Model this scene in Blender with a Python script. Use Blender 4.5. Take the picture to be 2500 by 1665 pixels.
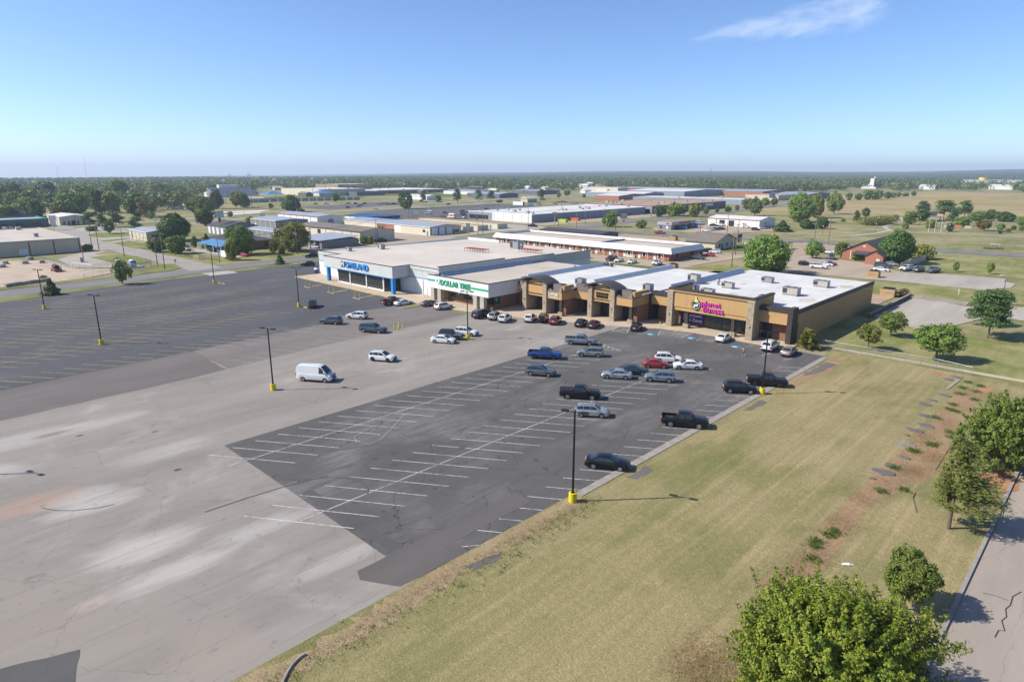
import bpy, bmesh, math, random
import numpy as np
from mathutils import Vector, Matrix, noise

for o in list(bpy.data.objects):
    bpy.data.objects.remove(o)
scene = bpy.context.scene
COL = scene.collection
R = math.radians

# ------------------------------------------------------------------ camera
# origin = point on the ground under the drone, X along the shop fronts, Y into the block, metres
cam_data = bpy.data.cameras.new('camera')
cam_data.sensor_width = 36.0
cam_data.lens = 22.78
cam_data.clip_start = 0.5
cam_data.clip_end = 40000.0
cam = bpy.data.objects.new('camera', cam_data)
cam.location = (0, 0, 31.6)
cam.rotation_euler = (R(90 - 14.616), 0, R(44.02))
COL.objects.link(cam)
scene.camera = cam

# ------------------------------------------------------------------ sky and sun
SUN_EL = 40.0
SUN_DIR = (-0.663, -0.749)          # horizontal direction towards the sun
world = bpy.data.worlds.new('World')
scene.world = world
world.use_nodes = True
wn, wl = world.node_tree.nodes, world.node_tree.links
wn.clear()
w_out = wn.new('ShaderNodeOutputWorld')
w_bg = wn.new('ShaderNodeBackground')
w_bg.inputs['Strength'].default_value = 0.132
sky = wn.new('ShaderNodeTexSky')
sky.sky_type = 'NISHITA'
sky.sun_disc = False
sky.sun_elevation = R(SUN_EL)
sky.sun_rotation = math.atan2(SUN_DIR[0], SUN_DIR[1])
sky.altitude = 300
sky.air_density = 0.7
sky.dust_density = 0.6
sky.ozone_density = 6.0
# thin streak of cloud high up, wind-blown
w_tc = wn.new('ShaderNodeTexCoord')
def wmath(op, a, b=None):
    n = wn.new('ShaderNodeMath'); n.operation = op
    for i, v in enumerate((a, b)):
        if v is None: continue
        if isinstance(v, (int, float)): n.inputs[i].default_value = v
        else: wl.new(v, n.inputs[i])
    return n.outputs[0]
def wdot(vec):
    n = wn.new('ShaderNodeVectorMath'); n.operation = 'DOT_PRODUCT'
    wl.new(w_tc.outputs['Generated'], n.inputs[0]); n.inputs[1].default_value = vec
    return n.outputs['Value']
CLOUD_U, CLOUD_V, CLOUD_C = (0.9256, 0.3598, 0.1171), (-0.0390, -0.2171, 0.9754), (-0.3764, 0.9074, 0.1869)
cu, cv, cc_ = wdot(CLOUD_U), wdot(CLOUD_V), wdot(CLOUD_C)
w_cb = wn.new('ShaderNodeCombineXYZ')
wl.new(wmath('MULTIPLY', cu, 9.0), w_cb.inputs[0]); wl.new(wmath('MULTIPLY', cv, 26.0), w_cb.inputs[1])
w_nz = wn.new('ShaderNodeTexNoise'); w_nz.inputs['Scale'].default_value = 2.1; w_nz.inputs['Detail'].default_value = 7; w_nz.inputs['Roughness'].default_value = .62; w_nz.inputs['Distortion'].default_value = .5
wl.new(w_cb.outputs[0], w_nz.inputs['Vector'])
thick = wmath('MAXIMUM', wmath('ADD', .022, wmath('MULTIPLY', cu, .11)), .004)
env = wmath('SUBTRACT', wmath('SUBTRACT', 1.0, wmath('POWER', wmath('ABSOLUTE', wmath('DIVIDE', cu, .125)), 4.0)), wmath('POWER', wmath('DIVIDE', wmath('ABSOLUTE', cv), thick), 2.0))
cl = wmath('ADD', wmath('MULTIPLY', wmath('SUBTRACT', w_nz.outputs['Fac'], .5), 3.2), wmath('MAXIMUM', env, -2.0))
w_mr = wn.new('ShaderNodeMapRange'); w_mr.interpolation_type = 'SMOOTHSTEP'; w_mr.inputs['From Min'].default_value = .05; w_mr.inputs['From Max'].default_value = 1.5; w_mr.inputs['To Max'].default_value = .42
wl.new(cl, w_mr.inputs['Value'])
cmask = wmath('MULTIPLY', w_mr.outputs[0], wmath('GREATER_THAN', cc_, .5))
w_mix = wn.new('ShaderNodeMix'); w_mix.data_type = 'RGBA'; wl.new(cmask, w_mix.inputs[0]); wl.new(sky.outputs[0], w_mix.inputs[6]); w_mix.inputs[7].default_value = (4.6, 5.1, 6.1, 1)
wl.new(w_mix.outputs[2], w_bg.inputs['Color'])
wl.new(w_bg.outputs[0], w_out.inputs['Surface'])

sun_data = bpy.data.lights.new('sun', 'SUN')
sun_data.energy = 5.0
sun_data.angle = R(0.53)
sun_data.color = (1.0, 0.935, 0.835)
sun = bpy.data.objects.new('sun', sun_data)
ce = math.cos(R(SUN_EL))
sun.rotation_euler = Vector((SUN_DIR[0] * ce, SUN_DIR[1] * ce, math.sin(R(SUN_EL)))).to_track_quat('Z', 'Y').to_euler()
COL.objects.link(sun)

vs = scene.view_settings
vs.view_transform = 'Standard'
vs.look = 'None'
vs.exposure = 0.58
vs.gamma = 1.0
vs.use_curve_mapping = False
scene.cycles.max_bounces = 6
scene.cycles.transparent_max_bounces = 12
scene.cycles.volume_bounces = 0

# ------------------------------------------------------------------ materials
MATS = {}
ALB = .82          # all albedos are kept on the dark, realistic side
class NT:
    """small node-tree writer"""
    def __init__(s, name):
        s.m = bpy.data.materials.new(name); s.m.use_nodes = True
        s.t = s.m.node_tree; s.n = s.t.nodes; s.n.clear()
        s.out = s.n.new('ShaderNodeOutputMaterial')
        s.pos = None
    def L(s, a, b): s.t.links.new(a, b)
    def put(s, v, sock):
        if hasattr(v, 'is_output') or isinstance(v, bpy.types.NodeSocket): s.L(v, sock)
        elif isinstance(v, (tuple, list)):
            sock.default_value = tuple(v) + ((1,) if len(v) == 3 and len(sock.default_value) == 4 else ())
        else: sock.default_value = v
    def P(s):
        if s.pos is None: s.pos = s.n.new('ShaderNodeNewGeometry').outputs['Position']
        return s.pos
    def OC(s): return s.n.new('ShaderNodeTexCoord').outputs['Object']
    def math(s, op, a, b=0.0, c=None):
        n = s.n.new('ShaderNodeMath'); n.operation = op
        s.put(a, n.inputs[0]); s.put(b, n.inputs[1])
        if c is not None: s.put(c, n.inputs[2])
        return n.outputs[0]
    def scale(s, v, k):
        n = s.n.new('ShaderNodeVectorMath'); n.operation = 'MULTIPLY'; s.put(v, n.inputs[0]); n.inputs[1].default_value = k
        return n.outputs[0]
    def noise(s, v, sc, det=3, rough=.55, dist=0.0):
        n = s.n.new('ShaderNodeTexNoise'); s.put(v, n.inputs['Vector'])
        n.inputs['Scale'].default_value = sc; n.inputs['Detail'].default_value = det
        n.inputs['Roughness'].default_value = rough; n.inputs['Distortion'].default_value = dist
        return n.outputs['Fac']
    def voro(s, v, sc, feat='DISTANCE_TO_EDGE', rnd=1.0):
        n = s.n.new('ShaderNodeTexVoronoi'); n.feature = feat; s.put(v, n.inputs['Vector'])
        n.inputs['Scale'].default_value = sc; n.inputs['Randomness'].default_value = rnd
        return n.outputs['Distance']
    def ramp(s, f, lo, hi, a=0.0, b=1.0):
        n = s.n.new('ShaderNodeMapRange'); n.clamp = True; s.put(f, n.inputs['Value'])
        n.inputs['From Min'].default_value = lo; n.inputs['From Max'].default_value = hi
        n.inputs['To Min'].default_value = a; n.inputs['To Max'].default_value = b
        return n.outputs[0]
    def mix(s, f, a, b):
        n = s.n.new('ShaderNodeMix'); n.data_type = 'RGBA'; s.put(f, n.inputs[0]); s.put(a, n.inputs[6]); s.put(b, n.inputs[7])
        return n.outputs[2]
    def mul(s, a, b):
        n = s.n.new('ShaderNodeMix'); n.data_type = 'RGBA'; n.blend_type = 'MULTIPLY'; n.inputs[0].default_value = 1
        s.put(a, n.inputs[6]); s.put(b, n.inputs[7]); return n.outputs[2]
    def xyz(s, v):
        n = s.n.new('ShaderNodeSeparateXYZ'); s.put(v, n.inputs[0]); return n.outputs
    def comb(s, x, y, z=0.0):
        n = s.n.new('ShaderNodeCombineXYZ'); s.put(x, n.inputs[0]); s.put(y, n.inputs[1]); s.put(z, n.inputs[2]); return n.outputs[0]
    def bump(s, h, strength=.4, dist=.05):
        n = s.n.new('ShaderNodeBump'); s.put(h, n.inputs['Height']); n.inputs['Strength'].default_value = strength
        n.inputs['Distance'].default_value = dist; return n.outputs[0]
    def done(s, col, rough=.8, metal=0.0, normal=None, spec=.3, coat=0.0, alpha=None):
        b = s.n.new('ShaderNodeBsdfPrincipled')
        s.put(vary(col, ALB) if isinstance(col, tuple) else s.mul(col, (ALB,) * 3), b.inputs['Base Color']); s.put(rough, b.inputs['Roughness']); s.put(metal, b.inputs['Metallic'])
        s.put(spec, b.inputs['Specular IOR Level']); s.put(coat, b.inputs['Coat Weight'])
        if coat: b.inputs['Coat Roughness'].default_value = .04
        if alpha is not None: s.put(alpha, b.inputs['Alpha'])
        if normal is not None: s.L(normal, b.inputs['Normal'])
        s.L(b.outputs[0], s.out.inputs[0])
        MATS[s.m.name] = s.m
        return s.m
def vary(c, k): return tuple(min(1, v * k) for v in c)
def plain(name, col, rough=.75, metal=0.0, sc=1.5, amt=.18, spec=.3, bump=0.0, coat=0.0, streak=False):
    """painted or rendered surface with soft unevenness and grime"""
    if name in MATS: return MATS[name]
    t = NT(name); p = t.P()
    f = t.noise(t.scale(p, (1, 1, .25)) if streak else p, sc, 4, .6)
    f2 = t.noise(p, sc * 9, 2)
    c = t.mix(t.ramp(f, .3, .7), vary(col, 1 - amt), vary(col, 1 + amt * .6))
    c = t.mix(t.ramp(f2, .35, .75, 0, .35), c, vary(col, 1 - amt * 1.2))
    return t.done(c, rough, metal, t.bump(f2, bump, .02) if bump else None, spec, coat)
def paint(name, col, metal=.0, rough=.24):
    """car paint with clear coat and a little dust"""
    if name in MATS: return MATS[name]
    t = NT(name); f = t.noise(t.OC(), 2.2, 3)
    c = t.mix(t.ramp(f, .4, .8, 0, .10 if max(col) > .3 else .012), col, (.30, .26, .21))
    dark = max(col) < .1
    return t.done(c, rough, metal, None, .25 if dark else .5, .3 if dark else .8)
def brick(name, c1, c2, mortar, bw=.42, bh=.16, offs=.5, bumpk=.5, big=False):
    if name in MATS: return MATS[name]
    t = NT(name); x, y, z = t.xyz(t.P())
    v = t.comb(t.math('ADD', x, y), z)
    n = t.n.new('ShaderNodeTexBrick'); t.L(v, n.inputs['Vector'])
    n.inputs['Scale'].default_value = 1; n.inputs['Brick Width'].default_value = bw; n.inputs['Row Height'].default_value = bh
    n.inputs['Mortar Size'].default_value = .012; n.inputs['Color1'].default_value = c1 + (1,); n.inputs['Color2'].default_value = c2 + (1,)
    n.inputs['Mortar'].default_value = mortar + (1,); n.inputs['Bias'].default_value = 0; n.offset = offs
    f = t.noise(v, 2.3, 4); fb = t.noise(v, 9 if not big else 5, 2)
    c = t.mix(t.ramp(f, .3, .75, 0, .45), n.outputs['Color'], vary(c1, .62))
    c = t.mix(t.ramp(fb, .48, .75, 0, .75), c, vary(c2, 1.35))
    h = t.math('ADD', n.outputs['Fac'], t.math('MULTIPLY', fb, -.8))
    return t.done(c, .9, 0, t.bump(h, bumpk, -.03), .2)

def lawn(name, dry, mid, green, soil, sc=.05, green_lo=.45, soil_lo=.72, stripes=.0, bumpk=.7):
    """mown Bermuda grass in early autumn: bleached, olive and green patches, bare red soil"""
    t = NT(name); p = t.P(); x, y, z = t.xyz(p)
    a = t.noise(p, sc, 5, .6, .4); b = t.noise(t.scale(p, (1, .35, 1)), sc * 5.2, 5, .68); f = t.noise(p, 1.9, 5, .78); ff = t.noise(p, 6.5, 3, .85)
    c = t.mix(t.ramp(a, .36, .62), dry, mid)
    c = t.mix(t.ramp(t.math('ADD', t.math('MULTIPLY', a, .55), t.math('MULTIPLY', b, .45)), green_lo, green_lo + .14), c, green)
    g2 = t.noise(p, sc * 2.2, 3); c = t.mix(t.ramp(g2, .60, .74, 0, .5), c, dry)
    c = t.mix(t.ramp(t.math('ADD', t.math('MULTIPLY', b, .6), t.math('MULTIPLY', f, .4)), soil_lo - .10, soil_lo, 0, .85), c, soil)
    if stripes:
        w = t.noise(t.scale(p, (1, .03, 1)), 1.1, 4, .65)
        c = t.mix(t.ramp(w, .42, .62, stripes, 0), c, vary(green, .9)); c = t.mix(t.ramp(w, .55, .72, 0, stripes), c, vary(dry, 1.12))
        gz = t.math('ADD', t.math('MULTIPLY', t.math('ADD', x, 20.0), -.035), t.math('MULTIPLY', t.math('SUBTRACT', 45.0, y), .022))
        c = t.mix(t.math('MULTIPLY', t.ramp(t.math('ADD', gz, t.math('SUBTRACT', b, .5)), .0, .9), .28), c, green)
    c = t.mix(t.ramp(f, .34, .60, .38, 0), c, vary(mid, .5)); c = t.mix(t.ramp(f, .56, .74, 0, .45), c, vary(dry, 1.25))
    c = t.mix(t.ramp(ff, .34, .54, .5, 0), c, vary(green, .5))
    c = t.mix(t.ramp(ff, .55, .72, 0, .35), c, vary(dry, 1.3))
    h = t.math('ADD', f, t.math('MULTIPLY', ff, .8))
    return t.done(c, .95, 0, t.bump(h, bumpk, .12), .1)

def asphalt(name, base, dust, dark, seams=0.0, dust_lo=.55, crack=.0, seam_gap=3.3, fine=.35, warm=None, blot=.0, along='y', spots=()):
    """worn paving: sweeping dust, oil, longitudinal paving joints, fine aggregate"""
    t = NT(name); p = t.P(); x, y, z = t.xyz(p)
    st = t.scale(p, (1, .22, 1) if along == 'y' else (.22, 1, 1))
    a = t.noise(st, .16, 5, .62); b = t.noise(st, .8, 4, .65); d = t.noise(p, .07, 4, .6, .6); f = t.noise(p, 14, 2, .7); s = t.noise(t.scale(p, (1, .06, 1) if along == 'y' else (.06, 1, 1)), 1.6, 3, .6)
    c = t.mix(t.ramp(a, .32, .68), vary(base, .82), vary(base, 1.16))
    c = t.mix(t.ramp(s, .3, .7, .28, 0), c, vary(base, .68))
    dm = t.math('MULTIPLY', t.ramp(d, dust_lo, dust_lo + .16), t.ramp(b, .32, .66))
    c = t.mix(t.math('MULTIPLY', dm, .75), c, dust)
    for sx, sy, rx, ry, cc, k in spots:               # washed-out or muddy areas of the old surface
        e = t.math('ADD', t.math('POWER', t.math('DIVIDE', t.math('SUBTRACT', x, sx), rx), 2.0), t.math('POWER', t.math('DIVIDE', t.math('SUBTRACT', y, sy), ry), 2.0))
        c = t.mix(t.math('MULTIPLY', t.ramp(t.math('ADD', e, t.math('MULTIPLY', t.math('SUBTRACT', b, .5), 2.4)), .1, 1.3, 1, 0), k), c, cc)
    if warm: c = t.mix(t.ramp(t.noise(p, .045, 3), .52, .68, 0, .6), c, warm)
    if blot: c = t.mix(t.math('MULTIPLY', t.ramp(t.noise(p, .9, 3, .6), .62, .70), blot), c, dark)
    if seams:
        w = t.math('FRACT', t.math('DIVIDE', t.math('ADD', x if along == 'y' else y, t.math('MULTIPLY', t.math('SUBTRACT', t.noise(t.scale(p, (.4, 1, 1)), .35, 4, .7), .5), 1.1)), seam_gap))
        e = t.math('ABSOLUTE', t.math('SUBTRACT', w, .5))
        gap = t.ramp(t.noise(p, .22, 2), .36, .5)
        c = t.mix(t.math('MULTIPLY', t.math('MULTIPLY', t.ramp(e, .0, .011, 1, 0), gap), seams), c, dark)
    if crack:
        wob = t.n.new('ShaderNodeVectorMath'); wob.operation = 'ADD'; t.L(p, wob.inputs[0])
        nn = t.n.new('ShaderNodeTexNoise'); nn.inputs['Scale'].default_value = 1.1; nn.inputs['Detail'].default_value = 4; t.L(p, nn.inputs['Vector'])
        t.L(nn.outputs['Color'], wob.inputs[1])
        e = t.voro(wob.outputs[0], .115)
        c = t.mix(t.math('MULTIPLY', t.ramp(e, .0, .006, 1, 0), t.ramp(t.noise(p, .1, 2), .42, .55, 0, crack)), c, dark)
        e = t.voro(wob.outputs[0], .9)
        c = t.mix(t.math('MULTIPLY', t.ramp(e, .0, .03, 1, 0), t.ramp(t.noise(p, .13, 3), .63, .72, 0, crack * .8)), c, dark)
    c = t.mix(t.ramp(f, .3, .7, fine, 0), c, vary(base, .72))
    return t.done(c, .9, 0, t.bump(f, .25, .02), .25)

# ------------------------------------------------------------------ mesh helpers
def add_obj(name, mesh, parent=None):
    o = bpy.data.objects.new(name, mesh); COL.objects.link(o)
    if parent is not None: o.parent = parent
    return o
def tag(o, label=None, cat=None, group=None, kind=None):
    if label: o['label'] = label
    if cat: o['category'] = cat
    if group: o['group'] = group
    if kind: o['kind'] = kind
    return o
def thing(name, label, cat, loc=(0, 0, 0), rz=0.0, group=None):
    o = bpy.data.objects.new(name, None); COL.objects.link(o)
    o.empty_display_size = .3
    o.location = loc if len(loc) == 3 else (loc[0], loc[1], 0); o.rotation_euler = (0, 0, rz)
    return tag(o, label, cat, group)
class MB:
    def __init__(s, org=(0, 0, 0)):
        s.v = []; s.f = []; s.mi = []; s.o = org; s.m = 0
    def add(s, vs, fs):
        k = len(s.v); s.v += [tuple(v) for v in vs]
        for f in fs: s.f.append([i + k for i in f]); s.mi.append(s.m)
        return s
    def box(s, x0, x1, y0, y1, z0, z1):
        if x0 > x1: x0, x1 = x1, x0
        if y0 > y1: y0, y1 = y1, y0
        return s.add([(x0, y0, z0), (x1, y0, z0), (x1, y1, z0), (x0, y1, z0), (x0, y0, z1), (x1, y0, z1), (x1, y1, z1), (x0, y1, z1)],
                     [(3, 2, 1, 0), (4, 5, 6, 7), (0, 1, 5, 4), (1, 2, 6, 5), (2, 3, 7, 6), (3, 0, 4, 7)])
    def obox(s, c, sz, rz=0.0):
        """oriented box: centre of its base, size, turn"""
        cx, cy, cz = c; hx, hy, h = sz[0] / 2, sz[1] / 2, sz[2]; ca, sa = math.cos(rz), math.sin(rz)
        P = [(cx + x * ca - y * sa, cy + x * sa + y * ca) for x, y in ((-hx, -hy), (hx, -hy), (hx, hy), (-hx, hy))]
        return s.add([(x, y, cz) for x, y in P] + [(x, y, cz + h) for x, y in P], [(3, 2, 1, 0), (4, 5, 6, 7), (0, 1, 5, 4), (1, 2, 6, 5), (2, 3, 7, 6), (3, 0, 4, 7)])
    def poly(s, pts): return s.add(pts, [tuple(range(len(pts)))])
    def prism(s, pts, axis, a, b):
        """polygon in the two other axes, pushed from a to b along axis"""
        def put(p, t): return {'x': (t, p[0], p[1]), 'y': (p[0], t, p[1]), 'z': (p[0], p[1], t)}[axis]
        n = len(pts); V = [put(p, a) for p in pts] + [put(p, b) for p in pts]
        F = [tuple(range(n)), tuple(range(2 * n - 1, n - 1, -1))] + [((i + 1) % n, i, i + n, (i + 1) % n + n) for i in range(n)]
        return s.add(V, F)
    def tube(s, path, rad, n=8, cap=True):
        P = [Vector(p) for p in path]; rr = rad if isinstance(rad, (list, tuple)) else [rad] * len(P); V = []
        for i, p in enumerate(P):
            d = (P[min(i + 1, len(P) - 1)] - P[max(i - 1, 0)]).normalized()
            a = d.cross(Vector((0, 0, 1)) if abs(d.z) < .9 else Vector((1, 0, 0))).normalized(); b = d.cross(a)
            V += [p + (a * math.cos(2 * math.pi * k / n) + b * math.sin(2 * math.pi * k / n)) * rr[i] for k in range(n)]
        F = [(i * n + k, i * n + (k + 1) % n, (i + 1) * n + (k + 1) % n, (i + 1) * n + k) for i in range(len(P) - 1) for k in range(n)]
        if cap: F += [tuple(range(n - 1, -1, -1)), tuple((len(P) - 1) * n + k for k in range(n))]
        return s.add(V, F)
    def cyl(s, x, y, z0, z1, r, n=12, r1=None): return s.tube([(x, y, z0), (x, y, z1)], [r, r if r1 is None else r1], n)
    def mesh(s, name, mats, smooth=False, angle=None):
        me = bpy.data.meshes.new(name)
        ox, oy, oz = s.o
        me.from_pydata([(a - ox, b - oy, c - oz) for a, b, c in s.v], [], s.f)
        for m in (mats if isinstance(mats, (list, tuple)) else [mats]): me.materials.append(m)
        if isinstance(mats, (list, tuple)) and len(mats) > 1: me.polygons.foreach_set('material_index', s.mi)
        bm = bmesh.new(); bm.from_mesh(me); bmesh.ops.recalc_face_normals(bm, faces=bm.faces); bm.to_mesh(me); bm.free()
        if smooth: me.shade_smooth()
        if smooth and angle: me.set_sharp_from_angle(angle=R(angle))
        me.update()
        return me
    def build(s, name, mats, parent=None, smooth=False, angle=None):
        return add_obj(name, s.mesh(name, mats, smooth, angle), parent)
def sheet(name, poly, z, m, parent=None, kind='structure'):
    """flat ground sheet from an outline"""
    bm = bmesh.new(); f = bm.faces.new([bm.verts.new((x, y, z)) for x, y in poly]); bmesh.ops.recalc_face_normals(bm, faces=[f])
    if f.normal.z < 0: f.normal_flip()
    bmesh.ops.triangulate(bm, faces=bm.faces[:])
    me = bpy.data.meshes.new(name); bm.to_mesh(me); bm.free(); me.materials.append(m)
    o = add_obj(name, me, parent)
    if parent is None and kind: o['kind'] = kind
    return o
def rect(x0, x1, y0, y1): return [(x0, y0), (x1, y0), (x1, y1), (x0, y1)]
def ragged(poly, step=2.0, amp=.25, seed=1):
    """outline with broken, uneven edges"""
    r = random.Random(seed); out = []
    for i, a in enumerate(poly):
        b = poly[(i + 1) % len(poly)]; d = math.dist(a, b); n = max(1, int(d / step))
        for k in range(n):
            t = k / n; j = amp if k else 0
            out.append((a[0] + (b[0] - a[0]) * t + r.uniform(-j, j), a[1] + (b[1] - a[1]) * t + r.uniform(-j, j)))
    return out
def ribbon(pts, w):
    """strip of width w along a centre line"""
    Lh, Rh = [], []
    for i, p in enumerate(pts):
        a = Vector(pts[max(i - 1, 0)]); b = Vector(pts[min(i + 1, len(pts) - 1)]); d = (b - a).normalized(); n = Vector((-d.y, d.x)) * w / 2
        Lh.append((p[0] + n.x, p[1] + n.y)); Rh.append((p[0] - n.x, p[1] - n.y))
    return Lh + Rh[::-1]
def blob(cx, cy, rx, ry, n=14, amp=.2, seed=1):
    r = random.Random(seed)
    return [(cx + math.cos(2 * math.pi * k / n) * rx * (1 + r.uniform(-amp, amp)), cy + math.sin(2 * math.pi * k / n) * ry * (1 + r.uniform(-amp, amp))) for k in range(n)]
def text(body, size, extrude, m, loc, rz, parent, name, bold=0.0, shear=0.0, spacing=1.0, align='CENTER', xs=1.0):
    """raised lettering standing on a wall that faces -Y (turned by rz)"""
    cu = bpy.data.curves.new(name, 'FONT'); cu.body = body; cu.size = size; cu.extrude = extrude; cu.offset = bold; cu.shear = shear
    cu.space_character = spacing; cu.align_x = align; cu.align_y = 'CENTER'; cu.resolution_u = 3; cu.materials.append(m)
    o = bpy.data.objects.new(name, cu); COL.objects.link(o); o.rotation_euler = (R(90), 0, rz); o.scale = (xs, 1, 1)
    o.parent = parent
    pl = parent.location if parent else Vector((0, 0, 0))
    o.location = (loc[0] - pl.x, loc[1] - pl.y, loc[2] - pl.z)
    return o
def copy_tree(root, loc, rz, label=None, group=None, scale=None):
    r = root.copy(); COL.objects.link(r); r.location = loc; r.rotation_euler = (0, 0, rz)
    if scale: r.scale = scale if isinstance(scale, (tuple, list)) else (scale,) * 3
    if label: r['label'] = label
    if group: r['group'] = group
    for ch in root.children:
        c = ch.copy(); COL.objects.link(c); c.parent = r
        for gch in ch.children:
            d = gch.copy(); COL.objects.link(d); d.parent = c
    return r

# ------------------------------------------------------------------ material list
WHITE = (.80, .80, .78)
m_tar = plain('black_powdercoat', (.012, .012, .013), .5)
m_yellow = plain('yellow_paint', (.80, .60, .02), .6, amt=.12)
m_yline = plain('faded_yellow_line', (.54, .42, .19), .85, sc=.8, amt=.4)
m_wline = plain('white_line', (.70, .70, .68), .8, sc=1.2, amt=.3)
def worn_line(name, col, under, k):
    t = NT(name); p = t.P(); return t.done(t.mix(t.ramp(t.math('ADD', t.math('MULTIPLY', t.noise(p, 2.6, 4, .7), .6), t.math('MULTIPLY', t.noise(p, .35, 2), .4)), .47, .60, 0, k), col, under), .85)
m_wline = worn_line('worn_white_paint', (.74, .74, .72), (.14, .135, .13), .75)
m_yline = worn_line('worn_yellow_paint', (.60, .45, .18), (.13, .13, .13), .8)
m_wline_old = plain('worn_white_line', (.44, .42, .38), .85, sc=.9, amt=.4)
m_conc = plain('concrete', (.44, .40, .34), .9, sc=.35, amt=.16, bump=.2)
m_conc_tan = plain('tan_concrete_walk', (.52, .42, .31), .9, sc=.4, amt=.14, bump=.15)
m_conc_red = plain('reddish_drive', (.42, .31, .22), .9, sc=.12, amt=.2)
m_kerb = plain('kerb_concrete', (.34, .31, .275), .9, sc=1.3, amt=.25, bump=.3)
m_white = plain('white_metal', WHITE, .6, sc=.6, amt=.1)
m_white_roof = plain('white_membrane', (.66, .655, .635), .8, sc=.16, amt=.16)
m_grey_roof = plain('weathered_roof', (.54, .48, .41), .9, sc=.09, amt=.17)
m_store_roof = plain('pale_membrane', (.62, .56, .49), .85, sc=.07, amt=.15)
m_tan_roof = plain('tan_gravel_roof', (.40, .28, .19), .95, sc=.2, amt=.12)
m_bluegrey_roof = plain('galvanised_roof', (.42, .46, .52), .5, metal=.3, sc=.2, amt=.1)
m_dark_roof = plain('charcoal_shingle', (.075, .075, .085), .9, sc=.5, amt=.25)
m_greybrown_roof = plain('weathered_shingle', (.20, .175, .15), .95, sc=.6, amt=.2)
m_tan = plain('tan_stucco', (.50, .31, .13), .9, sc=.5, amt=.07, bump=.15)
m_brown = plain('dark_bronze', (.055, .043, .038), .6, sc=.8, amt=.12)
m_mansard = plain('bronze_seam_metal', (.115, .095, .09), .5, metal=.4, sc=.7, amt=.12)
m_brick = brick('red_brown_brick', (.34, .15, .085), (.20, .10, .065), (.30, .23, .17))
m_brick_red = brick('orange_red_brick', (.46, .17, .10), (.36, .13, .08), (.42, .32, .25))
m_stone = brick('ledge_stone', (.60, .50, .36), (.34, .27, .185), (.10, .08, .065), .55, .17, .37, .9, True)
m_greywall = plain('pale_grey_panel', (.56, .58, .56), .8, sc=.5, amt=.09, streak=True, bump=.1)
m_whitewall = plain('white_wall', (.74, .75, .73), .8, sc=.5, amt=.07, streak=True)
m_blue = plain('azure_paint', (.02, .27, .68), .45, amt=.06)
m_green = plain('green_letter', (.02, .42, .19), .5, amt=.05)
m_pink = plain('magenta_letter', (.62, .04, .36), .45, amt=.05)
m_black = plain('black_letter', (.012, .012, .014), .5)
m_navy = plain('navy_print', (.03, .04, .22), .5)
m_purple = plain('purple_vinyl', (.09, .02, .28), .45, amt=.08)
m_beige = plain('beige_steel', (.60, .53, .40), .7, sc=.3, amt=.07, streak=True)
m_cream = plain('cream_wall', (.66, .60, .46), .8, sc=.3, amt=.08, streak=True)
m_greysteel = plain('grey_steel', (.22, .225, .23), .7, sc=.3, amt=.1, streak=True)
m_slate = plain('slate_steel', (.13, .14, .16), .7, sc=.3, amt=.1, streak=True)
m_flash = plain('pale_flashing', (.52, .57, .65), .6, sc=.5, amt=.1)
m_bluesteel = plain('blue_grey_steel', (.26, .30, .36), .6, sc=.3, amt=.1, streak=True)
m_wood = plain('weathered_pole', (.25, .185, .13), .95, sc=2, amt=.25)
m_galv = plain('galvanised', (.42, .43, .44), .45, metal=.6, sc=2, amt=.12)
m_rust = plain('red_oxide', (.30, .075, .045), .8, sc=2, amt=.3)
m_hvac = plain('hvac_casing', (.47, .43, .36), .6, sc=1.2, amt=.12)
m_hvac2 = plain('hvac_grey', (.34, .36, .38), .5, metal=.4, sc=1.2, amt=.12)
m_grille = plain('dark_grille', (.05, .05, .055), .6)
m_tyre = plain('tyre_rubber', (.018, .018, .019), .85, sc=4)
m_rim = plain('alloy_rim', (.55, .56, .58), .3, metal=.8, sc=4, amt=.08)
m_rimblk = plain('black_rim', (.03, .03, .032), .35, metal=.5, sc=4)
m_under = plain('underbody', (.012, .012, .012), .9)
m_trim = plain('black_trim', (.02, .02, .021), .55)
m_chrome = plain('chrome', (.62, .63, .65), .15, metal=1, sc=3, amt=.05)
m_lamp = plain('lamp_lens', (.72, .75, .78), .15, sc=5, amt=.1, spec=.6)
m_tail = plain('tail_lens', (.42, .012, .012), .2, sc=5, amt=.1, spec=.6)
m_bark = plain('bark', (.16, .115, .08), .95, sc=3, amt=.35, bump=.5)
m_wire = plain('cable', (.05, .05, .05), .6)
def glass_mat(name, col, rough=.06):
    t = NT(name); f = t.noise(t.P(), 1.3, 3)
    return t.done(t.mix(t.ramp(f, .35, .7), col, vary(col, 1.6)), rough, 0, None, .55)
m_glass = glass_mat('window_glass', (.018, .022, .026))
m_carglass = glass_mat('car_glass', (.02, .028, .032), .04)
m_shopglass = glass_mat('shop_glass', (.03, .035, .032), .05)
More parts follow.
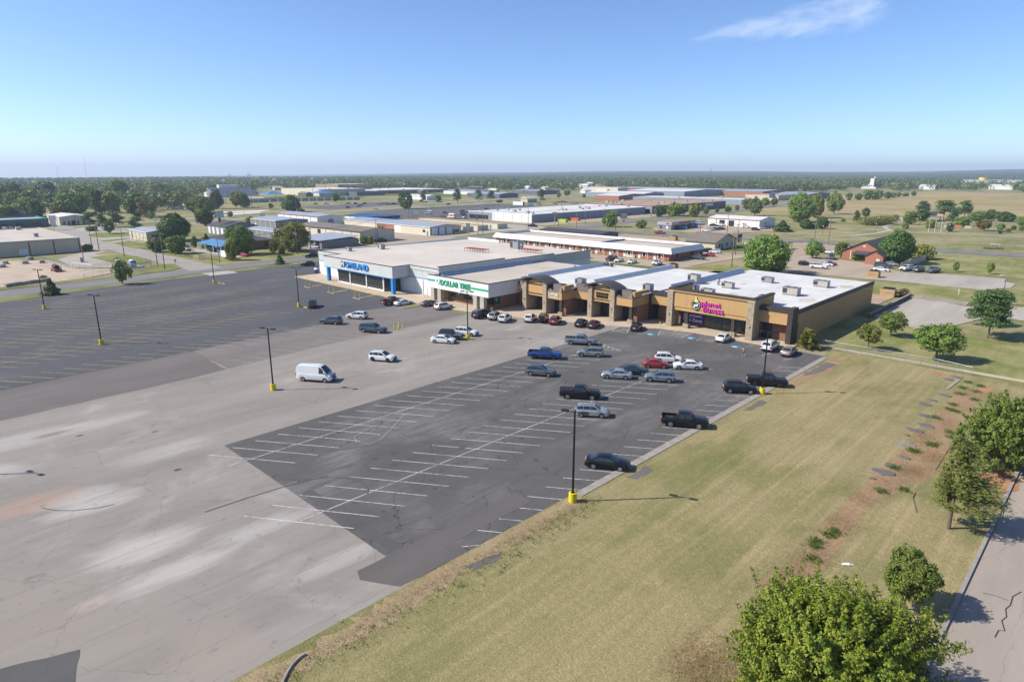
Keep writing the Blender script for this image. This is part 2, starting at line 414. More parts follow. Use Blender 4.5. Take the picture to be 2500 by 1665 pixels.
def leaf_mat(name, c1, c2, tip):
    """leaves: diffuse with light passing through, clump-to-clump hue shifts, per-tree shift"""
    t = NT(name); p = t.OC(); a = t.noise(p, .9, 3, .6); b = t.noise(p, 6.0, 2, .7)
    inf = t.n.new('ShaderNodeObjectInfo')
    c = t.mix(t.ramp(a, .35, .65), c1, c2); c = t.mix(t.ramp(b, .5, .8, 0, .8), c, tip)
    hs = t.n.new('ShaderNodeHueSaturation'); t.L(c, hs.inputs['Color'])
    t.L(t.ramp(inf.outputs['Random'], 0, 1, .485, .515), hs.inputs['Hue']); t.L(t.ramp(inf.outputs['Random'], 0, 1, .8, 1.2), hs.inputs['Value'])
    c = t.mul(hs.outputs[0], (ALB,) * 3)
    d = t.n.new('ShaderNodeBsdfPrincipled'); t.L(c, d.inputs['Base Color']); d.inputs['Roughness'].default_value = .55; d.inputs['Specular IOR Level'].default_value = .25
    tr = t.n.new('ShaderNodeBsdfTranslucent'); t.L(c, tr.inputs['Color'])
    mx = t.n.new('ShaderNodeMixShader'); mx.inputs[0].default_value = .2; t.L(d.outputs[0], mx.inputs[1]); t.L(tr.outputs[0], mx.inputs[2])
    t.L(mx.outputs[0], t.out.inputs[0]); MATS[name] = t.m; return t.m
lf_green = leaf_mat('leaf_green', (0.133, 0.222, 0.038), (0.225, 0.307, 0.054), (0.345, 0.404, 0.083))
lf_dark = leaf_mat('leaf_dark', (0.073, 0.139, 0.031), (0.121, 0.191, 0.042), (0.183, 0.246, 0.057))
lf_olive = leaf_mat('leaf_olive', (0.186, 0.224, 0.038), (0.286, 0.304, 0.052), (0.459, 0.405, 0.085))
lf_bright = leaf_mat('leaf_yellowgreen', (0.104, 0.165, 0.017), (0.232, 0.275, 0.027), (0.512, 0.451, 0.061))
lf_pine = leaf_mat('needle_green', (0.067, 0.137, 0.039), (0.124, 0.199, 0.053), (0.205, 0.294, 0.081))
lf_cypress = leaf_mat('cypress_olive', (0.144, 0.186, 0.042), (0.204, 0.228, 0.054), (0.312, 0.312, 0.096))
lf_autumn = leaf_mat('leaf_turning', (.13, .165, .03), (.19, .18, .035), (.30, .17, .035))
lf_dry = leaf_mat('dry_weed', (.22, .14, .07), (.28, .19, .10), (.34, .25, .14))
lf_straw = leaf_mat('straw', (.36, .27, .15), (.42, .33, .19), (.5, .4, .24))
lf_straw2 = leaf_mat('brown_straw', (.33, .20, .11), (.38, .25, .14), (.46, .33, .2))
lf_weed = leaf_mat('weed_green', (.07, .13, .02), (.11, .17, .03), (.16, .20, .05))

# ------------------------------------------------------------------ the ground and paving
m_ground = lawn('town_grass', (.40, .34, .19), (.29, .27, .13), (.17, .20, .065), (.40, .27, .17), .035, .46, .74, bumpk=.4)
m_front_lawn = lawn('front_lawn', (.47, .375, .205), (.355, .295, .145), (.19, .20, .068), (.42, .27, .15), .055, .50, .74, .34)
m_side_lawn = lawn('side_lawn', (.40, .35, .17), (.31, .30, .12), (.19, .22, .06), (.40, .25, .14), .08, .44, .76)
m_green_lawn = lawn('green_lawn', (.22, .24, .075), (.15, .20, .05), (.10, .16, .03), (.30, .24, .12), .1, .42, .85)
m_verge = lawn('verge_grass', (.31, .30, .11), (.23, .25, .075), (.15, .19, .05), (.36, .27, .16), .1, .45, .8)
m_prairie = lawn('prairie_grass', (.46, .36, .19), (.39, .305, .155), (.24, .25, .09), (.36, .25, .14), .012, .50, .72, bumpk=.3)
m_straw = lawn('straw_soil', (.44, .31, .18), (.34, .225, .13), (.25, .22, .10), (.40, .245, .145), .22, .52, .60)
m_strip = lawn('straw_edge', (.44, .35, .21), (.37, .275, .16), (.27, .24, .10), (.42, .28, .17), .16, .53, .62)
m_soil = plain('red_soil', (.44, .235, .12), .95, sc=.7, amt=.3, bump=.5)
m_dirt = plain('pale_dirt', (.50, .40, .30), .95, sc=.15, amt=.22)
m_lot_pale = asphalt('old_pale_asphalt', (.295, .268, .238), (.50, .47, .43), (.11, .10, .09), .7, .54, .55, warm=(.31, .27, .225), blot=.35, spots=[(*(-57.82,13.76), 2.4, 4.5, (.55, .51, .465), 0.73), (*(-52.11,14.34), 1.6, 5.5, (.55, .51, .465), 0.69), (*(-69.73,12.89), 2.0, 4.5, (.54, .51, .48), 0.69), (*(-72.61,12.08), 1.8, 3.6, (.54, .51, .48), 0.59), (*(-93.57,19.03), 2.2, 6.0, (.52, .49, .46), 0.69), (*(-53.55,22.25), 1.5, 6.0, (.50, .47, .44), 0.59), (*(-77.83,22.2), 2.2, 6.0, (.50, .47, .44), 0.59), (*(-43.9,24.66), 1.2, 5.0, (.50, .47, .43), 0.59), (*(-93.95,10.12), 3.0, 7.0, (.50, .47, .44), 0.59), (*(-74.04,8.72), 2.2, 5.0, (.40, .27, .20), 0.70), (*(-52.41,8.46), .9, 1.5, (.48, .42, .37), 0.90), (*(-52.1,8.38), .35, .6, (.36, .25, .20), 0.90), (*(-59.25,6.07), .6, .9, (.12, .105, .095), 0.90), (*(-59.17,6.14), .4, .65, (.33, .29, .26), 0.90), (*(-40.58,13), 4, 3, (.36, .30, .25), 0.56), (*(-93.38,14.25), .7, 2.2, (.13, .12, .11), 0.90)])
m_lot_new = asphalt('resealed_asphalt', (.112, .107, .104), (.235, .22, .205), (.028, .027, .027), .9, .46, 1.0, 4.1, .3, blot=.55)
m_lot_blue = asphalt('faded_sealed_asphalt', (.096, .096, .103), (.17, .165, .16), (.045, .045, .047), .4, .55, .5, 4.6, .3, blot=.4)
m_lot_brown = asphalt('brown_asphalt', (.165, .148, .138), (.26, .24, .22), (.06, .055, .05), .5, .62, .3, 3.6)
m_lot_brown2 = asphalt('brown_asphalt_bays', (.205, .182, .168), (.29, .27, .25), (.07, .062, .055), .45, .58, .6, 4.2, blot=.6)
m_patch = asphalt('fresh_patch', (.135, .122, .116), (.19, .175, .165), (.06, .055, .05), .2, .62, .2)
m_patch2 = asphalt('dark_patch', (.105, .103, .10), (.20, .19, .18), (.05, .05, .05), .1, .66, .2)
m_street = asphalt('street_asphalt', (.21, .205, .205), (.28, .27, .26), (.09, .085, .08), .3, .55, .5, 3.4)
m_highway = asphalt('highway_concrete', (.36, .33, .29), (.44, .41, .37), (.2, .18, .16), .3, .55, .2, 3.6)
m_rightroad = asphalt('brown_concrete_road', (.39, .335, .285), (.46, .39, .33), (.16, .12, .10), .6, .56, .6, 3.4, .35, warm=(.40, .28, .19))
m_tanlot = asphalt('tan_concrete_lot', (.43, .35, .265), (.50, .42, .33), (.24, .185, .14), .5, .55, .4, 4.5, .2, warm=(.46, .34, .235))
m_greylot = asphalt('grey_concrete_lot', (.42, .38, .325), (.48, .44, .38), (.24, .21, .18), .5, .55, .3, 4.2, .2)
m_farlot = asphalt('far_lot', (.13, .128, .13), (.19, .185, .18), (.06, .06, .06), .3, .55, .2)

sheet('ground', rect(-3300, 3000, -2500, 3300), -.10, m_ground)
sheet('prairie', [(-235, 470), (-140, 560), (300, 520), (900, 700), (900, 1500), (-60, 1330), (-330, 1190), (-300, 900), (-262, 640)], -.05, m_prairie)
lot = sheet('parking_lot', rect(-109, -37.1, -60, 119), .0, m_lot_pale)
lot_new = sheet('resealed_parking_lot', [(-74.6, 27.7), (-41.5, 27.55), (-37.1, 27.6), (-37.0, 118), (-76, 118), (-75.3, 92)], .004, m_lot_new)
lot_far = sheet('supermarket_parking_lot', [(-116, -60), (-117.5, 0), (-120.6, 41), (-123.3, 70), (-129, 80), (-127, 97.5), (-187, 99), (-188, 130), (-217, 150), (-214.9, 121), (-212, 90), (-210.8, 79), (-209.3, 55), (-207.5, 45), (-202.8, 25.5), (-199, 0), (-190, -60)], .002, m_lot_blue)
sheet('paved_lane', ragged([(-118, -40), (-103, -40), (-103.6, 10.6), (-104.2, 26), (-105.2, 41), (-121, 41.3), (-118.6, 12.8)], 2.2, .22, 3), .006, m_lot_brown)
lot_brown = sheet('paved_bays', ragged([(-121, 41.4), (-105.4, 41.3), (-107.4, 61), (-108.3, 97.3), (-127, 97.2), (-129.2, 80), (-123.4, 70)], 5, .08, 5), .008, m_lot_brown2)
sheet('asphalt_patch', ragged([(-41.5, 24.7), (-41.4, 42.9), (-40.9, 43.4), (-39.1, 43.1), (-39.1, 33.2), (-37.5, 32.9), (-37.15, 29), (-37.3, 25.9), (-39, 24.9), (-40.3, 24.2)], 1.2, .07, 7), .010, m_patch)
sheet('asphalt_patch', ragged([(-49.1, 2.3), (-47.4, 6.5), (-44.2, 5.5), (-43, 0), (-49, -4)], .8, .07, 8), .010, m_patch2)
sheet('sealer_stain', ragged([(-57.0, 28.1), (-42.0, 28.2), (-41.3, 29.6), (-56.9, 29.3)], 1.5, .08, 9), .008, m_patch2)

front_lawn = sheet('lawn', rect(-37.4, -5.2, -40, 122.5), -.004, m_front_lawn)
sheet('lawn', [(-44.4, 122.5), (-5.2, 122.5), (-5.2, 153), (-27.5, 152), (-38, 158.2), (-41, 175), (-44.4, 175)], -.002, m_side_lawn)
# worn strip of straw, soil and broken asphalt along the lot edge, and the washed-out gully
sheet('bare_strip', ragged([(-37.3, 6), (-36.3, 16), (-36.9, 28), (-36.6, 44), (-36.2, 48), (-35.3, 47.2), (-35.2, 41), (-34.9, 33), (-34.5, 25), (-34.8, 14), (-35.2, 4)], .6, .45, 11), .004, m_strip)
sheet('bare_strip', ragged([(-35.6, 96), (-35.5, 117), (-33.6, 116.6), (-33.2, 108), (-33.9, 99), (-34.8, 92)], 1.2, .4, 12), .004, m_straw)
sheet('asphalt_scrap', ragged([(-35.5, 103), (-35.4, 114.5), (-33.4, 114), (-34.3, 106)], 1.0, .25, 13), .008, m_lot_brown)
sheet('asphalt_scrap', ragged([(-35.3, 82), (-35.3, 88), (-34.2, 87.6), (-34.4, 83)], .8, .2, 14), .008, m_lot_brown)
sheet('asphalt_scrap', ragged([(-35.4, 54), (-35.3, 58), (-34.2, 57.7), (-34.2, 54.6)], .6, .2, 15), .008, m_lot_brown)
sheet('asphalt_scrap', ragged([(-35.6, 31.2), (-34.9, 34.6), (-34.2, 34.3), (-34.6, 31.6)], .5, .2, 16), .008, m_lot_brown)
gully = [(-17.2,45.81), (-16.35,49.26), (-16.25,54.51), (-16.66,61.21), (-16.34,68.53), (-16.48,75.51), (-16.01,82.34), (-15.92,84.75), (-15.64,91.29), (-15.6,98.84), (-15.95,107.04), (-13.71,117.69), (-12.6,114.39), (-12.92,105.56), (-12.43,95.28), (-11.61,88.52), (-11.55,81.24), (-11.99,75.91), (-14.61,66.57), (-14.53,59.75), (-14.28,54.08), (-14.28,49.77), (-15.43,46.97)]
sheet('gully', ragged(gully, .7, .3, 21), .004, m_straw)
for i, (c, rx, ry) in enumerate((((-6.31,81.41), 1.6, 3.2), ((-19.9,120.61), 1.9, .8), ((-34.19,114.82), 1.1, .6), ((-13.16,115.69), 1.0, 1.6))):
    sheet('bare_soil', ragged(blob(*c, rx, ry, 10, .3, 30 + i), .6, .2, 40 + i), .006, m_soil)

# kerb of cast concrete beside the resealed bays, and the loose kerb at the end
k = MB(); k.box(-37.0, -36.05, 47.5, 117, -.1, .055); kb = k.build('kerb', m_kerb); kb['kind'] = 'structure'
k = MB()
arc = [(-35.83,16.94), (-35.8,16.48), (-35.58,15.92), (-35.18,15.34), (-34.68,14.79), (-34.02,14.22)]
k.tube([(x, y, .05) for x, y in arc], .13, 6); o = k.build('kerb', m_kerb); o['kind'] = 'structure'
k = MB(); k.box(-5.5, -5.2, 20, 200, -.1, .15); o = k.build('kerb', m_kerb); o['kind'] = 'structure'
sheet('road', rect(-5.2, 6, -40, 260), -.006, m_rightroad)
o = sheet('pavement', rect(-41.2, -2, 123.9, 125.5), .03, m_conc_tan)
m_crack = plain('crack_sealer', (.05, .045, .04), .9)
ck = MB()
for pts, w in (([(-4.12,56.88), (-3.34,57.15), (-2.56,57.12)], .07), ([(-1.98,59.14), (-2.37,57.96), (-2.34,56.56), (-2.52,55.75), (-2.33,54.71), (-2.51,53.94), (-2.17,52.76), (-2.5,52.55), (-2.57,51.47)], .09)):
    P = ribbon(pts, w); n = len(pts)
    for i in range(n - 1): ck.poly([P[i] + (.0,), P[i + 1] + (.0,), P[2 * n - 2 - i] + (.0,), P[2 * n - 1 - i] + (.0,)])
o = ck.build('road_crack', m_crack); o['kind'] = 'structure'

# streets of the town grid
street_c = [(-212, -80), (-216, -20), (-217, 27), (-219.3, 58), (-223.5, 85), (-226.5, 127), (-232, 170), (-239, 230), (-241, 300), (-245, 400), (-251, 520), (-262, 680)]
sheet('street', ribbon(street_c, 12.5), .010, m_street)
sheet('street', ribbon([(-241, 296), (-200, 299), (-168, 301), (-140, 309), (-112, 317), (-62, 316), (-32, 320), (60, 328), (200, 345)], 12.5), .014, m_street)
sheet('street', ribbon([(-224, 84.5), (-300, 83.5), (-370, 84), (-430, 90), (-480, 95)], 10.5), .018, m_highway)
sheet('highway', ribbon([(-395, 20), (-415, 110), (-428, 150), (-448, 190), (-466, 230), (-480, 290), (-491, 380), (-508, 480), (-535, 620), (-575, 800)], 10), .022, m_highway)
sheet('highway', ribbon([(-440, 20), (-457, 90), (-470, 150), (-485, 185), (-505, 230), (-513, 290), (-521, 380), (-545, 500), (-577, 620), (-620, 800)], 11), .022, m_highway)
sheet('building_site', [(-500, 196), (-545, 214), (-548, 262), (-528, 258), (-512, 228)], .030, m_dirt)
sheet('site_slab', [(-509.64,201.71), (-523.06,244.16), (-512.38,241.43), (-495.1,196.86)], .040, m_white_roof)
sheet('site_slab', [(-547.25,220.79), (-541.62,256.62), (-528.91,252.03), (-531.43,215.4)], .040, m_white_roof)
sheet('dirt_yard', [(-300, 38), (-237, 22), (-228, 32), (-232, 52), (-243, 66), (-258, 55), (-290, 53)], .006, m_dirt)
sheet('concrete_yard', [(-290, 56), (-262, 54.5), (-247, 66), (-246, 72), (-263, 69.5), (-299, 70.5), (-306, 77), (-312, 70)], .006, m_greylot)
sheet('concrete_yard', [(-396, 79), (-312, 74), (-312, 79), (-440, 86)], .008, m_greylot)
sheet('driveway', [(-340, 88), (-410, 90), (-442, 96), (-460, 118), (-400, 112), (-362, 107), (-340, 97)], .008, m_greylot)
sheet('lawn', ragged([(-392.83,90.34), (-406.63,97.74), (-393.14,110.78), (-368.92,103.7), (-370.8,92.52), (-380.89,88.97)], 6, .6, 51), .03, m_verge)
sheet('lawn', [(-340.82,87.51), (-345.54,96.48), (-312.56,94.8), (-303.53,91.95), (-306.02,87.3)], .03, m_verge)
sheet('lawn', [(-355.63,86.73), (-361.49,101.52), (-352.14,95.76), (-346.87,86.98)], .034, m_verge)
sheet('lawn', [(-288.52,66.01), (-288.36,75.49), (-278.25,79.6), (-261.22,79.44), (-254.95,73.15), (-260.95,67.35)], .03, m_verge)
sheet('lawn', [(-228.75,64.7), (-248.01,75.22), (-246.06,81.74), (-233.74,80.12), (-229.15,74.77)], .03, m_verge)
sheet('lawn', [(-290.17,89.69), (-270.64,94.53), (-258.93,92.8), (-273.62,89.73)], .03, m_verge)
sheet('verge', [(-199, -20), (-202.8, 25.5), (-207.3, 45), (-209.3, 55), (-210.6, 79), (-214.0, 79), (-212.4, 54), (-210.6, 27), (-207.6, -20)], .014, m_verge)
sheet('verge', [(-211.9, 89), (-214.6, 121), (-218, 150), (-221.5, 150), (-219, 124), (-216.4, 91)], .014, m_verge)
sheet('verge', [(-224, 22), (-225.6, 56), (-230, 76), (-233, 76), (-229, 56), (-227, 22)], .014, m_verge)
sheet('lawn', [(-229.6, 92), (-252, 92), (-252, 98), (-243, 100), (-244, 108), (-266, 118), (-262, 132), (-234, 132)], .012, m_side_lawn)
sheet('driveway', rect(-216, -208.5, 79.5, 88.2), .030, m_conc)
sheet('concrete_yard', [(-233.5, 134), (-258, 134), (-262, 160), (-330, 168), (-330, 230), (-247, 236), (-240, 200)], .006, m_tanlot)
sheet('concrete_yard', [(-246, 104), (-290, 100), (-290, 112), (-250, 110)], .016, m_conc)
sheet('concrete_yard', [(-247, 228), (-330, 240), (-330, 296), (-250, 292)], .004, m_greylot)
sheet('storage_yard', [(-345, 285), (-440, 268), (-470, 330), (-482, 480), (-345, 470), (-330, 320)], .008, m_farlot)
sheet('concrete_yard', [(-262, 300), (-330, 306), (-330, 322), (-284, 316), (-292, 440), (-258, 440)], .012, m_tanlot)
sheet('asphalt_yard', [(-510, 300), (-570, 300), (-600, 420), (-545, 430), (-522, 360)], .035, m_farlot)
sheet('lawn', [(-248, 212), (-241, 212), (-246, 262), (-254, 262)], .034, m_verge)
# motel plot, alley and drives behind the shops
sheet('alley', [(-187, 170), (-44, 176), (-44, 190), (-100, 192), (-99, 250), (-113, 262), (-125, 290), (-112, 310), (-86, 308), (-92, 256), (-76, 214), (-187, 180)], .004, m_conc_red)
sheet('motel_parking', [(-216, 186), (-112, 196), (-108, 246), (-128, 250), (-128, 236), (-120, 208), (-214, 205)], .008, m_tanlot)
sheet('lawn', [(-154.34,190.2), (-118.73,193.73), (-109.67,194.65), (-106.87,187.85), (-113.06,184.64), (-145.81,179.74)], .016, m_green_lawn)
sheet('lawn', [(-147, 252), (-106, 262), (-104, 282), (-150, 284), (-160, 262)], .012, m_green_lawn)
sheet('parking_lot', [(-124, 268), (-104, 266), (-104, 283), (-124, 285)], .018, m_farlot)
sheet('lawn', [(-112, 196), (-98, 200), (-84, 208), (-84, 226), (-100, 224)], .012, m_side_lawn)
sheet('concrete_yard', [(-190, 262), (-150, 268), (-150, 288), (-195, 286)], .008, m_conc_red)
sheet('driveway', [(-196, 318), (-160, 322), (-148, 362), (-158, 384), (-204, 378), (-206, 330)], .010, m_tanlot)
sheet('parking_lot', [(-100, 254), (-84, 214), (-59, 215.5), (-44, 218), (-50, 238), (-57, 241), (-64, 252), (-80, 259), (-92, 262)], .010, m_tanlot)
sheet('parking_lot', [(-54.59,217.45), (-54.95,224.66), (-54.87,236.87), (-43.24,243.95), (-27.89,245.73), (-27.43,238.88), (-24.4,237.15), (-24.22,226.32), (-27.07,223.58), (-27.53,217.96)], .014, m_greylot)
sheet('lawn', [(-62, 190), (-30, 190), (0, 215), (0, 308), (-56, 303), (-62, 262), (-52, 244), (-40, 250), (-24, 250), (-20, 226), (-56, 213)], .004, m_side_lawn)
sheet('service_court', [(-41.0, 160), (-38, 157.8), (-28, 151.8), (-24, 168), (-23, 172), (-17.5, 178), (-8, 176), (-6, 200), (-18, 196), (-28, 188), (-40.6, 191.6)], .008, m_greylot)
sheet('park_path', ribbon([(-122.65,336.58), (-107.34,358.21), (-102.46,384.66), (-102.02,408.93), (-112.23,434.66), (-113.76,468.59), (-115.88,494.74), (-126.92,535.25)], 3.2), .008, m_conc)
sheet('park_path', ribbon([(-101.68,407.6), (-90.64,403.79), (-75.95,406.52), (-64.19,410.54), (-43.03,413.52)], 2.8), .010, m_conc)
sheet('park_path', ribbon([(-201.46,567.27), (-171.26,587.32), (-142.08,581.03), (-99.03,523.07), (-55.37,519.69)], 3), .010, m_conc)
sheet('park_path', ribbon([(-168.84,326.32), (-144.45,328.72), (-116.52,341.65)], 1.8), .010, m_conc)
sheet('sports_field', [(-664, 430), (-760, 340), (-850, 420), (-780, 520)], .0, m_green_lawn)
sheet('sports_field', [(-790, 520), (-850, 620), (-720, 700), (-660, 560)], .0, m_green_lawn)
m_flower = lawn('goldenrod', (.50, .33, .03), (.42, .30, .05), (.26, .24, .06), (.40, .26, .08), .08, .55, .9)
for i, (c, rx, ry) in enumerate((((-195.63,974.89), 22, 14), ((-166.7,912.17), 34, 9), ((-142.05,900.78), 22, 8), ((-213.69,831.55), 15, 8), ((-127.99,968.08), 14, 8), ((-165.85,1034.35), 20, 10))):
    sheet('wildflowers', ragged(blob(*c, rx, ry, 18, .35, 60 + i), 3, 1.2, 70 + i), .0, m_flower)

# ------------------------------------------------------------------ painted bay lines: every line its own piece
def line_mesh(name, L, w, m):
    me = bpy.data.meshes.new(name); me.from_pydata([(0, -w / 2, 0), (L, -w / 2, 0), (L, w / 2, 0), (0, w / 2, 0)], [], [(0, 1, 2, 3)]); me.materials.append(m); return me
LINES = {}
def stripe(a, b, z, m, parent, w=.08):
    L = math.dist(a, b); key = (round(L, 1), w, m.name)
    if key not in LINES: LINES[key] = line_mesh('bay_line', round(L, 1), w, m)
    o = add_obj('bay_line', LINES[key], parent); o.location = (a[0], a[1], z); o.rotation_euler = (0, 0, math.atan2(b[1] - a[1], b[0] - a[0]))
    return o
taken = random.Random(5)
for k in range(22):                                   # double row beside the pale lane
    y = 25.25 + 2.85 * k
    stripe((-73.3, y), (-64.1, y + 5.95), .014, m_wline, lot_new)
stripe((-68.6, 25.6), (-69.2, 92), .018, m_wline, lot_new)
for k in range(25):                                   # middle double row
    y = 22.1 + 2.86 * k
    if k in (22,): continue
    stripe((-56.8, y), (-47.35, y + 6.05), .014, m_wline, lot_new)
stripe((-52.1, 25.4), (-52.45, 96), .018, m_wline, lot_new)
for k in range(17):                                   # bays against the kerb
    y = 43.65 + 2.83 * k
    stripe((-40.05, y), (-36.95, y + 2.02), .014, m_wline, lot_new)
for k in range(4):
    y = 33 + 2.8 * k
    stripe((-39.0 + (1 if k == 0 else 0), y), (-37.1, y + 1.25), .014, m_wline, lot_new)
for a, b in (((-75.0, 107.0), (-76.3, 110.6)), ((-75.0, 107.0), (-71.7, 108.1)), ((-71.9, 108.0), (-73.9, 111.9)), ((-66.4, 110.7), (-68.3, 114.9)), ((-66.4, 110.7), (-62.0, 112.3)), ((-62.0, 112.4), (-62.2, 117)),
             ((-58.9, 112.4), (-59.2, 116.8)), ((-58.9, 112.4), (-56.1, 113.0)), ((-54.3, 112.6), (-53.9, 116.6)), ((-50.0, 112.4), (-49.6, 116.6)), ((-45.0, 110.2), (-44.6, 114)), ((-41.2, 110.2), (-40.2, 114)), ((-69.8, 108.5), (-68.9, 112.5)), ((-64.9, 95.9), (-71.4, 97.6)), ((-64.9, 95.9), (-68.9, 93.8)), ((-40.2, 106), (-37.1, 108)), ((-40.2, 103), (-37.1, 105))):
    stripe(a, b, .014, m_wline, lot_new)
for i in range(5):                                    # hatched walkways
    stripe((-75.2 + .1 * i, 107.7 + .62 * i), (-72.3 - .3 * i, 108.6 + .62 * i), .018, m_wline, lot_new, .1)
    stripe((-66.7 - .3 * i, 111.5 + .75 * i), (-62.1, 113.1 + .75 * i), .018, m_wline, lot_new, .1)
    stripe((-58.9, 113.1 + .7 * i), (-56.0 + .06 * i, 113.7 + .7 * i), .018, m_wline, lot_new, .1)
    stripe((-70.6 + 1.2 * i, 97.3 - .3 * i), (-69.6 + .95 * i, 95.2 + .15 * i), .018, m_wline, lot_new, .1)
# blue wheelchair bay badges
m_hcblue = plain('bay_blue', (.04, .27, .46), .8, sc=2, amt=.15)
for x, y in ((-67.9, 110.4), (-60.5, 113.2), (-51.3, 113.1)):
    o = sheet('bay_badge', [(x - .75, y - .75), (x + .75, y - .75), (x + .75, y + .75), (x - .75, y + .75)], .012, m_hcblue, lot_new)
    w = MB(); w.tube([(x + .38 * math.cos(a), y - .12 + .38 * math.sin(a), .016) for a in [R(150 + 24 * q) for q in range(10)]], .05, 4)
    w.tube([(x - .1, y + .5, .016), (x - .05, y + .05, .016), (x + .3, y + .02, .016), (x + .5, y - .4, .016)], .05, 4)
    w.build('wheelchair_symbol', m_wline, o)
# yellow angled bays of the big lot
for (x31, x75), y0, y1 in (((-138.3, -144.0), 5, 67), ((-154.0, -160.5), 2, 76), ((-169.7, -177.0), 2, 80), ((-185.2, -194.0), 2, 80)):
    xx = lambda y: x31 + (x75 - x31) * (y - 31.3) / 43.6
    y = y0
    while y < y1:
        stripe((xx(y) - 4.7, y - 3.3), (xx(y) + 4.7, y + 3.3), .012, m_yline, lot_far, .10)
        y += 2.95
    stripe((xx(y0), y0), (xx(y1), y1), .014, m_yline, lot_far, .10)
for k in range(18):
    y = 4.0 + 2.95 * k
    stripe((-124.2 - .055 * y, y + .6), (-119.3 - .05 * y, y + 4.2), .012, m_yline, lot_far, .10)
for k in range(10):
    y = 29 + 2.95 * k
    stripe((-200.5 - .09 * y, y), (-196.5 - .09 * y, y + 2.6), .012, m_yline, lot_far, .10)
for k in range(11):
    y = 43 + 3.0 * k
    stripe((-111.5 - .07 * k, y), (-105.9 - .15 * k, y + 2.9), .012, m_wline_old, lot_brown, .10)
    stripe((-122.9 - .2 * k, y), (-117.2 - .2 * k, y + 2.6), .012, m_wline_old, lot_brown, .10)
stripe((-106.2, 43), (-108.0, 72), .012, m_wline_old, lot_brown, .10)
for k in range(10):                                   # bays of the grey lot by the lawn
    stripe((-52 + 3.0 * k, 220.4), (-51 + 3.0 * k, 225.0), .020, m_wline_old, bpy.data.objects['parking_lot.003'], .14)
    if k > 2: stripe((-51.5 + 3.0 * k, 236.5), (-50.4 + 3.0 * k, 241), .020, m_wline_old, bpy.data.objects['parking_lot.003'], .14)
st_obj = bpy.data.objects['street']
for off in (-.15, .15):
    P = ribbon(street_c, abs(off) * 2 + .12); Q = ribbon(street_c, abs(off) * 2 - .12)
    n = len(street_c)
    a, b = (P[:n], Q[:n]) if off > 0 else (P[n:][::-1], Q[n:][::-1])
    mb = MB()
    for i in range(n - 1): mb.poly([a[i] + (.016,), b[i] + (.016,), b[i + 1] + (.016,), a[i + 1] + (.016,)])
    mb.build('centre_line', m_yline, st_obj)
# skid marks
m_skid = plain('skid_rubber', (.10, .097, .093), .9, sc=2, amt=.3)
for pts, w, m in (([(-60.19,19.82), (-59.99,23.83), (-59.62,27.49), (-59.12,30.38), (-58.06,32.08), (-56.63,33.23), (-54.74,33.73), (-52.97,33.49), (-52.01,32.76)], .16, m_skid),
               ([(-67.4,48.81), (-64.32,44.33), (-62.63,41.67), (-62.54,40.01), (-63.98,39.2), (-65.44,39.85), (-66.28,41.5)], .07, m_wline_old),
               ([(-64.18,35.36), (-62.63,38.51), (-61.7,40.83), (-60.39,41.51), (-58.55,41.07), (-57.69,39.76)], .12, m_skid),
               ([(-72.4,9.12), (-70.71,10.06), (-69.51,11.22), (-68.51,12.88), (-68.06,14.27)], .10, m_skid)):
    P = ribbon(pts, w); n = len(pts); mb = MB()
    for i in range(n - 1): mb.poly([P[i] + (.0215,), P[i + 1] + (.0215,), P[2 * n - 2 - i] + (.0215,), P[2 * n - 1 - i] + (.0215,)])
    mb.build('skid_mark', m, lot_new)

for i, (c, rx, ry) in enumerate((((-71.74,21.4), .3, .4), ((-85.1,23.42), .16, .35), ((-90.46,16.46), .2, .4), ((-55.97,38.62), .35, .45), ((-53.71,47.12), .4, .8))):
    sheet('oil_stain', ragged(blob(*c, rx, ry, 14, .3, 200 + i), .3, .09, 220 + i), .0225 + .0006 * i, m_skid, lot)

# ------------------------------------------------------------------ the shopping strip
def to_mesh(o):
    me = bpy.data.meshes.new_from_object(o); n = o.name; cu = o.data
    r = bpy.data.objects.new('lettering', me); COL.objects.link(r); r.parent = o.parent
    r.location = o.location; r.rotation_euler = o.rotation_euler; r.scale = o.scale
    bpy.data.objects.remove(o); bpy.data.curves.remove(cu); r.name = n
    return r
def fit_text(o, width, height):
    bpy.context.view_layer.update()
    d = o.dimensions
    o.scale = (o.scale[0] * width / max(d[0], .01), height / max(d[1], .01), 1)
    return to_mesh(o)
def T(name, label, cat, loc, group=None):
    o = thing(name, label, cat, loc, 0, group)
    def part(pname, mats, fn, parent=None, smooth=False, angle=None):
        if isinstance(fn, list):                      # every box its own piece
            for b in fn:
                mb = MB(tuple(o.location)); mb.box(*b); r = mb.build(pname, mats, parent or o)
            return r
        mb = MB(tuple(o.location)); fn(mb); return mb.build(pname, mats, parent or o, smooth, angle)
    return o, part
def boxes(*bs): return list(bs)
def ribs(mb, x0, x1, yb, zb, yt, zt, gap=.38):
    """standing seams up a sloping sheet that faces -Y"""
    n = int((x1 - x0) / gap)
    for i in range(n + 1):
        x = x0 + (x1 - x0) * i / n
        mb.prism([(yb - .04, zb + .02), (yb - .04, zb + .08), (yt - .04, zt + .08), (yt - .04, zt + .02)], 'x', x - .025, x + .025)
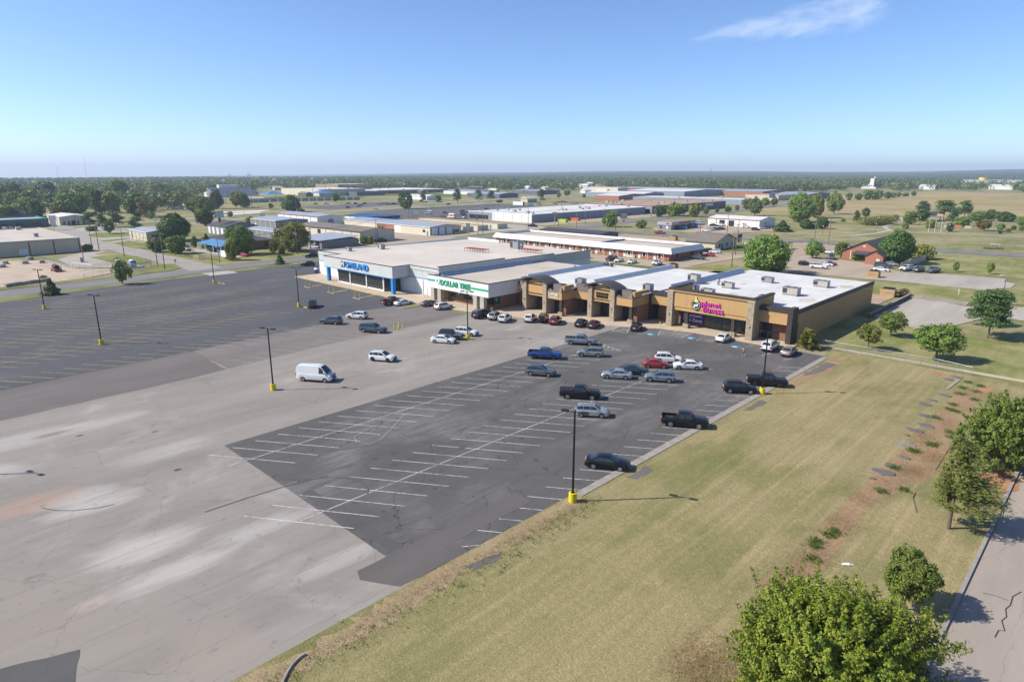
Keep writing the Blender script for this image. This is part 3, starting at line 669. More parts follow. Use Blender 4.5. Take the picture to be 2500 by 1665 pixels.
def glazing(root, part, x0, x1, y, z0, z1, step, door=None):
    """shop window of separate panes between mullions"""
    n = max(1, round((x1 - x0) / step)); w = (x1 - x0) / n
    for i in range(n):
        part('pane', m_shopglass, boxes((x0 + i * w + .03, x0 + (i + 1) * w - .03, y, y + .03, z0 + .04, z1 - .04)))
    part('mullions', m_trim, lambda mb: [mb.box(x0 + i * w - .03, x0 + i * w + .03, y - .03, y + .05, z0, z1) for i in range(n + 1)] + [mb.box(x0, x1, y - .032, y + .052, z0, z0 + .05), mb.box(x0, x1, y - .032, y + .052, z1 - .05, z1), mb.box(x0, x1, y - .031, y + .051, z0 + (z1 - z0) * .32, z0 + (z1 - z0) * .32 + .05)])

# pavements in front of the shops, raised on a kerb
def slab(name, poly, z0, z1, m):
    mb = MB(); n = len(poly); mb.add([(x, y, z0) for x, y in poly] + [(x, y, z1) for x, y in poly], [tuple(range(n, 2 * n))] + [(i, (i + 1) % n, (i + 1) % n + n, i + n) for i in range(n)])
    o = mb.build(name, m); o['kind'] = 'structure'; return o
slab('pavement', [(-187.5, 96.9), (-139, 97), (-127.6, 96.6), (-127.4, 97.2), (-110, 99.2), (-98.4, 102.4), (-91, 105.0), (-86, 107.2), (-78.5, 110.2), (-75, 111.6), (-75, 123), (-128, 106), (-187.5, 106)], -.05, .15, m_conc_tan)
slab('pavement', [(-75, 111.6), (-72, 113.4), (-68.5, 115.6), (-62, 117.4), (-43.2, 117.4), (-43.2, 122.8), (-75, 122.8)], -.05, .15, m_conc_tan)
mb = MB(); mb.box(-187, -139, 96.75, 96.95, 0, .17); mb.box(-139, -128.5, 96.5, 96.8, 0, .17); o = mb.build('kerb', m_yline); o['kind'] = 'structure'
mb = MB(); mb.prism([(116.2, .012), (117.41, .012), (117.41, .16)], 'x', -69.0, -65.4); o = mb.build('kerb_ramp', m_yellow); o['kind'] = 'structure'
isl = slab('traffic_island', ragged([(-125.6, 90.6), (-124.6, 90.0), (-123.6, 90.6), (-123.6, 96.3), (-126.6, 97.0)], 1.5, .1, 2), -.02, .14, m_kerb)
sheet('grass_patch', [(-125.2, 90.9), (-124.6, 90.5), (-123.9, 91), (-123.9, 96), (-126.2, 96.7)], .146, m_verge)

# --- supermarket
hl, part = T('supermarket', 'pale grey supermarket with blue columns, dark glass front and large blue HOMELAND letters', 'shop', (-157, 105.6, 0))
part('wall', m_whitewall, boxes((-187.5, -128.2, 105.6, 169.3, 0, 4.35), (-174.4, -168.7, 105.2, 105.6, 0, 4.35)))
part('upper_wall', m_greywall, boxes((-187.5, -128.2, 105.6, 169.3, 4.35, 6.5)))
part('roof', m_store_roof, lambda mb: mb.prism([(105.9, 6.6), (169.0, 6.5), (169.0, 6.56), (105.9, 7.2)], 'x', -187.2, -128.5))
part('canopy', m_greywall, boxes((-174.6, -140.3, 99.9, 105.6, 4.4, 7.42)))
part('canopy_roof', m_store_roof, boxes((-174.4, -140.5, 100.1, 106.5, 7.3, 7.45)))
part('side_parapet', m_greywall, boxes((-128.5, -128.0, 105.5, 129.7, 6.5, 8.05), (-128.5, -128.0, 129.7, 151, 6.5, 7.5), (-128.5, -128.0, 151, 169.3, 6.4, 7.0)))
part('front_parapet', m_greywall, boxes((-140.3, -128.5, 105.45, 105.9, 6.5, 7.42), (-187.5, -174.6, 105.45, 105.9, 6.5, 7.35)))
part('back_parapet', m_white, boxes((-187.5, -187.1, 105.9, 169.3, 6.5, 7.3), (-187.5, -170, 168.9, 169.3, 6.4, 7.3)))
part('parapet_cap', m_brown, boxes((-174.68, -140.22, 99.82, 100.08, 7.42, 7.56), (-140.5, -140.22, 99.84, 105.7, 7.424, 7.56), (-174.68, -174.4, 99.84, 105.7, 7.424, 7.56), (-140.3, -128.0, 105.4, 105.7, 7.42, 7.54), (-187.5, -174.5, 105.4, 105.7, 7.36, 7.5), (-128.52, -127.94, 105.4, 129.7, 8.05, 8.17), (-128.52, -127.94, 129.7, 151, 7.5, 7.62), (-128.52, -127.94, 151, 169.3, 7.0, 7.12)))
part('blue_trim', m_blue, boxes((-174.62, -140.28, 99.88, 105.59, 4.22, 4.4), (-140.28, -128.3, 105.55, 105.6, 4.3, 4.5), (-187.55, -174.6, 105.55, 105.6, 4.3, 4.46)))
part('column', m_blue, boxes((-173.6, -172.7, 99.95, 100.85, .15, 4.22)))
part('column', m_blue, boxes((-141.3, -140.4, 99.95, 100.85, .15, 4.22)))
for x in (-168.7, -162.3, -154.0, -145.9):
    part('window_post', m_whitewall, boxes((x - .2, x + .2, 100.75, 101.25, .15, 4.22)))
for a, b in ((-168.5, -162.5), (-162.1, -154.2), (-153.8, -146.1)):
    part('window_sill', m_whitewall, boxes((a, b, 100.9, 101.15, .15, .55)))
    glazing(hl, part, a, b, 101.0, .55, 4.2, 1.0)
part('entrance_glass', m_shopglass, lambda mb: mb.add([(-145.7, 101.0, .2), (-144.6, 102.3, .2), (-144.6, 105.5, .2), (-145.7, 101.0, 4.2), (-144.6, 102.3, 4.2), (-144.6, 105.5, 4.2)], [(0, 1, 4, 3), (1, 2, 5, 4)]))
part('interior_block', m_greysteel, boxes((-168.4, -146.2, 101.6, 105.5, .15, 4.2)))
part('door', m_white, boxes((-172.2, -171.2, 105.1, 105.2, .15, 2.35)))
part('side_door', m_white, boxes((-133.9, -132.9, 105.52, 105.6, .15, 2.3)))
for x in (-131.5, -183.5): part('wall_lamp', m_tar, lambda mb: mb.box(x - .25, x + .25, 105.0, 105.45, 5.55, 5.8))
part('downpipe', m_galv, boxes((-134.7, -134.6, 105.5, 105.58, .15, 4)))
fit_text(text('H', 2.2, .14, m_white, (-164.2, 99.8, 5.98), 0, hl, 'sign_letter', .05), 1.5, 1.6)
part('sign_letter_backing', m_black, boxes((-165.3, -163.15, 99.78, 99.88, 5.12, 6.86)))
fit_text(text('OMELAND', 2.2, .16, m_blue, (-157.0, 99.76, 5.95), 0, hl, 'sign_lettering', .035), 11.6, 1.7)

# --- dollar store
dt, part = T('dollar_store', 'white and brick dollar shop with green DOLLAR TREE letters and green stripe', 'shop', (-118, 103, 0))
part('wall', m_brick, boxes((-123.9, -107.2, 104.9, 146.5, 0, 3.5), (-128.0, -123.9, 105.6, 146.5, 0, 3.5)))
part('upper_wall', m_greywall, boxes((-128.0, -107.2, 105.4, 146.5, 3.5, 5.55)))
part('roof', m_grey_roof, boxes((-127.9, -107.0, 103.0, 146.5, 5.55, 5.75)))
part('flashing', m_flash, lambda mb: mb.prism([(-127.98, 5.76), (-126.9, 5.76), (-127.98, 6.4)], 'y', 106, 140))
part('fascia', m_whitewall, boxes((-128.6, -106.5, 102.35, 103.0, 3.35, 6.5), (-107.0, -106.5, 103.0, 114.5, 3.35, 6.5), (-128.5, -128.02, 103.0, 105.5, 3.35, 6.45)))
part('fascia_cap', m_brown, boxes((-128.66, -106.44, 102.29, 103.0, 6.5, 6.6), (-107.04, -106.46, 103.0, 114.5, 6.5, 6.61)))
part('soffit', m_greywall, boxes((-128.5, -107.0, 103.0, 105.3, 3.35, 3.5)))
part('green_stripe', m_green, boxes((-128.62, -125.2, 102.29, 102.35, 5.05, 5.5), (-112.4, -106.6, 102.29, 102.35, 4.75, 5.2)))
for x in (-127.0, -124.4, -111.2, -108.8):
    part('column', m_conc, boxes((x - .65, x + .65, 102.4, 103.5, .15, 3.35)))
part('plywood_panel', plain('plywood', (.55, .33, .15), .85, sc=1, amt=.2), boxes((-126.6, -124.2, 105.5, 105.58, .15, 2.6)))
part('window_head', m_beige, boxes((-123.8, -108.4, 104.8, 104.9, 2.95, 3.35)))
glazing(dt, part, -122.6, -109, 104.82, 1.35, 2.95, 1.7)
glazing(dt, part, -108.9, -107.3, 104.82, 1.3, 3.2, 1.6)
part('side_window', m_shopglass, boxes((-107.2, -107.15, 104.95, 106.8, 1.3, 3.2)))
fit_text(text('DOLLAR TREE', 1.4, .1, m_green, (-118.1, 102.24, 5.05), 0, dt, 'sign_lettering', .022), 10.9, 1.35)
def disc(mb, x, y, z, r, d=.12, n=20):
    mb.tube([(x, y, z), (x, y - d, z)], r, n)
part('sign_roundel', m_white, lambda mb: disc(mb, -124.7, 102.33, 5.35, .85))
part('sign_tree', m_green, lambda mb: mb.add([(-125.1, 102.19, 5.0), (-124.3, 102.19, 5.0), (-124.5, 102.19, 5.5), (-124.7, 102.19, 6.0), (-124.95, 102.19, 5.5)], [(0, 1, 2, 3, 4)]))
part('window_roundel', m_green, lambda mb: mb.tube([(-107.14, 105.6, 2.5), (-107.10, 105.6, 2.5)], .38, 16))
for x, z in ((-119.6, 2.5), (-114.6, 2.3), (-112.0, 1.9)): part('window_roundel', m_white, lambda mb: disc(mb, x, 104.8, z, .3, .02, 14))

# --- row of small shops with arched gables, set back in steps
def arch_roof(mb, x0, x1, y0, y1, zs, zc, t=.3, n=16):
    arc = [(x0 + (x1 - x0) * i / n, zs + (zc - zs) * math.sin(math.pi * i / n) ** .85) for i in range(n + 1)]
    mb.prism(arc + [(x, z + t) for x, z in arc[::-1]], 'y', y0, y1)
def arch_gable(part, xa, xb, y, zb=3.9):
    """gable between stone piers: tan panel, trim bands, curved metal roof"""
    n = 14; arc = [(xa + (xb - xa) * i / n, 6.75 + .95 * math.sin(math.pi * i / n)) for i in range(n + 1)]
    part('gable_panel', m_tan, lambda mb: mb.prism([(xa, zb), (xb, zb)] + arc[::-1], 'y', y + .35, y + 1.0))
    part('gable_trim', m_brown, boxes((xa, xb, y + .24, y + .35, 6.45, 6.72), (xa, xb, y + .24, y + .35, zb + .42, zb + .6)))
    part('arched_roof', m_mansard, lambda mb: arch_roof(mb, xa - 1.85, xb + 1.85, y - .7, y + 3.5, 6.85, 8.1))
def mansard(part, x0, x1, y, zb=5.55, zt=7.05, d=1.25, hip=True):
    h = d if hip else 0
    def fn(mb):
        mb.add([(x0, y - .1, zb), (x1 + .1, y - .1, zb), (x1 + .1 - h, y + d, zt), (x0, y + d, zt), (x0, y + 3, zb), (x1 + .1, y + 3, zb), (x1 + .1 - h, y + 3, zt), (x0, y + 3, zt)],
               [(0, 1, 2, 3), (1, 5, 6, 2), (3, 2, 6, 7), (0, 3, 7, 4), (5, 4, 7, 6)])
        ribs(mb, x0 + .1, x1 - h, y - .1, zb, y + d, zt)
    part('mansard_roof', m_mansard, fn)
def pier(part, x0, x1, y0, y1, z=7.05):
    part('stone_pier', m_stone, boxes((x0, x1, y0, y1, .15, z)))
    part('pier_cap', m_conc, boxes((x0 - .06, x1 + .06, y0 - .06, y1 + .06, z, z + .12)))
    part('pier_lamp', m_tar, lambda mb: mb.box(x1 - .62, x1 - .48, y0 - .12, y0, 2.6, 2.9))
def slim_column(part, x, y, zt=3.8):
    part('column', m_brown, boxes((x - .35, x + .35, y - .35, y + .35, 1.05, zt)))
    part('column_base', m_stone, boxes((x - .6, x + .6, y - .55, y + .55, .15, 1.05)))
def rtu(name, label, x, y, z, sx, sy, sz, m=None, curb=.35, turn=0.0, group='rooftop units on the shopping strip'):
    """packaged rooftop air conditioner: curb, casing, coil grille, fan rings"""
    t = thing(name, label, 'air conditioner', (x, y, z), turn, group)
    b = MB(); b.box(-sx / 2 + .1, sx / 2 - .1, -sy / 2 + .1, sy / 2 - .1, -.05, curb); b.build('mounting_curb', m_galv, t)
    b = MB(); b.box(-sx / 2, sx / 2, -sy / 2, sy / 2, curb, curb + sz); b.build('casing', m or m_hvac, t)
    b = MB(); b.box(-sx / 2 + .1, -sx / 2 + .1 + sx * .3, -sy / 2 - .02, -sy / 2, curb + .2, curb + sz - .15); b.build('coil_grille', m_grille, t)
    b = MB(); b.box(sx / 2, sx / 2 + .02, -sy / 2 + .15, sy / 2 - .15, curb + .2, curb + sz - .2); b.build('coil_grille', m_hvac2, t)
    for q in range(3): b = MB(); xx = sx * (.02 + .16 * q); b.box(xx, xx + .03, -sy / 2 - .012, -sy / 2, curb + .1, curb + sz - .1); b.build('panel_seam', m_hvac2, t)
    b = MB()
    for q in (-.22, .22): b.cyl(sx * q, 0, curb + sz, curb + sz + .09, min(sx, sy) * .24, 12)
    b.build('fan', m_grille, t)
    b = MB(); b.box(-sx / 2 - .05, sx / 2 + .05, -sy / 2 - .05, sy / 2 + .05, curb + sz - .04, curb + sz + .02); b.build('lid', m_hvac2, t)
    return t

r1, part = T('shop_building', 'tan and brick shops beside the dollar store with one arched metal gable and LATITUDE sign', 'shop', (-99, 112, 0))
part('wall', m_brick, boxes((-106.9, -91.2, 113.0, 150.5, 0, 6.1)))
part('roof', m_white_roof, boxes((-106.9, -90.4, 113.2, 150.5, 6.1, 6.3)))
part('fascia', m_tan, boxes((-106.4, -102.6, 112.2, 113.0, 3.8, 5.6), (-95.4, -91.0, 110.1, 111.0, 3.8, 5.55), (-91.7, -91.0, 111.0, 114.4, 3.8, 6.9)))
part('soffit', m_brown, boxes((-101.6, -96.2, 110.4, 113, 3.75, 3.9), (-95.4, -91.7, 111.0, 113, 3.75, 3.9)))
mansard(part, -106.4, -102.7, 112.2, hip=False)
mansard(part, -95.4, -91.0, 110.1)
pier(part, -102.7, -101.5, 109.8, 112.9)
pier(part, -96.4, -95.3, 109.8, 112.9)
arch_gable(part, -101.5, -96.4, 109.9)
part('arch_return', m_brown, boxes((-102.6, -95.3, 112.95, 113.6, 6.1, 7.0)))
slim_column(part, -91.45, 110.65)
glazing(r1, part, -100.9, -96.6, 112.9, .15, 3.6, 1.1)
glazing(r1, part, -95.2, -92.3, 112.9, .15, 3.6, 1.0)
part('brick_stub', m_brick, boxes((-92.0, -91.2, 112.0, 113.0, .15, 3.8)))
part('parapet', m_flash, lambda mb: mb.prism([(-107.0, 6.3), (-105.9, 6.3), (-106.8, 7.3), (-107.0, 7.3)], 'y', 116, 147))
part('parapet_end', m_brown, boxes((-107.1, -103.8, 147.2, 147.5, 5.8, 7.05)))
fit_text(text('LATITUDE', .8, .08, m_white, (-93.35, 110.02, 4.78), 0, r1, 'sign_lettering', .03), 2.7, .62)
part('sign_backing', m_navy, boxes((-94.75, -91.95, 110.04, 110.09, 4.42, 5.12)))
part('sign_underline', m_white, boxes((-94.5, -92.2, 110.02, 110.09, 4.2, 4.32)))
fit_text(text('NAILS SPA', .8, .06, m_white, (-104.5, 112.12, 4.65), 0, r1, 'sign_lettering', .02), 3.3, .5)

r2, part = T('shop_building', 'tan and brick shops beside the gym with arched gable and WHITE HORSE GAMING sign', 'shop', (-83, 117, 0))
part('wall', m_brick, boxes((-91.0, -75.4, 117.4, 156.5, 0, 6.1)))
part('roof', m_white_roof, boxes((-90.4, -74.6, 117.6, 156.5, 6.104, 6.304)))
part('fascia', m_tan, boxes((-91.0, -86.6, 114.4, 115.2, 3.85, 5.65), (-79.5, -75.3, 114.5, 115.4, 3.85, 5.6), (-76.0, -75.3, 115.4, 121.0, 3.85, 6.9)))
part('soffit', m_brown, boxes((-91.0, -86.6, 115.2, 117.4, 3.8, 3.95), (-85.6, -80.7, 114.8, 117.4, 3.8, 3.95), (-79.5, -76.0, 115.4, 117.4, 3.8, 3.95)))
mansard(part, -91.0, -86.8, 114.4, 5.65, hip=False)
mansard(part, -79.5, -75.3, 114.5, 5.6)
pier(part, -86.8, -85.65, 114.1, 117.3)
pier(part, -80.8, -79.6, 114.1, 117.3)
arch_gable(part, -85.65, -80.8, 114.2)
slim_column(part, -75.8, 115.1, 3.85)
glazing(r2, part, -85.4, -81.0, 117.3, .15, 3.7, 1.1)
glazing(r2, part, -79.4, -76.6, 117.3, .15, 3.7, .95)
glazing(r2, part, -90.4, -87.4, 117.3, .15, 3.6, 1.0)
part('brick_stub', m_brick, boxes((-76.3, -75.3, 116.6, 121, .15, 3.85)))
part('parapet', m_flash, lambda mb: mb.prism([(-90.6, 6.3), (-89.5, 6.3), (-90.4, 7.3), (-90.6, 7.3)], 'y', 121, 156))
fit_text(text('WHITE HORSE', .6, .08, m_black, (-83.2, 114.52, 5.75), 0, r2, 'sign_lettering', .03), 3.4, .45)
fit_text(text('GAMING', .9, .08, m_black, (-83.2, 114.52, 5.08), 0, r2, 'sign_lettering', .05), 3.2, .7)

# --- gym
gy, part = T('gym_building', 'tan stucco gym with stone piers, magenta planet fitness letters and long blank side wall', 'gym', (-60, 122, 0))
part('wall', m_brick, boxes((-74.5, -44.9, 122.9, 124.5, 0, 3.9)))
part('side_wall', m_tan, boxes((-74.6, -44.4, 124.5, 170.5, 0, 5.8)))
part('upper_wall', m_tan, boxes((-74.6, -44.4, 123.0, 124.5, 3.9, 5.8)))
part('roof', m_white_roof, boxes((-74.6, -44.6, 123.2, 170.4, 5.8, 5.98)))
part('parapet', m_flash, lambda mb: mb.prism([(-74.5, 5.98), (-73.4, 5.98), (-74.3, 7.2), (-74.5, 7.2)], 'y', 128, 164))
for i, (x, y, l, w) in enumerate(((-66, 133, 9, .09), (-58, 146, 16, .07), (-60, 160, 22, .06), (-49, 148, 30, .07), (-56, 134, 12, .05), (-70, 150, 18, .06))): part('membrane_seam', m_hvac, boxes((x, x + (w if i % 2 else l), y, y + (l if i % 2 else w), 5.982, 5.99)))
for i, (x, y, r_) in enumerate(((-62, 133, 1.0), (-47.5, 137, 1.5), (-55, 150, 1.2), (-47, 160, 1.4), (-66, 147, .9))): part('ponding_stain', m_grey_roof, lambda mb: mb.poly([(a, c, 5.986) for a, c in blob(x, y, r_, r_ * 1.8, 12, .3, i)]))
part('side_parapet', m_brown, boxes((-44.62, -44.3, 123.5, 170.6, 5.55, 6.35)))
part('pilaster', m_brown, boxes((-45.2, -44.25, 120.9, 123.6, .1, 6.95)))
part('pilaster', m_brown, boxes((-75.75, -74.7, 121.0, 122.9, .1, 6.3)))
part('fascia', m_tan, boxes((-50.8, -45.2, 121.1, 121.8, 3.7, 5.95), (-74.7, -69.3, 121.1, 121.8, 3.8, 5.75)))
part('fascia_cap', m_brown, boxes((-50.8, -44.9, 121.0, 123.4, 5.95, 6.75), (-74.8, -69.3, 121.0, 123.4, 5.75, 6.4)))
part('soffit', m_brown, boxes((-74.6, -45.2, 121.8, 122.95, 3.6, 3.75), (-69.0, -51.0, 119.6, 121.8, 3.62, 3.78)))
part('portico', m_tan, boxes((-69.3, -50.8, 119.05, 120.6, 4.5, 8.0), (-68.2, -52.1, 119.2, 120.6, 3.75, 4.46)))
part('portico_side', m_tan, boxes((-51.4, -50.8, 120.6, 127.8, 5.98, 8.0), (-69.3, -68.7, 120.6, 127.8, 5.98, 8.0)))
part('portico_cap', m_brown, boxes((-69.4, -50.7, 118.92, 119.7, 8.0, 8.35), (-51.5, -50.68, 119.7, 127.9, 8.0, 8.34), (-69.42, -68.6, 119.7, 127.9, 8.0, 8.34)))
part('portico_band', m_brown, boxes((-68.2, -52.1, 118.98, 119.05, 7.42, 7.6)))
part('reveal_joint', m_conc_red, boxes(*[(x, x + .05, 119.03, 119.05, 4.55, 7.4) for x in (-65.2, -56.0, -54.9)]))
pier(part, -69.5, -68.2, 118.75, 121.7, 7.55)
pier(part, -52.1, -50.75, 118.75, 121.9, 7.55)
slim_column(part, -65.3, 119.95, 3.75)
slim_column(part, -55.05, 119.75, 3.75)
glazing(gy, part, -62.8, -59.0, 122.8, .15, 3.3, 1.25)
glazing(gy, part, -56.9, -52.2, 122.8, .15, 3.3, 1.2)
part('door', m_trim, boxes((-58.95, -58.87, 122.7, 122.85, .15, 2.45), (-58.02, -57.9, 122.7, 122.85, .15, 2.45), (-57.05, -56.97, 122.7, 122.85, .15, 2.45), (-58.95, -56.97, 122.7, 122.85, 2.4, 2.5)))
part('door_glass', m_shopglass, boxes((-58.87, -57.05, 122.76, 122.8, .2, 3.25)))
part('door_handle', m_galv, boxes((-58.2, -58.12, 122.62, 122.7, .9, 1.5), (-57.8, -57.72, 122.62, 122.7, .9, 1.5)))
part('dark_bay', m_glass, boxes((-50.6, -48.6, 122.8, 122.9, .15, 3.5), (-74.5, -73.9, 122.8, 122.9, .15, 3.4)))
bn = part('banner', m_purple, boxes((-67.9, -62.9, 122.55, 122.6, .75, 3.2)))
fit_text(text('Judgement', .8, .01, m_white, (-65.4, 122.5, 2.35), 0, gy, 'banner_lettering', .02), 4.3, .8)
fit_text(text('Free Zone', .8, .01, m_white, (-65.4, 122.5, 1.35), 0, gy, 'banner_lettering', .02), 4.3, .72)
fit_text(text('planet', 1.1, .12, m_pink, (-59.75, 118.98, 5.98), 0, gy, 'sign_lettering', .018), 4.2, 1.3)
fit_text(text('fitness', 1.1, .12, m_pink, (-59.2, 118.98, 4.86), 0, gy, 'sign_lettering', .018), 4.5, 1.12)
for q, (bd, xx, zz, w, h) in enumerate((('planet', -59.68, 5.91, 4.24, 1.34), ('fitness', -59.13, 4.79, 4.54, 1.16))):
    fit_text(text(bd, 1.1, .03, m_black, (xx, 119.03, zz), 0, gy, 'sign_letter_backing', .03), w, h)
def gear(mb, x, y, z, r, n=20, d=.1):
    P = [(x + (r * (1 if k % 2 else .9)) * math.cos(math.pi * k / n), z + (r * (1 if k % 2 else .9)) * math.sin(math.pi * k / n)) for k in range(2 * n)]
    mb.prism(P, 'y', y - d, y)
part('sign_gear', m_black, lambda mb: gear(mb, -62.95, 119.04, 5.45, 1.12))
part('sign_ring', m_white, lambda mb: mb.tube([(-62.95 + .86 * math.cos(a), 118.92, 5.45 + .86 * math.sin(a)) for a in [R(15 * q) for q in range(25)]], .05, 5))
part('sign_thumb', plain('sign_yellow', (.72, .68, .22), .5), lambda mb: mb.prism([(-63.35, 6.15), (-63.2, 6.55), (-63.1, 7.1), (-62.85, 7.1), (-62.8, 6.6), (-62.55, 6.5), (-62.5, 6.05), (-62.9, 5.95)], 'y', 118.82, 119.0))
fit_text(text('pf', .9, .03, m_white, (-62.95, 118.9, 5.4), 0, gy, 'sign_initials', .03), 1.0, .95)

# --- equipment on the roofs
for i, (x, y, z, sx, sy, sz, lab, mm) in enumerate((
    (-181.5, 113, 7.1, 2.2, 1.6, 1.2, 'small beige air conditioner near the corner of the supermarket roof', None),
    (-179.5, 124, 7.0, 2.4, 2.0, 1.6, 'taller beige air conditioner on a duct at the far edge of the supermarket roof', None),
    (-150.5, 158, 6.7, 4.6, 3.4, 2.6, 'large silver refrigeration unit at the back of the supermarket roof', m_hvac2),
    (-91.6, 117.6, 6.3, 2.5, 2.2, 1.5, 'grey hooded rooftop unit behind the LATITUDE shop', m_hvac2),
    (-75.9, 121.4, 6.3, 2.3, 2.0, 1.6, 'grey hooded rooftop unit behind the gaming shop corner', m_hvac2),
    (-74.8, 139.5, 6.3, 3.0, 2.6, 1.9, 'tall white rooftop unit beside the parapet left of the gym', m_hvac),
    (-66.0, 139.0, 5.98, 3.2, 1.9, 1.25, 'beige rooftop unit with dark grille by the roof vents of the gym', None),
    (-62.8, 153.0, 5.98, 3.2, 2.0, 1.2, 'grey finned rooftop unit near the back edge of the gym roof', m_hvac2),
    (-65.6, 128.8, 5.98, 3.4, 2.0, 1.1, 'beige rooftop unit close behind the gym parapet', None),
    (-52.3, 127.3, 5.98, 3.0, 2.2, 1.7, 'beige rooftop unit behind the right end of the gym portico', None),
    (-52.3, 140.5, 5.98, 4.0, 2.6, 1.7, 'biggest beige rooftop unit in the middle of the gym roof', None),
    (-51.3, 155.4, 5.98, 4.0, 2.2, 1.5, 'long beige rooftop unit near the back corner of the gym roof', None),
    (-69.3, 129.3, 5.98, 2.6, 2.0, 1.5, 'grey rooftop unit tucked into the parapet corner of the gym', m_hvac2))):
    rtu('rooftop_unit', lab, x, y, z, sx * .8, sy * .8, sz * .8, mm)
def pipe_rack(x, y, z, nx, label):
    t = thing('pipe_rack', label, 'pipe rack', (x, y, z), 0)
    for i in range(nx):
        b = MB(); xx = -nx * .6 + i * 1.2
        b.tube([(xx, -1.5, .9), (xx, 1.5, .9)], .09, 6); b.tube([(xx, -1.3, 0), (xx, -1.3, .9)], .06, 5); b.tube([(xx, 1.3, 0), (xx, 1.3, .9)], .06, 5)
        b.build('support_frame', m_rust, t)
    for j, yy in enumerate((-1.1, -.4, .4, 1.1)):
        b = MB(); b.tube([(-nx * .62, yy, .98), (nx * .55, yy, 1.02)], .08, 6); b.build('pipe', m_rust, t)
pipe_rack(-152.5, 142.0, 6.85, 8, 'rust red pipe rack in the middle of the supermarket roof')
pipe_rack(-139.0, 152.8, 6.75, 7, 'rust red pipe rack near the stepped side wall of the supermarket roof')
def vent(name, label, x, y, z, h, r):
    t = thing(name, label, 'roof vent', (x, y, z)); b = MB(); b.cyl(0, 0, 0, h, r * .55, 10); b.build('pipe', m_galv, t)
    b = MB(); b.cyl(0, 0, h * .75, h, r, 10, r * .5); b.build('cap', m_galv, t)
vent('roof_vent', 'tall metal flue beside the red pipes on the supermarket roof', -145.5, 155, 6.8, 2.2, .4)
vent('roof_vent', 'small flue standing at the back edge of the supermarket roof', -167.0, 166, 6.5, 1.0, .25)
vent('roof_vent', 'squat white vent on the dollar store roof', -112.0, 141, 5.75, .8, .5)
vent('roof_vent', 'white cone vent at the back of the first tan shop roof', -104.2, 146.8, 6.3, 1.3, .4)
vent('roof_vent', 'white mushroom vent on the corner of the parapet', -105.8, 147.4, 7.0, .8, .7)
vent('roof_vent', 'white turbine vent beside the gym rooftop unit', -69.6, 141.5, 5.98, 1.4, .5)
vent('roof_vent', 'short white flue next to the turbine vent', -68.7, 142.8, 5.98, 1.0, .3)

# ------------------------------------------------------------------ vehicles
def lerp_prof(prof, x):
    for (a, za), (b, zb) in zip(prof, prof[1:]):
        if x <= b: return za + (zb - za) * (x - a) / max(b - a, 1e-6)
    return prof[-1][1]
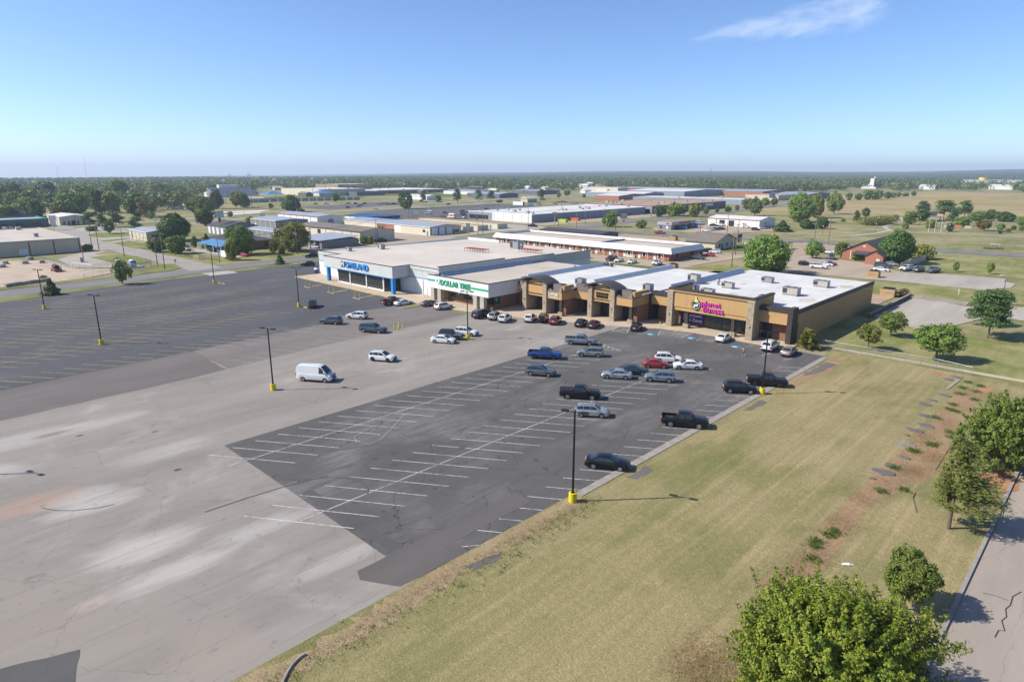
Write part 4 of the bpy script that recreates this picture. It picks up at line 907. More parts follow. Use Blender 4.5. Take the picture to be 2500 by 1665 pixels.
# top: lower-body top line (fraction of length from the tail, height); cab: greenhouse outline; win: side windows (x0,x1 at the belt line, as fractions)
VT = {
 'sedan': dict(L=4.85, W=1.84, belt=.92, sill=.24, wr=.33, ax=(.205, .80), top=[(0, .62), (.012, .84), (.03, .98), (.10, 1.03), (.16, 1.03), (.70, 1.0), (.80, .95), (.92, .84), (.975, .72), (1, .55)],
   cab=[(.10, 1.0), (.20, 1.22), (.29, 1.40), (.38, 1.455), (.48, 1.46), (.56, 1.42), (.64, 1.25), (.745, .97)], ws=(5, 7), rw=(0, 2), win=[(.17, .42), (.435, .68)]),
 'hatch': dict(L=4.3, W=1.78, belt=.95, sill=.25, wr=.32, ax=(.19, .80), top=[(0, .55), (.01, .9), (.03, 1.0), (.1, 1.0), (.70, .99), (.82, .93), (.93, .84), (.98, .7), (1, .5)],
   cab=[(.015, 1.0), (.06, 1.25), (.12, 1.45), (.3, 1.52), (.45, 1.53), (.55, 1.48), (.64, 1.28), (.76, .98)], ws=(5, 7), rw=(0, 2), win=[(.10, .38), (.40, .68)]),
 'suv': dict(L=4.75, W=1.90, belt=1.06, sill=.32, wr=.37, ax=(.19, .80), top=[(0, .6), (.01, .95), (.03, 1.08), (.1, 1.1), (.70, 1.10), (.80, 1.06), (.93, .96), (.98, .8), (1, .55)],
   cab=[(.015, 1.08), (.05, 1.35), (.10, 1.62), (.20, 1.68), (.42, 1.71), (.53, 1.67), (.62, 1.42), (.73, 1.09)], ws=(5, 7), rw=(0, 2), win=[(.06, .20), (.215, .42), (.435, .66)]),
 'bigsuv': dict(L=5.55, W=2.02, belt=1.2, sill=.38, wr=.39, ax=(.20, .80), top=[(0, .6), (.008, 1.05), (.02, 1.22), (.1, 1.23), (.72, 1.22), (.82, 1.19), (.95, 1.10), (.985, .95), (1, .6)],
   cab=[(.01, 1.2), (.03, 1.5), (.06, 1.80), (.2, 1.87), (.45, 1.88), (.57, 1.84), (.64, 1.6), (.715, 1.22)], ws=(5, 7), rw=(0, 2), win=[(.04, .24), (.255, .44), (.455, .66)]),
 'boxy': dict(L=4.45, W=1.78, belt=1.06, sill=.30, wr=.33, ax=(.18, .79), top=[(0, .6), (.01, .95), (.03, 1.06), (.1, 1.07), (.72, 1.08), (.82, 1.06), (.92, .98), (.975, .8), (1, .55)],
   cab=[(.01, 1.05), (.03, 1.3), (.06, 1.56), (.2, 1.63), (.45, 1.65), (.57, 1.60), (.65, 1.36), (.735, 1.08)], ws=(5, 7), rw=(0, 2), win=[(.05, .23), (.245, .44), (.455, .66)]),
 'jeep': dict(L=4.6, W=1.86, belt=1.18, sill=.46, wr=.42, ax=(.20, .80), top=[(0, .7), (.01, 1.1), (.02, 1.2), (.1, 1.2), (.66, 1.2), (.70, 1.2), (.95, 1.13), (.985, 1.1), (1, .65)],
   cab=[(.012, 1.2), (.016, 1.5), (.025, 1.83), (.2, 1.87), (.45, 1.88), (.57, 1.84), (.60, 1.55), (.645, 1.2)], ws=(5, 7), rw=(0, 2), win=[(.04, .22), (.245, .42), (.45, .60)]),
 'beetle': dict(L=4.2, W=1.78, belt=.92, sill=.24, wr=.34, ax=(.19, .80), top=[(0, .45), (.02, .72), (.06, .9), (.14, 1.02), (.22, 1.05), (.66, .98), (.76, .99), (.86, .93), (.94, .80), (.985, .62), (1, .42)],
   cab=[(.10, .96), (.17, 1.18), (.26, 1.36), (.36, 1.46), (.46, 1.49), (.56, 1.43), (.64, 1.25), (.73, .98)], ws=(5, 7), rw=(0, 2), win=[(.20, .40), (.42, .66)]),
 'van': dict(L=5.95, W=2.06, belt=1.35, sill=.36, wr=.36, ax=(.20, .82), top=[(0, .55), (.005, 1.2), (.01, 1.35), (.1, 1.36), (.78, 1.36), (.86, 1.30), (.94, 1.16), (.985, 1.0), (1, .6)],
   cab=[(.004, 1.33), (.008, 1.9), (.02, 2.36), (.06, 2.52), (.60, 2.54), (.70, 2.44), (.77, 2.12), (.875, 1.34)], ws=(5, 7), rw=(0, 1), win=[(.655, .78)]),
 'pickup': dict(L=5.9, W=2.02, belt=1.22, sill=.46, wr=.41, ax=(.205, .80), top=[(0, .75), (.006, 1.15), (.012, 1.28), (.33, 1.28), (.335, 1.25), (.66, 1.26), (.78, 1.24), (.94, 1.15), (.985, 1.0), (1, .65)],
   cab=[(.345, 1.22), (.358, 1.55), (.375, 1.86), (.43, 1.92), (.54, 1.93), (.60, 1.89), (.65, 1.65), (.715, 1.24)], ws=(5, 7), rw=(0, 2), win=[(.375, .495), (.51, .655)], bed=(.018, .325)),
}
def half_width(spec, z):
    b, W = spec['belt'], spec['W'] / 2
    return W - .07 - .30 * max(0, z - b) * (.55 if spec['L'] > 5.8 and 'bed' not in spec else 1)
def body_mesh(spec, name, open_bed):
    L, W, belt, sill, wr = spec['L'], spec['W'] / 2, spec['belt'], spec['sill'], spec['wr']
    xs = {0, .004, .012, .03, .06, .1, .5, .88, .94, .97, .988, .996, 1}
    for a in spec['ax']:
        for q in range(-8, 9): xs.add(round(a + q / 7.6 * (wr * 1.18) / L, 4))
    for x, _ in spec['top']: xs.add(x)
    for q in range(11): xs.add(.1 + .08 * q)
    bed = spec.get('bed')
    if bed: xs |= {bed[0], bed[0] + .003, bed[1], bed[1] + .003}
    xs = sorted(x for x in xs if 0 <= x <= 1)
    mb = MB(); rows = []
    for x in xs:
        zt = lerp_prof(spec['top'], x); zl = sill + (.16 if x < .01 or x > .99 else .07 if x < .03 or x > .97 else 0)
        for a in spec['ax']:
            d = abs(x - a) * L; Ra = wr * 1.17
            if d < Ra: zl = max(zl, wr + math.sqrt(Ra * Ra - d * d) * .98)
        e = min(x, 1 - x) * L
        pl = 1 - .16 * max(0, 1 - e / .45) ** 2.2
        w = W * pl; zm = max(zl + .03, min(.62, zt - .12)); zs = max(zm + .03, min(belt - .12, zt - .06))
        inbed = bed and open_bed and bed[0] < x < bed[1] + .001
        ztop = zt
        sec = [(w - .05, zl), (w - .005, zm), (w, (zm + zs) / 2), (w - .02, zs), (w - .07, ztop - .015), (w - .13, ztop), (w - .14, .82 if inbed else ztop + .004), (0, .82 if inbed else ztop + .022)]
        rows.append([(x * L - L / 2, -y, z) for y, z in sec] + [(x * L - L / 2, y, z) for y, z in sec[-2::-1]])
    n = len(rows[0])
    V = [p for r in rows for p in r]
    F = [(i * n + k, i * n + k + 1, (i + 1) * n + k + 1, (i + 1) * n + k) for i in range(len(rows) - 1) for k in range(n - 1)]
    F += [tuple(range(n)), tuple((len(rows) - 1) * n + k for k in range(n - 1, -1, -1))]
    mb.add(V, F)
    return mb
def cab_mesh(spec):
    L = spec['L']; mb = MB(); rows = []
    for x, z in spec['cab']:
        h = half_width(spec, z); z0 = spec['belt'] - .02
        rows.append([(x * L - L / 2, -h, z - .02), (x * L - L / 2, -h + .10, z + .01), (x * L - L / 2, 0, z + .035), (x * L - L / 2, h - .10, z + .01), (x * L - L / 2, h, z - .02)])
    m = len(rows); n = 5
    V = [p for r in rows for p in r]; F = [(i * n + k, i * n + k + 1, (i + 1) * n + k + 1, (i + 1) * n + k) for i in range(m - 1) for k in range(n - 1)]
    # sides down to the belt line
    base = len(V); h0 = half_width(spec, spec['belt'] - .02)
    for r in rows: V += [(r[0][0], -h0, spec['belt'] - .03), (r[0][0], h0, spec['belt'] - .03)]
    for i in range(m - 1):
        F += [(i * n, (i + 1) * n, base + 2 * (i + 1), base + 2 * i), (i * n + 4, (i + 1) * n + 4, base + 2 * (i + 1) + 1, base + 2 * i + 1)]
    mb.add(V, F); return mb
def cab_roof_z(spec, x): return lerp_prof(spec['cab'], x)
VEH_CACHE = {}
def vehicle_meshes(kind, col, rims, open_bed, black_roof):
    key = (kind, col, rims, open_bed, black_roof)
    if key in VEH_CACHE: return VEH_CACHE[key]
    spec = VT[kind]; L, W = spec['L'], spec['W'] / 2; pm = PAINT[col]; out = []
    out.append(('body', body_mesh(spec, 'body', open_bed).mesh('body', pm, True, 38)))
    out.append(('cabin', cab_mesh(spec).mesh('cabin', m_trim if black_roof else pm, True, 50)))
    b = MB(); b.box(-L / 2 + .14, L / 2 - .14, -W + .16, W - .16, spec['sill'] - .06, spec['belt'] - .25); out.append(('underbody', b.mesh('underbody', m_under)))
    cab = spec['cab']
    def band(i0, i1, ins, t0, t1):
        """glass following the cabin outline between two of its points"""
        P = []
        pts = [cab[i] for i in range(i0, i1 + 1)]
        a, c = pts[0], pts[-1]
        q = [(a[0] + (pts[1][0] - a[0]) * t0, a[1] + (pts[1][1] - a[1]) * t0)] + pts[1:-1] + [(pts[-2][0] + (c[0] - pts[-2][0]) * t1, pts[-2][1] + (c[1] - pts[-2][1]) * t1)]
        V = []; F = []
        s = 1 if i0 > 2 else -1
        for x, z in q:
            h = half_width(spec, z) - ins; X = x * L - L / 2 + s * .012
            V += [(X, -h, z + .006), (X, -h * .5, z + .04), (X, 0, z + .052), (X, h * .5, z + .04), (X, h, z + .006)]
        for i in range(len(q) - 1):
            for k in range(4): F.append((i * 5 + k, i * 5 + k + 1, (i + 1) * 5 + k + 1, (i + 1) * 5 + k))
        return MB().add(V, F)
    out.append(('windshield', band(spec['ws'][0], spec['ws'][1], .09, .12, .93).mesh('windshield', m_carglass, True)))
    if kind != 'van': out.append(('rear_window', band(spec['rw'][0], spec['rw'][1], .12, .25, .85).mesh('rear_window', m_carglass, True)))
    for x0, x1 in spec['win']:
        for s in (-1, 1):
            zb = spec['belt'] + .05; V = []
            xsn = [x0 + (x1 - x0) * k / 5 for k in range(6)]
            ok = [(x, cab_roof_z(spec, x) - .10) for x in xsn]
            ok = [(x, z) for x, z in ok if z > zb + .06]
            if len(ok) < 2: continue
            lo = [(x, zb) for x, _ in ok]
            ring = lo + ok[::-1]
            V = [(x * L - L / 2, s * (half_width(spec, z) + .008), z) for x, z in ring]
            out.append(('side_window', MB().add(V, [tuple(range(len(V)))]).mesh('side_window', m_carglass)))
    hl_z = lerp_prof(spec['top'], .965) - .12
    tall = spec['belt'] > 1.0
    for s in (-1, 1):
        b = MB(); b.add([(L / 2 - .16, s * (W * .90), hl_z - .06), (L / 2 - .05, s * W * .52, hl_z - .07), (L / 2 - .06, s * W * .52, hl_z + .08), (L / 2 - .20, s * (W * .90), hl_z + .10), (L / 2 - .36, s * W * .955, hl_z + .0), (L / 2 - .38, s * W * .955, hl_z + .12)], [(0, 1, 2, 3), (0, 3, 5, 4)])
        b.add([(L / 2 - .30, s * W * .5, hl_z - .08), (L / 2 - .30, s * W * .5, hl_z + .08), (L / 2 - .05, s * W * .52, hl_z - .07), (L / 2 - .06, s * W * .52, hl_z + .08)], [(0, 2, 3, 1)])
        out.append(('headlight', b.mesh('headlight', m_lamp)))
        tz = spec['belt'] - (.16 if kind not in ('pickup',) else .05); th = .22 if tall else .12
        b = MB(); b.box(-L / 2 - .012, -L / 2 + .10, s * W * .62, s * W * .93, tz - th, tz + .05); out.append(('tail_light', b.mesh('tail_light', m_tail)))
        mx = spec['cab'][-1][0] * L - L / 2 - .32; b = MB(); b.box(mx - .09, mx + .07, s * (W - .04), s * (W + .16), spec['belt'] + .04, spec['belt'] + .2); out.append(('wing_mirror', b.mesh('wing_mirror', m_trim if kind in ('van', 'jeep') else pm)))
    b = MB(); b.box(L / 2 - .10, L / 2 + .012, -W * .5, W * .5, hl_z - .30, hl_z + .02); out.append(('grille', b.mesh('grille', m_grille)))
    b = MB(); b.box(L / 2 - .16, L / 2 + .03, -W * .82, W * .82, spec['sill'] + .04, spec['sill'] + .22); out.append(('front_bumper', b.mesh('front_bumper', m_chrome if kind == 'pickup' else m_trim)))
    b = MB(); b.box(-L / 2 - .03, -L / 2 + .14, -W * .82, W * .82, spec['sill'] + .06, spec['sill'] + .24); out.append(('rear_bumper', b.mesh('rear_bumper', m_chrome if kind == 'pickup' else m_trim)))
    b = MB(); b.box(-L / 2 - .02, -L / 2 + .02, -.26, .26, .72 if not tall else .85, .86 if not tall else .99); out.append(('number_plate', b.mesh('number_plate', m_white)))
    if kind in ('pickup', 'van', 'bigsuv', 'jeep'):
        for s in (-1, 1):
            b = MB(); b.box(-L * .18, L * .18, s * (W - .10), s * (W + .03), spec['sill'] - .10, spec['sill'] - .03); out.append(('running_board', b.mesh('running_board', m_trim)))
    if kind in ('suv', 'bigsuv', 'boxy'):
        for s in (-1, 1):
            zz = spec['cab'][4][1]; b = MB(); h = half_width(spec, zz) - .16
            b.tube([(L * (.14 - .5), s * h, zz + .0), (L * (.18 - .5), s * h, zz + .06), (L * (.48 - .5), s * h, zz + .07), (L * (.52 - .5), s * h, zz + .02)], .022, 5); out.append(('roof_rail', b.mesh('roof_rail', m_rimblk)))
    if kind == 'pickup':
        if open_bed:
            b = MB(); b.box(-L / 2 + .9, -L / 2 + 1.5, -.3, .3, .83, 1.05); out.append(('load', b.mesh('load', m_grille)))
        else:
            b = MB(); b.box(-L / 2 + .06, -L / 2 + .325 * L, -W + .15, W - .15, 1.27, 1.33); out.append(('bed_cover', b.mesh('bed_cover', m_trim)))
    if kind == 'jeep':
        b = MB(); b.tube([(-L / 2 - .02, 0, 1.02), (-L / 2 - .26, 0, 1.02)], .40, 18); out.append(('spare_wheel', b.mesh('spare_wheel', m_tyre, True, 40)))
        for s in (-1, 1):
            for a in spec['ax']:
                x = a * L - L / 2; b = MB(); b.box(x - .5, x + .5, s * (W - .12), s * (W + .06), .88, .95); out.append(('mudguard', b.mesh('mudguard', m_trim)))
    wr = spec['wr']; wheels = []
    ty = MB(); ty.tube([(0, -.11, 0), (0, -.10, 0), (0, .10, 0), (0, .11, 0)], [wr * .9, wr, wr, wr * .9], 20); tym = ty.mesh('wheel', m_tyre, True, 40)
    rm = MB(); rm.tube([(0, -.118, 0), (0, -.09, 0)], wr * .66, 16)
    for q in range(5):
        a = 2 * math.pi * q / 5; rm.add([(math.cos(a + d) * wr * rr, -.122, math.sin(a + d) * wr * rr) for d, rr in ((.25, .28), (.42, .56), (-.42 + 2 * math.pi / 5, .56), (-.25 + 2 * math.pi / 5, .28))], [(0, 1, 2, 3)])
        rm.m = 1; rm.mi[-1] = 1; rm.m = 0
    rmm = rm.mesh('rim', [RIMS[rims], m_grille])
    for a in spec['ax']:
        for s in (-1, 1): wheels.append((a * L - L / 2, s * (W - .12), wr))
    VEH_CACHE[key] = (out, tym, rmm, wheels)
    return VEH_CACHE[key]
PAINT = {k: paint('paint_' + k, c, m) for k, c, m in (('white', (.78, .79, .79), 0), ('black', (.010, .010, .012), .1), ('silver', (.44, .46, .47), .5), ('grey', (.14, .15, .165), .4), ('blue', (.012, .06, .26), .3), ('red', (.42, .015, .015), .1),
    ('navy', (.012, .018, .035), .2), ('teal', (.02, .06, .08), .3), ('slate', (.075, .105, .125), .4), ('iceblue', (.27, .32, .38), .5), ('sage', (.33, .36, .35), .5), ('tan', (.38, .34, .28), .4), ('brown', (.13, .105, .085), .3), ('maroon', (.085, .02, .028), .3), ('camo', (.085, .07, .05), .0), ('skyblue', (.05, .32, .62), .1), ('darkred', (.23, .02, .018), .2), ('olive', (.12, .14, .125), .2))}
RIMS = {'alloy': m_rim, 'black': m_rimblk, 'white': m_white}
def vehicle(kind, col, x, y, head, label, cat, name=None, rims='alloy', open_bed=True, black_roof=False, z=0.0, group='vehicles parked in the shopping strip lot'):
    parts, tym, rmm, wheels = vehicle_meshes(kind, col, rims, open_bed, black_roof)
    t = thing(name or {'sedan': 'parked_car', 'hatch': 'parked_car', 'beetle': 'parked_car', 'pickup': 'pickup_truck', 'van': 'cargo_van'}.get(kind, 'parked_suv'), label, cat, (x, y, z + .02), R(head), group)
    for n, me in parts: add_obj(n, me, t)
    for wx, wy, wz in wheels:
        w = add_obj('wheel', tym, t); w.location = (wx, wy, wz); w.rotation_euler = (0, 0, 0 if wy < 0 else math.pi)
        add_obj('rim', rmm, w)
    return t
P = 'pickup truck'; S = 'SUV'; C = 'car'
vehicle('van', 'white', -89.23,48.28,32.85, 'white high-roof cargo van standing alone in the pale lane', 'van', rims='alloy')
vehicle('suv', 'white', -90.95,61.93,27.37, 'white SUV with black wheels and dark sunroof driving in the pale lane', S, rims='black')
vehicle('sedan', 'white', -92.81,77.17,29.95, 'white sedan beside the grey off-roader near the yellow lamp base', C)
vehicle('jeep', 'grey', -93.69,79.99,30.41, 'blue-grey boxy off-roader with black top and big tyres', S, rims='black', black_roof=True)
vehicle('suv', 'white', -93.9,84.09,24.98, 'white SUV behind the lamp post and the grey off-roader', S)
vehicle('bigsuv', 'slate', -109.47,72.58,28.41, 'dark teal long SUV next to the yellow bollards', S)
vehicle('suv', 'slate', -122.31,70.64,-149.53, 'dark grey SUV parked nose left in front of the supermarket lot', S)
vehicle('suv', 'white', -122.78,77.39,-151.15, 'older white SUV nose left, nearest the supermarket', S)
vehicle('suv', 'navy', -141.2, 76.9, -33, 'navy SUV driving past the lamp post in front of the supermarket', S)
vehicle('pickup', 'maroon', -130.51,92.53,89.6, 'dark maroon pickup nose-in at the supermarket walkway', P)
vehicle('sedan', 'white', -127.56,93.73,88.63, 'white sedan parked beside the grass island', C)
vehicle('sedan', 'brown', -122.34,97.89,84.13, 'bronze brown sedan at the first dollar store columns', C)
vehicle('suv', 'white', -117,97.58,89.95, 'small white SUV parked under the dollar store sign', S)
vehicle('bigsuv', 'navy', -103.91,97.66,101.48, 'dark SUV nose-in at the right columns of the dollar store', S)
vehicle('suv', 'silver', -100.44,98.53,113.64, 'silver SUV between the dark SUV and a white SUV', S)
vehicle('suv', 'white', -97.24,98.44,114.68, 'white SUV with red tail lights nearest the corner lamp post', S)
vehicle('suv', 'white', -93.36,102.43,117.31, 'white crossover beside the camouflage off-roader', S)
vehicle('jeep', 'camo', -90.97,104.01,121.61, 'brown camouflage off-roader with spare wheel on its tailgate', S, rims='black')
vehicle('suv', 'darkred', -87.93,104.47,116.42, 'red SUV parked under the LATITUDE sign', S)
vehicle('sedan', 'black', -82.64,106.68,111.17, 'black coupe in front of the gaming shop', C)
vehicle('sedan', 'maroon', -79.95,107.52,110.8, 'dark maroon sedan beside the black coupe', C)
vehicle('sedan', 'black', -72.2,111.75,112.58, 'black sedan between the hatched bays near the gym', C)
vehicle('pickup', 'iceblue', -73.14,94.41,32.96, 'silver-blue crew-cab pickup with covered bed', P, open_bed=False)
vehicle('pickup', 'blue', -71.78,82.55,34.01, 'bright blue crew-cab pickup with black wheels', P, rims='black')
vehicle('suv', 'sage', -66.92,89.16,-145.49, 'pale sage crossover nose left behind the blue pickup', S)
vehicle('suv', 'grey', -65.8,74.74,29.42, 'dark grey crossover alone in the first striped row', S)
vehicle('pickup', 'black', -54.52,70.56,35.53, 'black pickup with covered bed in the middle row', P, open_bed=False)
vehicle('boxy', 'silver', -48.9,66.09,33.84, 'silver retro wagon in front of the black pickup, by the near lamp post', C)
vehicle('pickup', 'black', -38.24,71.48,30.97, 'black crew-cab pickup with open bed against the grass kerb', P)
vehicle('sedan', 'black', -38.19,54.7,29.52, 'black sedan nearest the camera beside the grass kerb', C)
vehicle('sedan', 'silver', -56.18,82.01,-146.35, 'small silver sedan nose left in the middle row', C)
vehicle('sedan', 'teal', -55.46,85.62,34.03, 'dark teal sedan behind the small silver sedan', C)
vehicle('suv', 'iceblue', -50.48,85.36,-147.56, 'silver-blue crossover nose left next to the small silver sedan', S)
vehicle('beetle', 'red', -54.89,91.41,35.74, 'red rounded small car in the middle row', C)
vehicle('suv', 'white', -54.96,95.55,32.17, 'white SUV with black roof rails behind the red car', S)
vehicle('sedan', 'white', -50.66,94.38,-141.55, 'white sedan nose left beside the red rounded car', C)
vehicle('suv', 'black', -39.05,88.95,33.94, 'black crossover beside the yellow lamp base at the grass', S)
vehicle('pickup', 'black', -37.52,94.97,28.14, 'black pickup with covered bed behind the far grass-side lamp post', P, rims='black', open_bed=False)
vehicle('sedan', 'white', -54.94,115.73,96.48, 'white sedan nose-in at the gym doors', C)
vehicle('bigsuv', 'white', -45.81,115.77,96.25, 'white SUV nose-in under the right gym pier', S)
vehicle('sedan', 'tan', -41.94,114.66,94.49, 'champagne sedan at the end bay beside the gym corner', C)
vehicle('suv', 'navy', -205.96,111.58,-125.84, 'dark SUV parked at the street end of the supermarket lot', S)
vehicle('suv', 'black', -226.43,124.45,-119.26, 'black SUV driving along the street beside the supermarket', S, group='vehicles on the streets')
# behind the shops: motel, brick house and workshops
G2 = 'vehicles behind the shops'
vehicle('suv', 'white', *(-150.34,195.49), -80, 'white SUV at the left end of the motel grass strip', S, group=G2)
vehicle('pickup', 'maroon', *(-139.74,197.4), -85, 'plum pickup parked by the motel grass strip', P, group=G2)
vehicle('sedan', 'white', *(-135.47,196.18), -82, 'white car right of the plum pickup', C, group=G2)
vehicle('sedan', 'white', *(-129.59,195.92), -82, 'white car standing alone in the motel parking row', C, group=G2)
vehicle('pickup', 'white', *(-120.72,198.06), -80, 'white pickup near the end of the motel grass strip', P, group=G2)
vehicle('pickup', 'slate', *(-118.17,221.92), 190, 'dark blue-grey pickup at the end wall of the motel', P, group=G2)
vehicle('hatch', 'red', *(-119.24,232.84), 190, 'bright red hatchback beside the motel end', C, group=G2)
vehicle('suv', 'white', *(-122.41,243.98), 190, 'white SUV behind the red hatchback at the motel', S, group=G2)
vehicle('suv', 'black', *(-126.82,245.06), 190, 'black SUV half hidden at the motel end wall', S, group=G2)
vehicle('sedan', 'white', *(-125.3,282.13), 30, 'white car leaving the grey-roofed tan house', C, group=G2)
vehicle('pickup', 'darkred', *(-182.59,300.71), 5, 'dark red pickup driving on the cross street', P, group='vehicles on the streets')
vehicle('bigsuv', 'white', *(-77.29,229.31), 8, 'large white SUV in the brick house car park', S, group=G2)
vehicle('sedan', 'white', *(-77.41,236.76), 8, 'white car behind the large white SUV', C, group=G2)
vehicle('sedan', 'darkred', *(-77.42,240.01), 10, 'red car behind the white cars at the brick house', C, group=G2)
vehicle('hatch', 'navy', *(-83.4,233.58), 10, 'dark hatchback left of the large white SUV', C, group=G2)
vehicle('pickup', 'grey', *(-82.43,257.32), -75, 'dark pickup by the young tree at the brick house', P, group=G2)
vehicle('suv', 'white', *(-89.41,274.65), 5, 'white SUV beside the brick house gable', S, group=G2)
vehicle('bigsuv', 'slate', *(-62.06,246.2), 5, 'dark slate SUV in front of the big tree', S, group=G2)
vehicle('sedan', 'white', *(-60.02,237.03), 5, 'white sedan by the wooden dumpster pen', C, group=G2)
vehicle('hatch', 'silver', *(-61.07,253.52), 5, 'silver car between the big tree and the dark SUV', C, group=G2)
vehicle('bigsuv', 'white', *(-54.52,244.39), -105, 'white SUV at the end of the pale fence', S, group=G2)
vehicle('suv', 'grey', *(-51.11,244.77), -105, 'dark SUV right of the fence-side white SUV', S, group=G2)
vehicle('pickup', 'olive', *(-47.13,245.76), -105, 'grey-green pickup parked by the lawn', P, group=G2)

# farther vehicles: too small to show their parts
FAR = {}
def far_vehicle(kind, col, p, head, label, cat, group):
    key = (kind, col)
    if key not in FAR:
        spec = VT[kind]; L = spec['L']; mb = body_mesh(spec, 'b', False); c = cab_mesh(spec); mb.add(c.v, c.f)
        mb.m = 1
        for x0, x1 in spec['win']:
            for s in (-1, 1):
                ok = [(x0 + (x1 - x0) * k / 3, 0) for k in range(4)]; zb = spec['belt'] + .04
                ring = [(x, zb) for x, _ in ok] + [(x, max(zb + .03, cab_roof_z(spec, x) - .09)) for x, _ in ok[::-1]]
                mb.poly([(x * L - L / 2, s * (half_width(spec, z) + .01), z) for x, z in ring])
        for i0, i1, sgn in ((5, 7, 1), (0, 2, -1)):
            (xa, za), (xb, zb) = spec['cab'][i0], spec['cab'][i1]; ha, hb = half_width(spec, za) - .1, half_width(spec, zb) - .1
            mb.poly([(xa * L - L / 2 + sgn * .03, -ha, za + .05), (xa * L - L / 2 + sgn * .03, ha, za + .05), (xb * L - L / 2 + sgn * .03, hb, zb + .06), (xb * L - L / 2 + sgn * .03, -hb, zb + .06)])
        mb.m = 2; W = spec['W'] / 2
        for a in spec['ax']:
            for s in (-1, 1): mb.tube([(a * L - L / 2, s * (W - .22), spec['wr']), (a * L - L / 2, s * (W + .01), spec['wr'])], spec['wr'], 10)
        mb.box(-L / 2 + .2, L / 2 - .2, -W + .2, W - .2, .2, .6)
        FAR[key] = mb.mesh('far_vehicle', [PAINT[col], m_carglass, m_tyre])
    o = add_obj({'pickup': 'pickup_truck', 'van': 'van', 'sedan': 'car', 'hatch': 'car'}.get(kind, 'suv'), FAR[key]); o.location = (p[0], p[1], .04); o.rotation_euler = (0, 0, R(head))
    return tag(o, label, cat, group)
GF = 'distant vehicles in yards and car parks'
for kind, col, p, hd, lab, cat in (
    ('suv', 'navy', (-202.66,202.92), 90, 'dark SUV parked nearest the left end of the motel', S), ('sedan', 'black', (-196.32,201.47), 90, 'black car by the motel behind the silver roof unit', C), ('sedan', 'slate', (-187.41,202.07), 90, 'dark car by the motel behind the red roof pipes', C),
    ('pickup', 'skyblue', (-190,335.99), 10, 'bright blue pickup outside the dark grey oil-change shop', P), ('van', 'white', (-197.4,370.97), 80, 'white van beside the oil-change shop', 'van'), ('suv', 'white', (-198.31,378.48), 80, 'white SUV between the oil-change shop and white garage', S),
    ('sedan', 'white', (-172.95,331.99), 12, 'white car leftmost of the row outside the white garage', C), ('sedan', 'silver', (-174,339.66), 12, 'silver car second in the row outside the white garage', C), ('sedan', 'navy', (-173.41,344.33), 12, 'navy car third in the row outside the white garage', C), ('hatch', 'black', (-172.02,348.44), 12, 'black car rightmost of the row outside the white garage', C),
    ('sedan', 'black', (-187.3,368.59), 10, 'black car before the closed left garage door', C), ('pickup', 'white', (-184.31,371.48), 10, 'white pickup at the open garage door', P), ('suv', 'white', (-167.42,370.16), 10, 'white crossover before the plain wall of the white garage', S),
    ('suv', 'maroon', (-156.04,357.01), 8, 'maroon SUV at the right end of the white garage', S), ('sedan', 'white', (-156.89,367.98), 60, 'white car beside the maroon SUV', C), ('suv', 'red', (-156.25,372.18), 60, 'red SUV at the corner of the white garage', S),
    ('suv', 'white', (-253.2,141), 20, 'white SUV nearest the hedge outside the grey car shop', S), ('sedan', 'silver', (-251.87,143.38), 20, 'silver car beside the hedge at the grey car shop', C), ('suv', 'black', (-252.77,150.67), 30, 'black SUV under the canopy of the grey car shop', S), ('hatch', 'white', (-252.11,155.13), 40, 'white hatchback by the supermarket roof unit', C),
    ('pickup', 'black', (-254.2,175.5), 90, 'black pickup beside the beige warehouse end', P),
    ('suv', 'black', (-272.31,106.23), 10, 'black SUV beside the blue awning', S), ('sedan', 'skyblue', (-266.75,107.32), 10, 'blue car behind the white box trailer', C), ('sedan', 'red', (-248.96,108.93), 10, 'red car under the trees at the brick office', C),
    ('sedan', 'navy', (-473.66,260.08), 60, 'dark car on the near highway lane', C),
    ('pickup', 'silver', (-396.79,318.84), 20, 'silver pickup standing alone in the dark yard', P), ('suv', 'white', (-422.67,341.18), 20, 'white SUV behind the silver pickup in the dark yard', S), ('sedan', 'darkred', (-368.29,308.76), 10, 'dark red car beside the rental truck', C), ('suv', 'iceblue', (-396.31,334.83), 60, 'blue-grey SUV behind the dark red car', S),
    ('pickup', 'black', (-261.98,288.77), 12, 'black pickup on the side street by the storage units', P), ('sedan', 'white', (-368.97,270.48), 30, 'white car by the blue-roofed shop front', C),
    ('sedan', 'white', (-469.35,67.75), 10, 'white car left of two outside the green-roofed shop', C), ('sedan', 'silver', (-467.93,70.75), 10, 'silver car right of two outside the green-roofed shop', C), ('van', 'white', (-285.98,100.1), 10, 'white van under the trees by the side street', 'van'), ('suv', 'navy', (-585.25,142.06), 20, 'dark car in front of the far houses', S)):
    far_vehicle(kind, col, p, hd, lab, cat, GF)
rr = random.Random(8)
yard = [((-404.02,359.2), 'darkred'), ((-383.63,341.03), 'silver'), ((-367.01,328.3), 'red'), ((-377.92,340.61), 'navy'), ((-373.26,339.26), 'white'), ((-346.44,311.51), 'white'), ((-368.48,338.12), 'navy'), ((-389.54,360.14), 'silver'), ((-349.7,323.59), 'blue'), ((-365.06,341.43), 'teal'), ((-383.38,359.73), 'red'), ((-332.07,310.85), 'red'), ((-337.94,319.73), 'navy'), ((-331.44,316.24), 'white'), ((-407.29,390.78), 'black'), ((-376.73,359.9), 'darkred'), ((-389.61,386.65), 'silver'), ((-354.97,334.45), 'darkred')]
